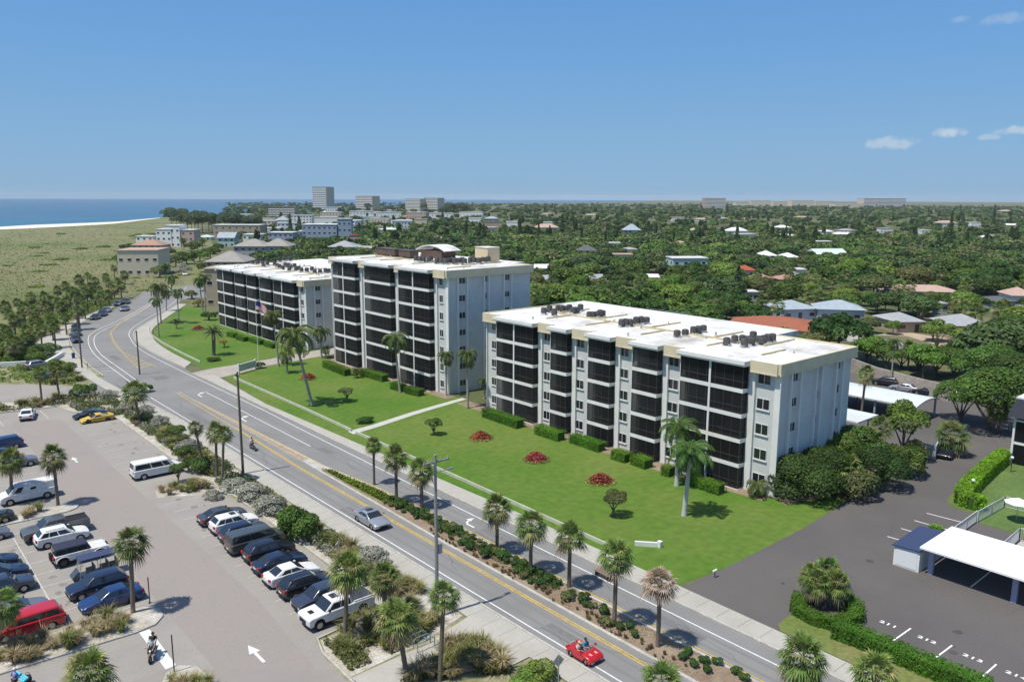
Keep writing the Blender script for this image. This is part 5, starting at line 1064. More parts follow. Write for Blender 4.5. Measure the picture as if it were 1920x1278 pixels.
# ---------------------------------------------------------------- people
skinm=mat('skin',(.46,.28,.2),.6);hairm=mat('hair',(.05,.035,.025),.8)
def skinned(name,verts,edges,m,par,root=0,sub=1):
    me=bpy.data.meshes.new(name);me.from_pydata([v[:3] for v in verts],edges,[]);me.materials.append(m)
    o=inst(name,me,par);md=o.modifiers.new('skin','SKIN');md.use_smooth_shade=True
    sv=me.skin_vertices[0].data
    for i,v in enumerate(verts):
        sv[i].radius=(v[3],v[4] if len(v)>4 else v[3])
    sv[root].use_root=True
    s=o.modifiers.new('sub','SUBSURF');s.levels=sub;s.render_levels=sub
    return o
def person(x,y,z,rz,label,J,shirt,pants,hat=None,hair=hairm,group=None,tilt=0):
    """J: joints. keys pelvis chest neck head and l/r shoulder elbow wrist hip knee ankle toe"""
    r=empty('person',(x,y,z),rz,label,'person',group)
    K=lambda k:J[k];V=[];E=[];ix={}
    def v(k,p,ra,rb=None): ix[k]=len(V);V.append((*p,ra,rb or ra))
    v('pelvis',J['pelvis'],.15,.12);v('waist',tuple((np.array(J['pelvis'])+np.array(J['chest']))/2),.13,.11);v('chest',J['chest'],.16,.12);v('neck',J['neck'],.055);h=np.array(J['head']);v('chin',tuple(h-[0,0,.06]),.075);v('head',tuple(h+[0,0,.05]),.1)
    E+=[(0,1),(1,2),(2,3),(3,4),(4,5)]
    for s in'lr':
        v(s+'sh',J[s+'sh'],.065);v(s+'el',J[s+'el'],.045);v(s+'wr',J[s+'wr'],.03);a=np.array(J[s+'wr']);d=unit(a-np.array(J[s+'el']));v(s+'pa',tuple(a+d*.07),.038,.02)
        E+=[(2,ix[s+'sh']),(ix[s+'sh'],ix[s+'el']),(ix[s+'el'],ix[s+'wr']),(ix[s+'wr'],ix[s+'pa'])]
        sd=unit(np.cross(d,[0,0,1.])+1e-6)
        for q in range(4):
            k=f'{s}f{q}';p=a+d*.1+sd*(q-1.5)*.02;v(k,tuple(p+d*(.075-abs(q-1.3)*.008)-np.array([0,0,.02])),.009);E.append((ix[s+'pa'],ix[k]))
        v(s+'th',tuple(a+d*.07+sd*.06),.01);E.append((ix[s+'pa'],ix[s+'th']))
        v(s+'hi',J[s+'hi'],.095);v(s+'kn',J[s+'kn'],.06);v(s+'an',J[s+'an'],.04);v(s+'to',J[s+'to'],.04)
        E+=[(0,ix[s+'hi']),(ix[s+'hi'],ix[s+'kn']),(ix[s+'kn'],ix[s+'an']),(ix[s+'an'],ix[s+'to'])]
    skinned('body',V,E,skinm,r)
    # clothing follows the body a little outside it
    V2=[(*J['pelvis'],.165,.135),(*V[1][:3],.145,.125),(*J['chest'],.175,.135),(*(np.array(J['neck'])-[0,0,.04]),.07)];E2=[(0,1),(1,2),(2,3)]
    for s in'lr':
        a=np.array(J[s+'sh']);b=np.array(J[s+'el']);k=len(V2);V2+=[(*a,.08),(*(a+(b-a)*.75),.06)];E2+=[(2,k),(k,k+1)]
    skinned('shirt',V2,E2,shirt,r)
    V3=[(*J['pelvis'],.16,.13)];E3=[]
    for s in'lr':
        k=len(V3);a=np.array(J[s+'kn']);b=np.array(J[s+'an']);V3+=[(*J[s+'hi'],.11),(*a,.075),(*(a+(b-a)*.7),.055)];E3+=[(0,k),(k,k+1),(k+1,k+2)]
    skinned('trousers',V3,E3,pants,r)
    hm=MB()
    for i in range(7):
        for j in range(12):
            pass
    n=12;V4=[];Fs=[]
    for i in range(5):
        t=i/4*PI*.5
        for j in range(n):
            a=2*PI*j/n;V4.append((h[0]-.01+.115*math.cos(t)*math.cos(a),h[1]+.115*math.cos(t)*math.sin(a),h[2]+.06+.125*math.sin(t)))
    for i in range(4):
        for j in range(n): Fs.append((i*n+j,i*n+(j+1)%n,(i+1)*n+(j+1)%n,(i+1)*n+j))
    hm.add(V4,Fs)
    if hat: hm.box(h[0]+.05,h[0]+.2,h[1]-.08,h[1]+.08,h[2]+.055,h[2]+.07)
    hm.build('hat' if hat else 'hair',hat or hair,r,smooth=60)
    f=MB();fx=h[0]+.095
    f.add([(fx,h[1]-.015,h[2]-.02),(fx,h[1]+.015,h[2]-.02),(fx+.03,h[1],h[2]-.02),(fx,h[1],h[2]+.035)],[(0,2,3),(1,3,2),(0,1,2)])
    f.build('nose',skinm,r)
    for sg in(-1,1): MB().box(fx-.01,fx+.005,h[1]+sg*.035-.012,h[1]+sg*.035+.012,h[2]+.02,h[2]+.035).build('eye',darkm,r)
    MB().box(fx-.012,fx+.003,h[1]-.025,h[1]+.025,h[2]-.055,h[2]-.045).build('mouth',mat('lips',(.4,.15,.13),.6),r)
    for sg in(-1,1): MB().box(h[0]-.02,h[0]+.02,h[1]+sg*.095-.01,h[1]+sg*.095+.01,h[2]-.02,h[2]+.045).build('ear',skinm,r)
    return r
def seated(arm=(.38,.16,.28)):
    return dict(pelvis=(0,0,.1),chest=(-.06,0,.48),neck=(-.05,0,.64),head=(-.02,0,.76),lsh=(-.05,.2,.56),rsh=(-.05,-.2,.56),lel=(.1,.27,.33),rel=(.1,-.27,.33),lwr=(arm[0],arm[1],arm[2]+.1),rwr=(arm[0],-arm[1],arm[2]+.1),lhi=(.02,.1,.08),rhi=(.02,-.1,.08),lkn=(.43,.14,.16),rkn=(.43,-.14,.16),lan=(.55,.14,-.25),ran=(.55,-.14,-.25),lto=(.68,.14,-.28),rto=(.68,-.14,-.28))
def standing(step=.25):
    return dict(pelvis=(0,0,.92),chest=(.04,0,1.28),neck=(.05,0,1.46),head=(.08,0,1.59),lsh=(.04,.19,1.38),rsh=(.04,-.19,1.38),lel=(-.08,.27,1.12),rel=(.14,-.27,1.12),lwr=(.05,.3,.9),rwr=(.3,-.25,.95),lhi=(0,.1,.88),rhi=(0,-.1,.88),lkn=(step*.7,.11,.5),rkn=(-.02,-.11,.48),lan=(step,.11,.09),ran=(-step,-.11,.12),lto=(step+.14,.11,.04),rto=(-step+.1,-.11,.04))
cl=lambda n,c:mat('cloth_'+n,c,.9,var=.15,scale=6)
rx,ry=rc.location.x,rc.location.y
person(rx-.32,ry+.22,.42,-PI/2,'person in a pale hat driving the red convertible',seated(),cl('cream',(.6,.5,.42)),cl('tan',(.4,.3,.2)),hat=cl('straw',(.6,.48,.3)))
person(rx+.32,ry+.22,.42,-PI/2,'person in a bright blue shirt riding beside the driver in the red convertible',seated(),cl('blue',(.03,.28,.5)),cl('navy',(.02,.03,.08)))
def moto(x,y,ang,label,pm,sc=1.,name='motorcycle',cat='motorcycle'):
    t=empty(name,(x,y,0),ang,label,cat)
    MB().tube([(.35,0,.75),(.1,0,.8),(-.35,0,.72),(-.75,0,.78)],[.1,.16,.13,.07],8).build('seat',plast,t)
    MB().tube([(.55,0,.85),(.3,0,.55),(-.1,0,.38),(-.5,0,.4)],[.1,.17,.18,.1],8).build('body',pm,t)
    MB().tube([(.5,-.33,1.05),(.55,0,.98),(.5,.33,1.05)],.02,6).build('handlebar',darkm,t)
    MB().tube([(.52,0,.95),(.72,0,.3)],.035,6).build('fork',steel,t)
    MB().tube([(-.5,.14,.35),(-.95,.16,.42)],.045,7).build('exhaust',steel,t)
    for xx in(.74,-.66): wheel(t,xx,0,.3,.13)
    MB().tube([(.6,0,.86),(.7,0,.84)],[.09,.07],10).build('headlight',lampm,t)
    return t
x,y=G(474,843);moto(x,y,-PI/2,'black motorcycle ridden along the road beside the striped median',PBK)
person(x,y+.15,.78,-PI/2,'motorcycle rider with white shirt and black hair on the road',seated((.42,.2,.12)),cl('white',(.6,.58,.6)),cl('black',(.02,.02,.022)))
x,y=G(287,1232);moto(x,y,math.radians(-120),'small black scooter crossing the white stop bar in the lot',PBK,name='scooter',cat='scooter')
u=np.array([math.cos(math.radians(-120)),math.sin(math.radians(-120))])
person(x+u[0]*.12,y+u[1]*.12,.78,math.radians(-120),'scooter rider in pale shirt at the white stop bar',seated((.42,.2,.12)),cl('pale',(.5,.6,.6)),cl('black',(.02,.02,.022)))
person(x-u[0]*.36,y-u[1]*.36,.86,math.radians(-120),'passenger in black behind the scooter rider',seated((.25,.16,.2)),cl('black',(.02,.02,.022)),cl('black',(.02,.02,.022)))
x,y=G(30,1296);J=standing(.2);J['lwr']=(.18,.38,1.0);J['rwr']=(.2,-.38,1.0);person(x,y,0,math.radians(20),'person in a blue shirt and white cap walking at the lower left corner',J,cl('blue2',(.03,.17,.6)),cl('dark',(.05,.045,.05)),hat=cl('capwhite',(.7,.68,.62)))
t=MB();
for i in range(3): t.tube([(-.1+.13*i,-.75,.95+.05*i),(-.1+.13*i,.75,1.0+.05*i)],.07,8)
t=t.build('beach_float',mat('turquoise',(.1,.5,.62),.5),None,loc=(x+.28,y-.02,0),rot=(0,0,math.radians(20)));tag(t,'turquoise rolled beach float carried by the person in blue','beach float')
x2,y2=G(53,1280);t=MB().tube([(0,0,.12),(0,0,.3),(0,0,.52),(.03,0,.62)],[.2,.26,.23,.1],10).build('beach_bag',mat('bag_dark',(.035,.025,.03),.8),None,loc=(x2,y2,0));tag(t,'round black bag on the ground beside the person in blue','bag')
MB().tube([(-.15,0,.58),(-.08,0,.8),(.08,0,.8),(.17,0,.58)],.02,6).build('handle',plast,t)
# ---------------------------------------------------------------- street furniture
def pole(px,py,ty,label,m,arms=1,r=.16):
    x,y=G(px,py);h=hgt(px,py,ty);t=empty('power_pole',(x,y,0),0,label,'power pole','power poles along the near sidewalk')
    MB().tube([(0,0,0),(0,0,h*.5),(0,0,h)],[r,r*.9,r*.72],10).build('shaft',m,t)
    if arms:
        MB().box(-1.1,1.3,-.06,.06,h-.65,h-.53).build('crossarm',m,t)
        for xx in(-1.0,-.35,.5,1.2): MB().tube([(xx,0,h-.53),(xx,0,h-.3)],[.05,.03],7).build('insulator',mat('insulator',(.35,.36,.38),.4),t)
        MB().box(-.02,1.4,.1,.14,h-1.5,h-1.45).box(1.2,1.75,.04,.2,h-1.5,h-1.4).build('lamp_arm',steel,t)
    return t,x,y,h
p1=pole(820,1156,852,'grey concrete power pole with crossarm standing before the near lawn',mat('pole_grey',(.28,.275,.26),.85,var=.15,scale=2))
MB().box(.15,.5,-.1,.1,5.3,6.0).build('sign_board',mat('sign_back',(.34,.35,.35),.6),p1[0])
p2=pole(456,889,697,'dark wooden power pole in front of the entrance sign',woodpole,0)
MB().box(-.2,.2,-.04,.04,p2[3]-.5,p2[3]-.42).box(-.25,-.1,-.06,.06,p2[3]-.42,p2[3]-.25).build('bracket',darkm,p2[0])
p3=pole(262,702,620,'dark wooden power pole standing by the road bend centre',woodpole,0,.15)
MB().box(-.15,.15,-.03,.03,p3[3]-.3,p3[3]-.2).build('bracket',darkm,p3[0])
p4=pole(154,690,560,'thin power pole beside the striped parking bays on the outer bend',woodpole,0,.15)
MB().box(-.15,.15,-.03,.03,p4[3]-.3,p4[3]-.2).build('bracket',darkm,p4[0])
# flagpole and flag
x,y=G(485,686);h=hgt(485,686,560);t=empty('flagpole',(x,y,0),0,'slim white flagpole in the round planting by the entrance drive','flagpole')
MB().tube([(0,0,0),(0,0,h)],[.07,.04],8).build('pole',white,t);MB().tube([(0,0,h),(0,0,h+.16)],[.1,.04],8).build('finial',mat('gold',(.6,.45,.1),.3,metal=.8),t)
fl=MB();n=12
a=np.array([.1,0]);d=np.array([float(_R[0]),float(_R[1])])
for q in range(13):
    for i in range(n):
        pts=[]
        for (ii,qq) in((i,q),(i+1,q),(i+1,q+1),(i,q+1)):
            u=ii/n;s=d*(.08+2.2*u);wv=.14*math.sin(u*9);s=s+np.array([d[1],-d[0]])*wv;pts.append((s[0],s[1],h-.5-1.6*qq/13-1.1*u*u-.3*u))
        mi=2 if (q<7 and i<5) else (0 if q%2==0 else 1)
        fl.add(pts,[(3,2,1,0)],mi)
    
f=fl.build('flag',[mat('flag_red',(.5,.02,.03),.8),mat('flag_white',(.75,.75,.75),.8),mat('flag_blue',(.02,.03,.16),.8)],None,loc=(x,y,0));tag(f,'striped red and white flag with blue corner drooping from the flagpole','flag')
pt=[];rng=np.random.default_rng(3)
shrub(487,690,1.2,1.4,'dark','dark round shrub at the foot of the flagpole')
shrub(400,676,1.7,.8,'dark','low planting around the base of the stout date palm')
# entrance sign wall
xa,ya=G(447,702);xb,yb=G(480,692);t=empty('entrance_sign',(xa,ya,0),math.atan2(yb-ya,xb-xa),'grey white entrance sign wall on posts at the drive corner','sign');L=math.hypot(xb-xa,yb-ya)
MB().box(0,.3,-.15,.15,0,2.0).build('post',white,t);MB().box(L-.3,L,-.15,.15,0,2.0).build('post',white,t);MB().box(.3,L-.3,-.06,.06,.5,1.75).build('board',mat('sign_grey',(.56,.57,.58),.6,var=.2,scale=1.5),t);MB().box(.3,L-.3,-.09,.09,1.75,1.85).build('frame',white,t)
# low white walls by the road
wl=MB().wall([(54.3,141),(54.2,112),(53.9,97.6)],.16,0,.38).build('low_wall',mat('wall_offwhite',(.52,.53,.43),.85,var=.2,scale=.5));tag(wl,'low white wall along the middle lawn and sidewalk','wall')
wl=MB().wall([(53.9,96.2),(53.8,72),(53.6,56),(53.5,47.5)],.16,0,.38).build('low_wall',mat('wall_offwhite',(.52,.53,.43),.85,var=.2,scale=.5));tag(wl,'low white wall along the near lawn past the garden path','wall')
wl=MB().wall([(60.2,211),(57.2,200),(55.6,185),(54.9,170),(54.6,159)],.16,0,.38).build('low_wall',mat('wall_offwhite',(.52,.53,.43),.85,var=.2,scale=.5));tag(wl,'low curved white wall around the far lawn at the bend','wall')
xa,ya=G(1190,1022);xb,yb=G(1237,1025);wl=MB().wall([(xa,ya),(xb,yb)],.22,0,.45).build('low_wall',white);tag(wl,'short white wall standing alone in the near lawn','wall')
MB().box(xb-.2,xb+.2,yb-.2,yb+.2,0,.6).build('cap',white,wl)
# white wall of the upper lot
q=[G(-20,690),G(50,686),G(52,686)];wl=MB().wall(q[:2],.5,0,1.0).build('low_wall',white);tag(wl,'white wall at the left edge of the upper lot','wall')
wl=MB().wall([G(85,686),G(100,678),G(113,670),G(118,668)],.5,0,.9).build('low_wall',white);tag(wl,'curved white wall by the pale pavement bulge','wall')
x,y=G(138,672);t=MB().tube([(0,0,0),(0,0,1.0)],[.28,.33],10).build('litter_bin',mat('bin_blue',(.02,.05,.2),.6),None,loc=(x,y,.09));tag(t,'blue litter bin on the pavement at the outer bend','bin');MB().tube([(0,0,1.0),(0,0,1.12)],[.35,.2],10).build('lid',plast,t)
# carport at right
t=empty('carport',(70,0,0),0,'bright white flat roofed carport over dark parking bays','carport')
MB().box(0,6.9,-16,26.6,2.55,2.72).build('roof',mat('carport_white',(.85,.85,.84),.5),t)
for yy in(26.0,19.4,12.8): 
    MB().box(1.1,1.45,yy-.2,yy+.2,0,2.55).build('post',mat('post_violet',(.36,.37,.5),.7),t)
    MB().box(6.2,6.5,yy-.15,yy+.15,0,2.55).build('post',mat('post_violet',(0,0,0)),t)
MB().box(6.55,6.62,-16,26.4,0,1.1).build('back_rail',mat('post_violet',(0,0,0)),t)
t=empty('storage_shed',(70.6,0,0),0,'white storage shed with dark blue sloped roof under the carport end','shed')
MB().box(0,5.4,26.75,29.0,0,1.9).build('wall',white,t);MB().add([(-.15,26.7,2.0),(5.55,26.7,2.25),(5.55,29.15,2.05),(-.15,29.15,1.85),(-.15,26.7,2.1),(5.55,26.7,2.35),(5.55,29.15,2.15),(-.15,29.15,1.95)],[(3,2,1,0),(4,5,6,7),(0,1,5,4),(1,2,6,5),(2,3,7,6),(3,0,4,7)]).build('roof',mat('shed_roof',(.045,.06,.12),.5),t)
MB().box(-.03,-.005,26.95,28.8,.15,1.75).build('door',mat('door_white',(.72,.74,.73),.6),t)
# white picket fence round the pool
def fence(pts,h,label,m):
    t=empty('metal_fence',(0,0,0),0,label,'fence','white pool fences')
    b=MB()
    for a,c in zip(pts[:-1],pts[1:]):
        a=np.array(a);c=np.array(c);L=np.linalg.norm(c-a);n=max(1,int(L/.16))
        for i in range(n):
            p=a+(c-a)*i/n;b.box(p[0]-.012,p[0]+.012,p[1]-.012,p[1]+.012,.08,h-.03)
    b.build('pickets',m,t)
    b=MB();b.wall(pts,.06,h-.05,h+.02).build('rail',m,t);MB().wall(pts,.04,.1,.15).build('rail',m,t)
    for a,c in zip(pts[:-1],pts[1:]):
        a=np.array(a);c=np.array(c);L=np.linalg.norm(c-a);n=max(1,int(L/2.4))
        for i in range(n+1):
            p=a+(c-a)*i/n;MB().box(p[0]-.04,p[0]+.04,p[1]-.04,p[1]+.04,0,h+.06).build('post',m,t)
fm=mat('fence_white',(.62,.64,.62),.6)
fence([(86.8,6),(86.8,27.7),(93.5,27.4),(94.5,15)][1:],1.25,'white metal fence from the driveway corner along the pool lawn',fm)
fence([(78.6,27.6),(86.7,27.8)],1.25,'white metal fence beside the last stall line and the carport',fm)
fence([(79.5,20),(79.4,23.2),(85.2,23.4),(85.4,12)],1.3,'inner white metal fence around the pool patio',fm)
flat('patio',[(79.5,6),(79.5,23),(85.2,23.2),(85.2,6)],.03,mat('patio_stone',(.5,.47,.4),.9,var=.3,scale=1))
x,y=G(1893,992);hedge([(81,21.3),(84,21.4)],1.0,.7,lf_hedge,'small clipped hedge inside the inner pool fence',None,45,.12,44)
x,y=G(1905,978);t=MB().tube([(0,0,2.1),(0,0,2.6)],[1.3,.05],8).build('parasol_canopy',white,None,loc=(x,y,0));t.name='parasol';tag(t,'closed edge white parasol on the pool patio','parasol');MB().tube([(0,0,0),(0,0,2.1)],.03,6).build('pole',steel,t)
for a,b,l in [(1895,885,'white globe lamp at the far end of the lime hedge'),(1822,930,'white globe lamp half sunk in the lime hedge')]:
    x,y=G(a,b);t=empty('garden_lamp',(x,y,0),0,l,'garden lamp','globe lamps by the lime hedge');MB().tube([(0,0,0),(0,0,1.7)],.05,7).build('pole',darkm,t);V=[]
    m=MB();m.tube([(0,0,1.68),(0,0,1.75),(0,0,1.87),(0,0,1.99),(0,0,2.05)],[.06,.15,.2,.15,.04],10).build('globe',mat('globe',(.8,.8,.78),.3),t,smooth=60)
for a,b,l in [(1340,1082,'green and white sprinkler stake in the lawn corner'),(1340,960,'x')][:1]:
    x,y=G(a,b);t=MB().tube([(0,0,0),(0,0,.6)],.05,6).build('lawn_light',mat('stake_green',(.05,.15,.05),.6),None,loc=(x,y,0));tag(t,'green garden light with pale shades by the driveway corner of the lawn','garden light');MB().box(-.25,-.05,-.08,.08,.58,.72).build('shade',white,t);MB().box(.05,.25,-.08,.08,.58,.72).build('shade',white,t)
# bicycle racks / bench / street sign / parking poles
x,y=G(782,1205);t=empty('bicycle_rack',(x,y,.05),0,'row of steel hoop bicycle racks on the sandy corner by the leaning palm','bicycle rack')
for k in range(6):
    MB().tube([(-.75,k*.55-1.2,0),(-.75,k*.55-1.2,.7),(-.45,k*.55-1.2,.85),(.45,k*.55-1.2,.85),(.75,k*.55-1.2,.7),(.75,k*.55-1.2,0)],.04,7).build('hoop',mat('rack_blue',(.16,.25,.28),.5),t)
x,y=G(1127,1085);t=empty('bench',(x+.3,y,.09),PI/2,'slatted brown bench on the sidewalk by the near lawn','bench')
for k in range(5): MB().box(-.9,.9,-.3+.13*k,-.2+.13*k,.42,.46).build('slat',mat('bench_wood',(.26,.16,.13),.8),t)
for xx in(-.7,.7): MB().box(xx-.04,xx+.04,-.3,.3,0,.42).build('leg',darkm,t)
x,y=G(1046,1340);h=hgt(1046,1340,1226);t=empty('street_sign',(x,y,0),math.radians(75),'back of a grey diamond street sign at the bottom edge','street sign')
MB().box(-.03,.03,-.03,.03,0,h).build('post',steel,t);MB().add([(.03,0,h-.9),(.03,.42,h-.45),(.03,0,h),(.03,-.42,h-.45),(.05,0,h-.9),(.05,.42,h-.45),(.05,0,h),(.05,-.42,h-.45)],[(3,2,1,0),(4,5,6,7),(0,1,5,4),(1,2,6,5),(2,3,7,6),(3,0,4,7)]).build('plate',mat('sign_back',(0,0,0)),t)
x,y=G(637,1068);t=empty('pedestrian_sign',(x,y,0),YAW,'small post sign on the sidewalk past the large green bush','sign');MB().tube([(0,0,0),(0,0,3.0)],.05,7).build('post',steel,t);MB().box(-.75,-.1,-.04,.04,2.6,2.75).build('plate',mat('sign_back',(0,0,0)),t)
for a,b,ty,l in [(327,1262,1190,'thin dark lot post beside the stop bar'),(281,1130,1082,'thin dark lot post beyond the lone lot palm'),(165,694,680,'short black bollard at the outer bend stripes')]:
    x,y=G(a,b);t=MB().tube([(0,0,0),(0,0,hgt(a,b,ty))],.045,7).build('lot_post',darkm,None,loc=(x,y,.02));tag(t,l,'post')
    MB().tube([(0,0,0),(0,0,.05)],.12,8).build('base',darkm,t)
# concrete wall behind the back lot
wl=MB().wall([G(1590,694),G(1640,714),G(1700,731),G(1785,754)],.3,0,2.6).build('concrete_wall',mat('stained_concrete',(.46,.41,.35),.9,col2=(.32,.28,.24),scale=.4,scale2=3));tag(wl,'stained beige concrete wall behind the rear lot cars','wall')
# rear carport (curved white roof)
t=empty('carport',(118.5,47.4,0),0,'long white curved carport roof behind the nearest condominium','carport')
b=MB();n=10
for i in range(n):
    x0=8.2*i/n;x1=8.2*(i+1)/n;hh=lambda q:2.75+.55*math.sin(PI*q/8.2)
    b.add([(x0,0,hh(x0)),(x1,0,hh(x1)),(x1,42,hh(x1)),(x0,42,hh(x0)),(x0,0,hh(x0)-.18),(x1,0,hh(x1)-.18),(x1,42,hh(x1)-.18),(x0,42,hh(x0)-.18)],[(0,1,2,3),(7,6,5,4),(1,0,4,5),(3,2,6,7)]+([(0,3,7,4)] if i==0 else [])+([(2,1,5,6)] if i==n-1 else []))
b.build('roof',mat('carport_pale',(.62,.66,.64),.6,var=.1,scale=.3),t)
for yy in np.arange(.3,42,6):
    for xx in(.6,7.4): MB().box(xx-.12,xx+.12,yy-.12,yy+.12,0,2.85).build('post',mat('post_grey',(.35,.37,.38),.7),t)
t=empty('carport',(104,46,0),0,'lower white flat carport roof beside the end wall palm and bushes','carport');MB().box(0,6,3,24,2.6,2.8).build('roof',mat('carport_pale',(0,0,0)),t)
for yy in(4,12,20): MB().box(5.4,5.6,yy,yy+.2,0,2.6).build('post',mat('post_grey',(0,0,0)),t)
xw=G(1760,808);t=empty('grey_wall',(0,0,0),0,'low grey enclosure wall at the dark ramp','wall');MB().wall([G(1700,850),G(1752,862),G(1758,850)],.25,0,1.9).build('wall',mat('wall_grey',(.36,.37,.38),.85,var=.15,scale=1),t);t['label']='low grey enclosure wall at the edge of the shaded driveway'
# apartments at the right edge
x,y=G(1893,868);t=empty('apartment_block',(x,y-12,0),0,'apartment block with dark slate mansard at the right photo edge','apartment building')
MB().box(1.2,12,0,12,0,6.1).build('wall',mat('wall_blueish',(.33,.35,.38),.8),t)
for k in range(2):
    b=MB().box(-.1,1.19,0,12,k*2.9+2.6,k*2.9+2.85).build('balcony',white,t);MB().box(.0,.1,0,12,k*2.9+.1,k*2.9+2.6).build('screen',screenmat(),b)
for yy in(0,4,8,11.8): MB().box(-.15,.12,yy,yy+.25,0,6.1).build('pier',white,t)
MB().add([(-.8,-.6,6.1),(13,-.6,6.1),(13,12.6,6.1),(-.8,12.6,6.1),(-.2,0,8.4),(12.4,0,8.4),(12.4,12,8.4),(-.2,12,8.4)],[(3,2,1,0),(0,1,5,4),(1,2,6,5),(2,3,7,6),(3,0,4,7),(4,5,6,7)]).build('mansard_roof',mat('slate',(.05,.055,.075),.7,var=.3,scale=4),t)
MB().box(-.25,12.45,-.05,12.05,8.402,8.6).build('roof',roofwhite,t)
# ---------------------------------------------------------------- houses among the trees
VIS=[];rh0=random.Random(3)
FOOT=[]   # (x,y,r) keep-clear discs for trees
def clear(x,y,r): FOOT.append((x,y,r))
ROOFC={'grey':(.36,.37,.38),'bluegrey':(.36,.42,.46),'white':(.72,.72,.70),'terra':(.34,.12,.065),'salmon':(.42,.25,.18),'tan':(.46,.38,.27),'brown':(.24,.19,.15),'dark':(.12,.125,.13),'pink':(.50,.35,.28),'mint':(.6,.7,.62),'red':(.40,.09,.05),'greybrown':(.33,.31,.28)}
WALLC={'white':(.80,.80,.77),'blue':(.33,.39,.46),'beige':(.62,.55,.42),'tan':(.42,.34,.25),'turq':(.42,.56,.53),'grey':(.38,.38,.37),'pink':(.5,.38,.32)}
def rmat(c): return mat('roof_'+c,ROOFC[c],.8,var=.15,scale=.6,scale2=6)
def wmat(c): return mat('wall_'+c,WALLC[c],.85,var=.08,scale=.6)
CV={'1':(0,300,3.994),'2':(380,320,3.994),'3':(860,340,3.5556),'4':(1380,340,3.5556),'7':(1560,600,4.261),'p':(0,0,1),'z':(260,400,7.986)}
def house(tagc,x0,x1,yt,yb,kind,rc,wc,label,dep=10,storeys=1,rot=0,group='houses among the inland trees',name='house',eave=None,cat='house'):
    ox,oy,s=CV[tagc];x0,x1=ox+x0/s,ox+x1/s;yt,yb=oy+yt/s,oy+yb/s
    gx,gy=G((x0+x1)/2,yb);d=P(gx,gy,0)[2];wd=(x1-x0)*d/FPX;H=max(2.6,hgt((x0+x1)/2,yb,yt))
    he=eave or (H*.62 if kind!='flat' else H);he=max(he,2.4) if not eave else eave
    VIS.append((x0,x1,yt,yt+(yb-yt)*(.5 if 'town' in name else .62),d))
    rz=-YAW+math.radians(rot);ux,uy=math.cos(rz),math.sin(rz)
    root=empty(name,(gx-uy*0,gy,0),rz,label,cat,group)
    dp=dep;a,b=-wd/2,wd/2
    MB().box(a+.3,b-.3,0.3,dp-.3,0,he).build('wall',wmat(wc),root)
    m=MB()
    if kind=='flat': m.box(a,b,0,dp,he+.002,he+.35)
    elif kind=='hip':
        q=min(dp/2,wd/2)*.98;zt=max(he+1.0,H);V=[(a-.3,-.3,he),(b+.3,-.3,he),(b+.3,dp+.3,he),(a-.3,dp+.3,he),(a+q,dp/2,zt),(b-q,dp/2,zt)];m.add(V,[(0,1,5,4),(1,2,5),(2,3,4,5),(3,0,4),(3,2,1,0)])
    else:
        zt=max(he+1.0,H);V=[(a-.3,-.3,he),(b+.3,-.3,he),(b+.3,dp+.3,he),(a-.3,dp+.3,he),(a-.3,dp/2,zt),(b+.3,dp/2,zt)];m.add(V,[(0,1,5,4),(1,2,5),(2,3,4,5),(3,0,4),(3,2,1,0)])
    m.build('roof',rmat(rc),root)
    nw=max(2,min(7,int(wd/3.2)))
    for k in range(storeys if storeys<6 else 0):
        z=he*k/storeys
        for i in range(nw):
            cx=a+wd*(i+.5)/nw
            if k==0 and i==nw//2 and kind!='flat': MB().box(cx-.5,cx+.5,.22,.31,0,2.05).build('door',mat('door_dark',(.08,.06,.05),.6),root);continue
            f=MB().box(cx-.75,cx+.75,.22,.31,z+.85,z+.95).box(cx-.75,cx+.75,.22,.31,z+2.0,z+2.1).build('window',framem,root);MB().box(cx-.7,cx+.7,.25,.31,z+.952,z+1.998).build('glass',glassm,f)
        for i in range(2):
            cy=dp*(i+.5)/2
            f=MB().box(a+.22,a+.31,cy-.7,cy+.7,z+.85,z+.95).build('window',framem,root);MB().box(a+.25,a+.31,cy-.65,cy+.65,z+.952,z+2.0).build('glass',glassm,f)
    if storeys>=6:
        for k in range(storeys):
            z=he*k/storeys;hh=he/storeys
            bb=MB().box(a+.25,b-.25,-.25,.29,z,z+hh*.5).build('balcony',wmat('white'),root);MB().box(a+.6,b-.6,.2,.295,z+hh*.502,z+hh*.9).build('glass',glassm,bb)
        for i in range(nw+1): MB().box(a+wd*i/nw-.3*(i>0),a+wd*i/nw+.3*(i<nw),-.3,.29,0,he-.1).build('pier',wmat(wc),root)
    for i in range(max(1,int(wd/8))):
        t=a+wd*(i+.5)/max(1,int(wd/8));clear(gx+ux*t-uy*dp/2,gy+uy*t+ux*dp/2,dp*.62);
        clear(gx+ux*t+uy*4,gy+uy*t-ux*4,3.5)
    return root
h1=house('4',300,560,805,925,'hip','bluegrey','blue','large pale blue house with grey hip roof and gravel drive, left wing',11,1,12)
house('4',545,850,805,935,'hip','bluegrey','blue','right wing of the pale blue house with a small cupola and dark door',11,1,-12)
house('4',1060,1260,890,1010,'hip','grey','tan','tan walled house with grey hip roof, left part behind the leafy tree',11,1,5)
house('4',1420,1690,905,1060,'hip','grey','tan','grey pyramid roofed part of the tan house right of the leafy tree',12,1,-8)
house('4',1000,1480,700,790,'hip','pink','grey','wide low house with pinkish grey roof beyond the pale blue house',12,1,-10)
house('4',-60,560,930,1075,'hip','terra','beige','long terracotta roofed building directly behind the nearest condominium roof',16,1,-22)
house('4',20,130,562,640,'hip','red','beige','small bright red roofed house on the left behind the palms',9,1,0)
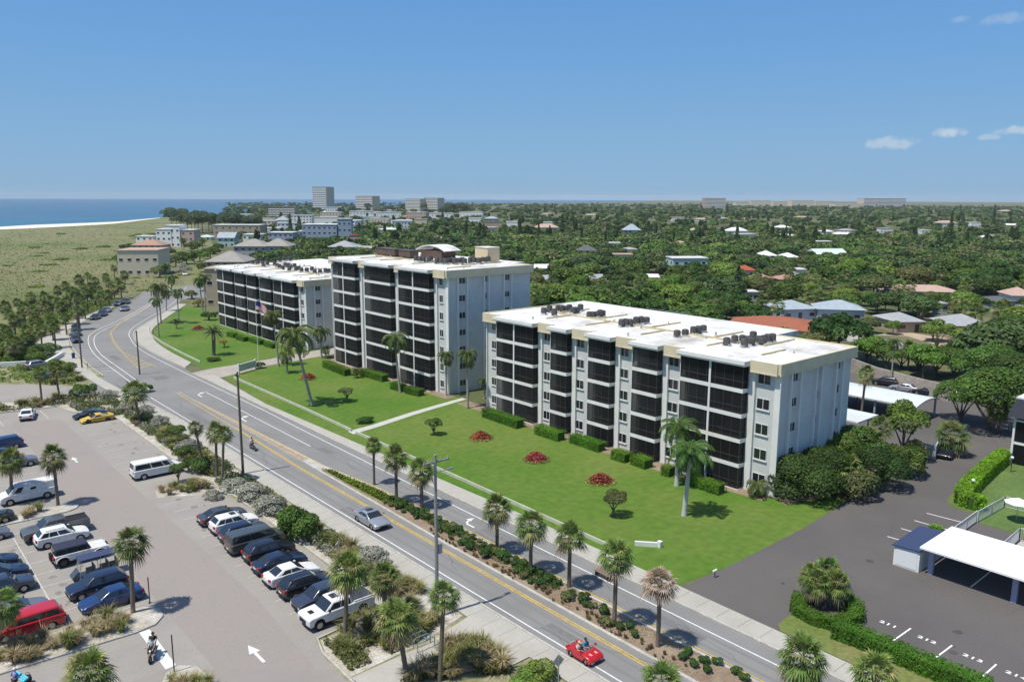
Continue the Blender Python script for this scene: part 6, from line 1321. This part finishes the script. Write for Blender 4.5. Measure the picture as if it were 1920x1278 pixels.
house('4',125,250,622,690,'hip','salmon','beige','salmon roofed house with two hips, left one',9,1,0)
house('4',290,405,625,700,'hip','salmon','pink','salmon roofed house with two hips, right one',9,1,0)
house('4',150,275,465,545,'hip','white','white','small white pyramid roofed house, left of the white pair',9,2,0)
house('4',295,420,478,550,'hip','white','white','white hip roofed house, right of the white pair',9,2,0)
house('4',525,750,452,540,'gable','mint','white','pale green white gabled metal roof of a two storey house',11,2,10)
house('4',510,640,402,450,'flat','white','grey','flat pale roof behind the pale green gabled house',9,1)
house('4',-40,75,305,355,'hip','bluegrey','grey','pale blue grey roof at the upper left of the canopy',12,1)
house('4',265,370,292,335,'hip','white','grey','small white roof far in the canopy, left of three',12,1)
house('4',580,655,322,355,'hip','white','white','small white roof far in the canopy, middle of three',12,1)
house('4',700,790,316,345,'hip','grey','white','small grey roof far in the canopy, right of three',12,1)
house('4',960,1050,315,345,'flat','grey','white','low grey far roof before the tall thin pine',12,1)
house('4',1235,1305,325,350,'flat','white','white','tiny white roof left of the tall thin pine',12,1)
house('4',1350,1480,262,300,'hip','pink','white','pinkish far roof behind the tall thin pine',16,1)
house('4',1565,1635,275,305,'flat','white','white','small white far roof right of the tall thin pine',14,1)
house('4',1770,1850,190,215,'hip','pink','white','far salmon roof near the horizon at the right',20,1)
house('4',1690,1860,800,850,'hip','dark','grey','dark grey roofed house low on the right among trees',10,1,-10)
house('4',1840,1990,715,840,'hip','pink','white','pink and white roofed house on the right photo edge',11,1,-10)
house('4',1320,1420,830,880,'flat','grey','blue','small grey flat roof between trees left of the tan house',7,1)
house('4',75,150,740,800,'flat','white','grey','white low roof near the small palms by the terracotta roof',6,1)
house('4',390,470,590,650,'flat','white','white','bright white flat roof tucked behind palms near salmon roofs',8,1)
house('3',160,290,270,330,'flat','brown','tan','flat brown roofed house left of the long white roof',14,1)
house('3',315,400,270,310,'flat','white','white','bright white roof beside the flat brown house',14,1)
house('3',65,150,245,278,'flat','white','white','white roof by the far yellowish garden',14,1)
house('3',170,265,235,270,'hip','bluegrey','blue','blue grey far roof beyond the brown house',14,1)
house('3',500,670,285,345,'hip','pink','grey','long pinkish grey roof in the middle canopy',14,1)
house('3',565,625,272,295,'flat','white','white','white roof above the long pinkish grey roof',12,1)
house('3',1100,1215,285,390,'hip','bluegrey','blue','three storey grey blue house with stacked balconies',12,3)
house('3',985,1085,412,450,'flat','white','white','white roof of the middle canopy, upper left of a pair',10,1)
house('3',1090,1195,440,480,'hip','grey','white','pale grey roof of the middle canopy, lower right of a pair',10,1)
house('3',795,925,425,520,'hip','dark','white','white gabled house with large dark grey roof',11,2)
house('3',1010,1165,490,540,'flat','pink','beige','long beige flat roof below the pair of pale roofs',9,1)
house('3',1420,1665,515,620,'flat','white','turq','pale turquoise two storey block in the trees',11,2,6)
house('3',1425,1540,398,440,'hip','tan','beige','beige hip roof left of the white house above the turquoise block',11,1)
house('3',1545,1600,310,350,'hip','tan','beige','small beige gable far in the canopy',10,1)
house('3',1785,1925,308,365,'hip','white','white','white hip roofed house at the upper right of the middle canopy',12,1)
house('3',1425,1505,240,265,'flat','pink','white','long pink far roof below the brown tower',18,1)
house('3',565,640,630,700,'gable','grey','grey','small grey gable just beyond the tallest condominium end',8,1)
house('3',850,985,625,700,'gable','grey','white','pale grey gable half buried in foliage behind the nearest roof',9,1,15)
house('3',1255,1335,630,680,'gable','white','white','white gable half buried in foliage right of the pale grey one',8,1)
house('3',500,610,555,620,'gable','white','grey','white gable beyond the tallest condominium corner',8,1,10)
house('3',1620,1705,715,770,'gable','white','white','small white gable above the nearest condominium stair tower',7,1)
# town beyond the far condominium
gt_='town blocks beyond the far condominium'
def T(*a,**k): k.setdefault('group',gt_);k.setdefault('name','town_building');k.setdefault('cat','building');return house(*a,**k)
T('2',815,942,122,300,'flat','grey','beige','tall slim beige tower block with white floor bands on the horizon',30,13,rot=-25,cat='tower block')
T('2',1135,1285,190,305,'flat','white','beige','white capped brown and white apartment tower right of the slim one',30,9,rot=-25,cat='tower block')
T('2',1510,1640,212,310,'flat','tan','beige','yellowish ribbed slab tower, left half',30,9,rot=-25,cat='tower block')
T('2',1650,1768,205,310,'flat','tan','beige','yellowish ribbed slab tower, right half',30,9,rot=-25,cat='tower block')
T('2',495,692,275,375,'flat','brown','tan','brown beach block before the slim tower',25,6,cat='tower block')
T('2',80,435,408,510,'flat','white','tan','long three storey block with white roof and brown walls',16,3)
T('2',490,680,465,570,'flat','white','blue','pale blue block with white flat roof, lower one',14,3)
T('2',745,1010,405,560,'flat','white','blue','pale blue block with white roof deck, higher one',16,4)
T('2',1012,1120,362,560,'flat','white','blue','square white stair tower on the pale blue block',10,4,rot=4)
T('2',800,1010,368,410,'flat','white','white','white upper deck behind the pale blue block',12,1,eave=9)
T('2',230,480,515,650,'hip','greybrown','grey','large grey brown hip roofed inn, left wing',16,2)
T('2',440,650,512,650,'hip','greybrown','blue','large grey brown hip roofed inn, right wing with terracotta part',14,2)
T('2',510,640,520,600,'hip','terra','white','terracotta roof piece on the hip roofed inn',8,2)
T('2',935,1150,528,640,'hip','grey','grey','smooth grey hip roof behind the tallest condominium',16,2)
T('2',1100,1168,485,580,'flat','red','pink','small red brown roof box above the grey hip roof',6,2)
T('2',1135,1260,565,640,'gable','grey','white','grey gable right of the smooth grey hip roof',9,1)
T('1',890,1190,680,865,'flat','pink','beige','beige hall with reddish roof by the dunes',18,2,rot=8)
T('1',985,1210,600,700,'hip','salmon','pink','red roofed upper building behind the beige hall',14,2)
T('1',1015,1150,572,640,'flat','white','white','white flat roofs behind the red roofed building',10,2)
T('1',1170,1290,520,650,'flat','white','white','white modern beach villa, left cube',12,3)
T('1',1235,1355,492,650,'flat','white','white','white modern beach villa, tall middle with dark opening',12,3)
T('1',1350,1460,525,650,'flat','white','pink','pinkish right cube of the modern beach villa',12,3)
T('1',1485,1580,562,600,'hip','mint','white','pale mint roof right of the modern villa',9,1)
T('z',1180,1440,285,500,'gable','bluegrey','turq','pale turquoise house with grey roof in front of the long block',10,2)
T('2',20,320,610,770,'hip','greybrown','tan','brown hip roofed wing behind the farthest condominium, left',16,2,eave=5)
T('p',385,425,505,575,'flat','tan','tan','beige wall of the building hidden behind the farthest condominium',12,2)
for i,(a,b,c,d,r_,w_) in enumerate([(1150,1210,300,345,'white','white'),(1240,1345,305,345,'salmon','white'),(1190,1330,345,385,'white','turq'),(1340,1420,285,320,'grey','white'),(1440,1560,372,420,'white','white'),(1490,1600,330,370,'salmon','beige'),(1580,1680,365,410,'tan','beige'),(1310,1460,428,460,'mint','white'),(410,530,360,410,'white','beige'),(540,640,340,420,'grey','white'),(700,790,340,370,'white','white'),(890,970,298,330,'white','white'),(450,580,430,480,'white','white'),(1700,1800,490,550,'white','white'),(1090,1190,370,400,'white','pink')]):
    T('2',a,b,c,d,'hip' if i%2 else 'flat',r_,w_,['low white roofed building on the town skyline','far salmon roof in the town','long pale turquoise low block in the town','small grey roofed house left of the ribbed towers','white roof amid trees below the ribbed towers','salmon and beige houses under the ribbed towers','tan roof at the tree edge below the ribbed towers','thin mint roof above the round green tree','low beige block left of the dark pines','grey stepped block behind the brown beach block','white roof right of the brown beach block','white gable beneath the slim tower','white flat roofs beside the long three storey block','white gable beyond the round tree near the tallest condominium','pinkish block behind the white stair tower'][i],14,1)
for i,(a,b,yt_,yb_,st_,w_) in enumerate([(424,470,402,420,3,'white'),(545,585,404,424,4,'white'),(600,640,398,416,3,'beige'),(655,700,396,414,3,'white'),(705,752,398,414,2,'white'),(760,800,398,414,3,'pink'),(632,668,414,436,4,'white'),(520,566,418,438,3,'white'),(480,516,414,432,3,'beige'),(690,730,410,424,2,'beige'),(735,775,414,428,2,'white'),(800,850,400,412,2,'white'),(560,600,434,452,2,'white'),(455,490,440,458,2,'white'),(610,640,388,404,4,'white'),(860,905,398,410,2,'white')]):
    T('p',a,b,yt_,yb_,'flat','white',w_,'pale flat roofed town block packed among the beach town buildings',14,st_,rh0.uniform(-14,14))
house('3',1640,1778,113,185,'flat','brown','tan','square brown tower alone on the bay horizon',40,8,group=gt_,name='town_building',cat='tower block')
house('4',850,1130,115,175,'flat','salmon','beige','long cream resort block on the far bay shore',60,7,group=gt_,name='town_building',cat='tower block')
for i,(a,b,c,d) in enumerate([(100,230,128,170),(250,360,132,170),(370,520,128,172),(530,640,132,172),(660,850,150,182),(0,90,140,172)]):
    house('4',a,b,c,d,'flat','white','beige',['low pale shore block third from the left on the bay','low pale shore block second from the left on the bay','long pale shore block in the middle of the bay row','low pale shore block right of the long one','bright white shore roofs beside the cream resort','leftmost low pale shore block on the bay'][i],50,1,group=gt_,name='town_building',cat='building')
rh=random.Random(9);kk=0
while kk<14:
    px=rh.uniform(880,1910);py=rh.uniform(388,455) if kk<14 else rh.uniform(455,520)
    if px<1010 and py>440: continue
    gx,gy=G(px,py);d=P(gx,gy)[2]
    if any(abs(px-(a+b)/2)<26+(b-a)/2 and abs(py-(c+e)/2)<9 for a,b,c,e,_ in VIS): continue
    w_=rh.uniform(10,22)*FPX/d;h_=4.5*FPX/d
    house('p',px-w_/2,px+w_/2,py-h_,py,rh.choice(['hip','hip','gable','flat']),rh.choice(['white','white','grey','bluegrey','pink','tan','white']),rh.choice(['white','beige','white']),'small pale roofed house scattered far off in the green canopy',10,1,rh.uniform(-30,30),group='small far houses in the canopy');kk+=1
# ---------------------------------------------------------------- trees of the inland canopy
ROADS=[polyG([(1615,645),(1660,630),(1720,640),(1765,650),(1825,660),(1810,685),(1765,690),(1720,682),(1650,665)]),polyG([(1430,586),(1500,588),(1605,604),(1605,625),(1640,628),(1700,628),(1760,642),(1700,650),(1625,650),(1560,628),(1490,614)]),
 [(96,35),(150,30),(152,72),(128,80),(108,84),(107,215),(96,215)],[(60,235),(130,230),(140,320),(90,320)]]
def hides(x,y,r,h):
    X,Y,D=P(x,y,h)
    hw=r*FPX/D
    for (a,b,t_,u,d) in VIS:
        if D<d+4 and X+hw*.55>a and X-hw*.55<b and Y<u-(u-t_)*.32 and Y>t_-60 : return True
    return False
def blocked(x,y,r):
    for (a,b,c) in FOOT:
        if (x-a)**2+(y-b)**2<(c+r*.62)**2: return True
    for q in ROADS:
        if inpoly(x,y,q): return True
    if x<103 and y<235: return True
    if x<150 and y<37: return True
    if y<60 and x<118: return True
    return False
for q_ in [(1600,640,11),(1560,632,9),(1680,655,10),(1500,606,7),(1640,612,6)]: clear(*G(q_[0],q_[1]),q_[2])
BR=[]
for i,(nm,m,R_) in enumerate([('d',lf_dark,0),('m',lf_mid,0),('l',lf_lite,0),('o',lf_oliv,0),('m2',leafmat('leaf_mid2',(.13,.24,.035)),0),('d2',leafmat('leaf_dark2',(.10,.165,.05)),0)]):
    rng=np.random.default_rng(300+i);p,d=crownpts(rng,1,.62,13,2900);V,Fq=leafquads(p+[0,0,.75],d+np.array([0,0,.4]),.07,rng,.55,.45)
    m_=MB().add(V,Fq);m_.tube([(0,0,0),(0.02,0,.6)],[.05,.035],6,1);BR.append(m_.mesh('broadleaf_tree',[m,bark]))
def palmtree(i):
    me=SABF[i];return me
rng=np.random.default_rng(42);cand=[];tries=0
grid={}
def okdist(x,y,r,k=.62):
    gx,gy=int(x//8),int(y//8)
    for a in range(gx-2,gx+3):
        for b in range(gy-2,gy+3):
            for (u,v,s) in grid.get((a,b),()):
                if (x-u)**2+(y-v)**2<((r+s)*k)**2: return False
    grid.setdefault((gx,gy),[]).append((x,y,r));return True
while len(cand)<2100 and tries<80000:
    tries+=1
    px=rng.uniform(420,2000);d=75+525*rng.random()**.62
    az=math.atan((px-960)/FPX);x=d*math.sin(YAW+az)/math.cos(az);y=d*math.cos(YAW+az)/math.cos(az)
    r=rng.uniform(2.8,5.2) if rng.random()<.52 else rng.uniform(5.2,9.0)
    if x<103 and y<240: continue
    if px<640 and y<330: continue
    if y>230 and x<y*.42: continue
    if blocked(x,y,r): continue
    if hides(x,y,r,r*1.25):
        r*=.55
        if hides(x,y,r,r*1.25): continue
    if not okdist(x,y,r): continue
    cand.append((d,x,y,r))
cand.sort();ind=cand[:470];far=cand[470:]
LB='broadleaf tree in the dense green canopy inland of the condominiums';nb=0;np_=0
for (d,x,y,r) in ind:
    u=rng.random()
    if u<.2 and np_<120:
        h=rng.uniform(4,6.5);o=empty('sabal_palm',(x,y,0),0,'fan palm poking out of the inland canopy','palm tree','fan palms in the inland canopy');s=rng.uniform(1.2,1.6);np_+=1
        inst('crown',SABF[rng.integers(2)] if d>180 else SAB[rng.integers(4)],o,(0,0,h),(0,0,rng.uniform(0,6)),(s,s,s));inst('trunk',TR,o,(0,0,0),(0,0,0),(1,1,h))
        if rng.random()<.5: continue
        continue
    if nb>=290: far.append((d,x,y,r));continue
    nb+=1;o=inst('broadleaf_tree',BR[rng.choice(6,p=[.22,.26,.10,.16,.14,.12])],None,(x,y,0),(0,0,rng.uniform(0,6.28)),(r*1.12,r*1.12*rng.uniform(.85,1.15),min(r*rng.uniform(.95,1.35),rng.uniform(5.5,9.0))));tag(o,LB,'tree','broadleaf trees in the inland canopy')
# tall narrow pines that can be told apart
def pine(px,py,ty,w_,label,group='tall narrow pines',dense=1):
    x,y=G(px,py);h=hgt(px,py,ty);rg=np.random.default_rng(int(px));n=1500;z=rg.random(n)**.85;rr=(1-z)*w_*(.55+.45*((z*14)%1))+.15;a=rg.uniform(0,6.28,n)
    pt=np.stack([rr*np.cos(a)*rg.uniform(.5,1,n),rr*np.sin(a)*rg.uniform(.5,1,n),h*(.12+.88*z)],1);V,Fq=leafquads(pt,np.stack([np.cos(a),np.sin(a),np.full(n,.4)],1),max(.14,w_*.13),rg)
    t=empty('pine_tree',(x,y,0),0,label,'tree',group);MB().add(V,Fq).build('crown',lf_pine,t);MB().tube([(0,0,0),(0,0,h*.9)],[.25,.06],7).build('trunk',bark,t)
for a,b,c,w_,l in [(1778,478,396,3.2,'tallest thin dark pine rising from the right canopy'),(1861,432,384,3.5,'thin dark pine near the horizon right of the tallest'),(1893,424,402,4,'shorter dark pine at the far right horizon'),(1805,420,402,5,'broad dark pine left of the horizon pair'),(1054,440,402,4.5,'dark pine with round top in the middle canopy'),(1362,405,380,4,'thin pine beside the brown tower'),(1040,400,382,5,'small pine on the skyline of the middle canopy'),(975,455,415,4,'dark cypress by the long white roof'),(907,460,420,3.5,'dark pine behind the tallest condominium roof'),(1382,560,500,3.2,'dark tree spire right of the turquoise block'),(1010,452,420,3,'slim dark pine beside the pinkish roof'),(545,440,400,3.4,'dark pine in the town beside the beach block'),(562,442,405,5,'rounder dark pine in the town'),(1548,408,386,5,'pine on the skyline left of the resort')]:
    pine(a,b,c,w_,l)
# casuarinas by the beach
for i,(a,b,c) in enumerate([(322,428,386),(340,430,388),(352,432,396),(372,432,392),(392,434,398),(405,436,400),(425,432,394),(440,436,398),(360,436,402),(470,430,402),(482,432,404),(455,436,408),(690,400,380),(660,402,384),(600,408,392),(640,408,388),(795,398,380),(730,400,384),(332,436,392),(346,437,398),(366,438,396),(380,437,392),(398,438,396),(412,438,398),(433,438,396),(448,434,398),(464,436,404),(478,436,402),(520,408,398),(535,410,398),(842,402,378),(850,406,380),(862,404,378),(835,410,384),(872,408,382),(1200,392,380),(720,404,388),(580,412,400),(625,412,398)]):
    x,y=G(a,b);h=hgt(a,b,c);r=h*.5;t=empty('casuarina_tree',(x,y,0),i,'feathery dark coastal pine in the belt behind the beach or the far town','tree','coastal pines behind the beach')
    inst('crown',CR['pine'][i%2],t,(0,0,h*.58),(0,0,i),(r,r,h*.5));MB().tube([(0,0,0),(0,0,h*.6)],[.35,.15],6).build('trunk',bark,t)
# trees and bushes standing between the town houses and around the bend
for i,(a,b,r,h,k) in enumerate([(330,500,5,6,'oliv'),(350,495,6,7,'mid'),(375,490,5,6,'lite'),(395,485,6,7,'mid'),(410,470,4,5,'dark'),(318,480,4,5,'oliv'),(360,470,5,6,'mid'),(345,515,4,5,'grey'),(300,520,4,5,'oliv'),(385,510,4,5,'mid'),(600,510,5,6,'mid'),(575,500,5,6,'dark'),(620,500,5,7,'oliv'),(640,520,5,6,'mid'),(560,520,4,5,'oliv'),(240,470,5,5,'dark'),(225,490,4,4,'mid'),(270,452,5,4,'mid'),(290,447,6,4,'mid'),(255,447,6,4,'lite'),(310,440,6,5,'mid'),(360,560,2.5,3,'lite'),(372,575,2.2,2.5,'yel'),(392,600,2.2,2.6,'dark'),(400,560,3,5,'oliv'),(385,545,3,4,'mid')]):
    x,y=G(a,b);t=empty('broadleaf_tree',(x,y,0),i,'leafy tree between the town buildings beyond the road bend','tree','trees between the town buildings')
    inst('crown',CR[k][i%2],t,(0,0,h*.42),(0,0,i),(r,r,h*.72));MB().tube([(0,0,0),(0,0,h*.5)],[.3,.2],6).build('trunk',bark,t)
for i,(a,b,cy,s) in enumerate([(322,545,520,1.1),(312,520,495,1.1),(258,512,485,1.1),(264,515,482,1.1),(372,480,455,1.2),(345,470,448,1.3),(380,470,450,1.3),(365,500,472,1.2),(598,500,470,1.3),(612,505,478,1.3),(590,520,495,1.2)]):
    x,y=G(a,b);h=hgt(a,b,cy);t=empty('sabal_palm',(x,y,0),i,'palm among the town buildings beyond the road bend','palm tree','palms among the town buildings')
    inst('crown',COCO[i%2],t,(0,0,h),(0,0,i),(s,s,s));inst('trunk',TR,t,(0,0,0),(0,0,0),(1,1,h))
# far woodland: one mass that nobody could count, real leaf clumps thinning out with distance
LODS=[]
for n,ls in((850,.115),(260,.2),(70,.38)):
    L=[]
    for s in range(3):
        rg=np.random.default_rng(500+s+n);p,d=crownpts(rg,1,.62,8,n);L.append(leafquads(p+[0,0,.75],d+np.array([0,0,.35]),ls,rg))
    LODS.append(L)
far2=list(far);tries=0
while len(far2)<5200 and tries<60000:
    tries+=1
    px=rng.uniform(430,2000);py_=379+26*rng.random()**1.5;d=32.7*FPX/(py_-376+1e-3)
    d=600+2900*rng.random()**1.5
    az=math.atan((px-960)/FPX);x=d*math.sin(YAW+az);y=d*math.cos(YAW+az)
    r=rng.uniform(3.5,6.5)*(1+.5*(d>1500))
    if any((x-a)**2+(y-b)**2<(c+r*.3)**2 for a,b,c in FOOT): continue
    if x<.37*y: continue
    if d<1900 and hides(x,y,r,r*1.3): continue
    far2.append((d,x,y,r))
bk={0:MB(),1:MB(),2:MB()}
VV=[];FF=[];MI=[];base=0
for (d,x,y,r) in far2:
    lod=0 if d<450 else (1 if d<1100 else 2);V,Fq=LODS[lod][rng.integers(3)];a=rng.uniform(0,6.28);c,s=math.cos(a),math.sin(a)
    tall=(d>500 and rng.random()<.07)
    sx=r*(.45 if tall else 1.1);sz=rng.uniform(7,10) if tall else min(r*rng.uniform(.95,1.35),rng.uniform(4.2,6.2));W_=np.stack([(V[:,0]*c-V[:,1]*s)*sx+x,(V[:,0]*s+V[:,1]*c)*sx+y,V[:,2]*sz],1)
    VV.append(W_);FF.append(Fq+base);base+=len(V);MI.append(np.full(len(Fq),0 if tall else rng.choice(4,p=[.3,.32,.14,.24] if d<900 else [.52,.25,.05,.18])))
VV=np.concatenate(VV);FF=np.concatenate(FF);MI=np.concatenate(MI)
me=bpy.data.meshes.new('woodland');me.vertices.add(len(VV));me.vertices.foreach_set('co',VV.ravel());me.loops.add(FF.size);me.loops.foreach_set('vertex_index',FF.ravel().astype(np.int32));me.polygons.add(len(FF));me.polygons.foreach_set('loop_start',np.arange(0,FF.size,4,dtype=np.int32));me.polygons.foreach_set('loop_total',np.full(len(FF),4,dtype=np.int32))
for nm,c in(('fw_dark',(.06,.115,.035)),('fw_mid',(.115,.20,.045)),('fw_lite',(.18,.26,.06)),('fw_oliv',(.16,.195,.07))): me.materials.append(leafmat(nm,c,scale=.05,objrand=0,trans=.15))
me.polygons.foreach_set('material_index',MI.astype(np.int32));me.update(calc_edges=True);me.validate()
tag(inst('woodland',me),'endless green tree canopy reaching the horizon','woodland',kind='stuff')
# air
hz=mat('haze_air',(1,1,1));t=hz.node_tree;t.nodes.remove(t.nodes['Principled BSDF']);v=t.nodes.new('ShaderNodeVolumePrincipled');v.inputs['Color'].default_value=(.93,.97,1,1);v.inputs['Density'].default_value=HAZE;v.inputs['Anisotropy'].default_value=.0
t.links.new(v.outputs[0],t.nodes['Material Output'].inputs['Volume'])
if HAZE>0: tag(MB().box(-9600,9600,-9600,9600,-1.6,60).build('haze',hz),kind='stuff')
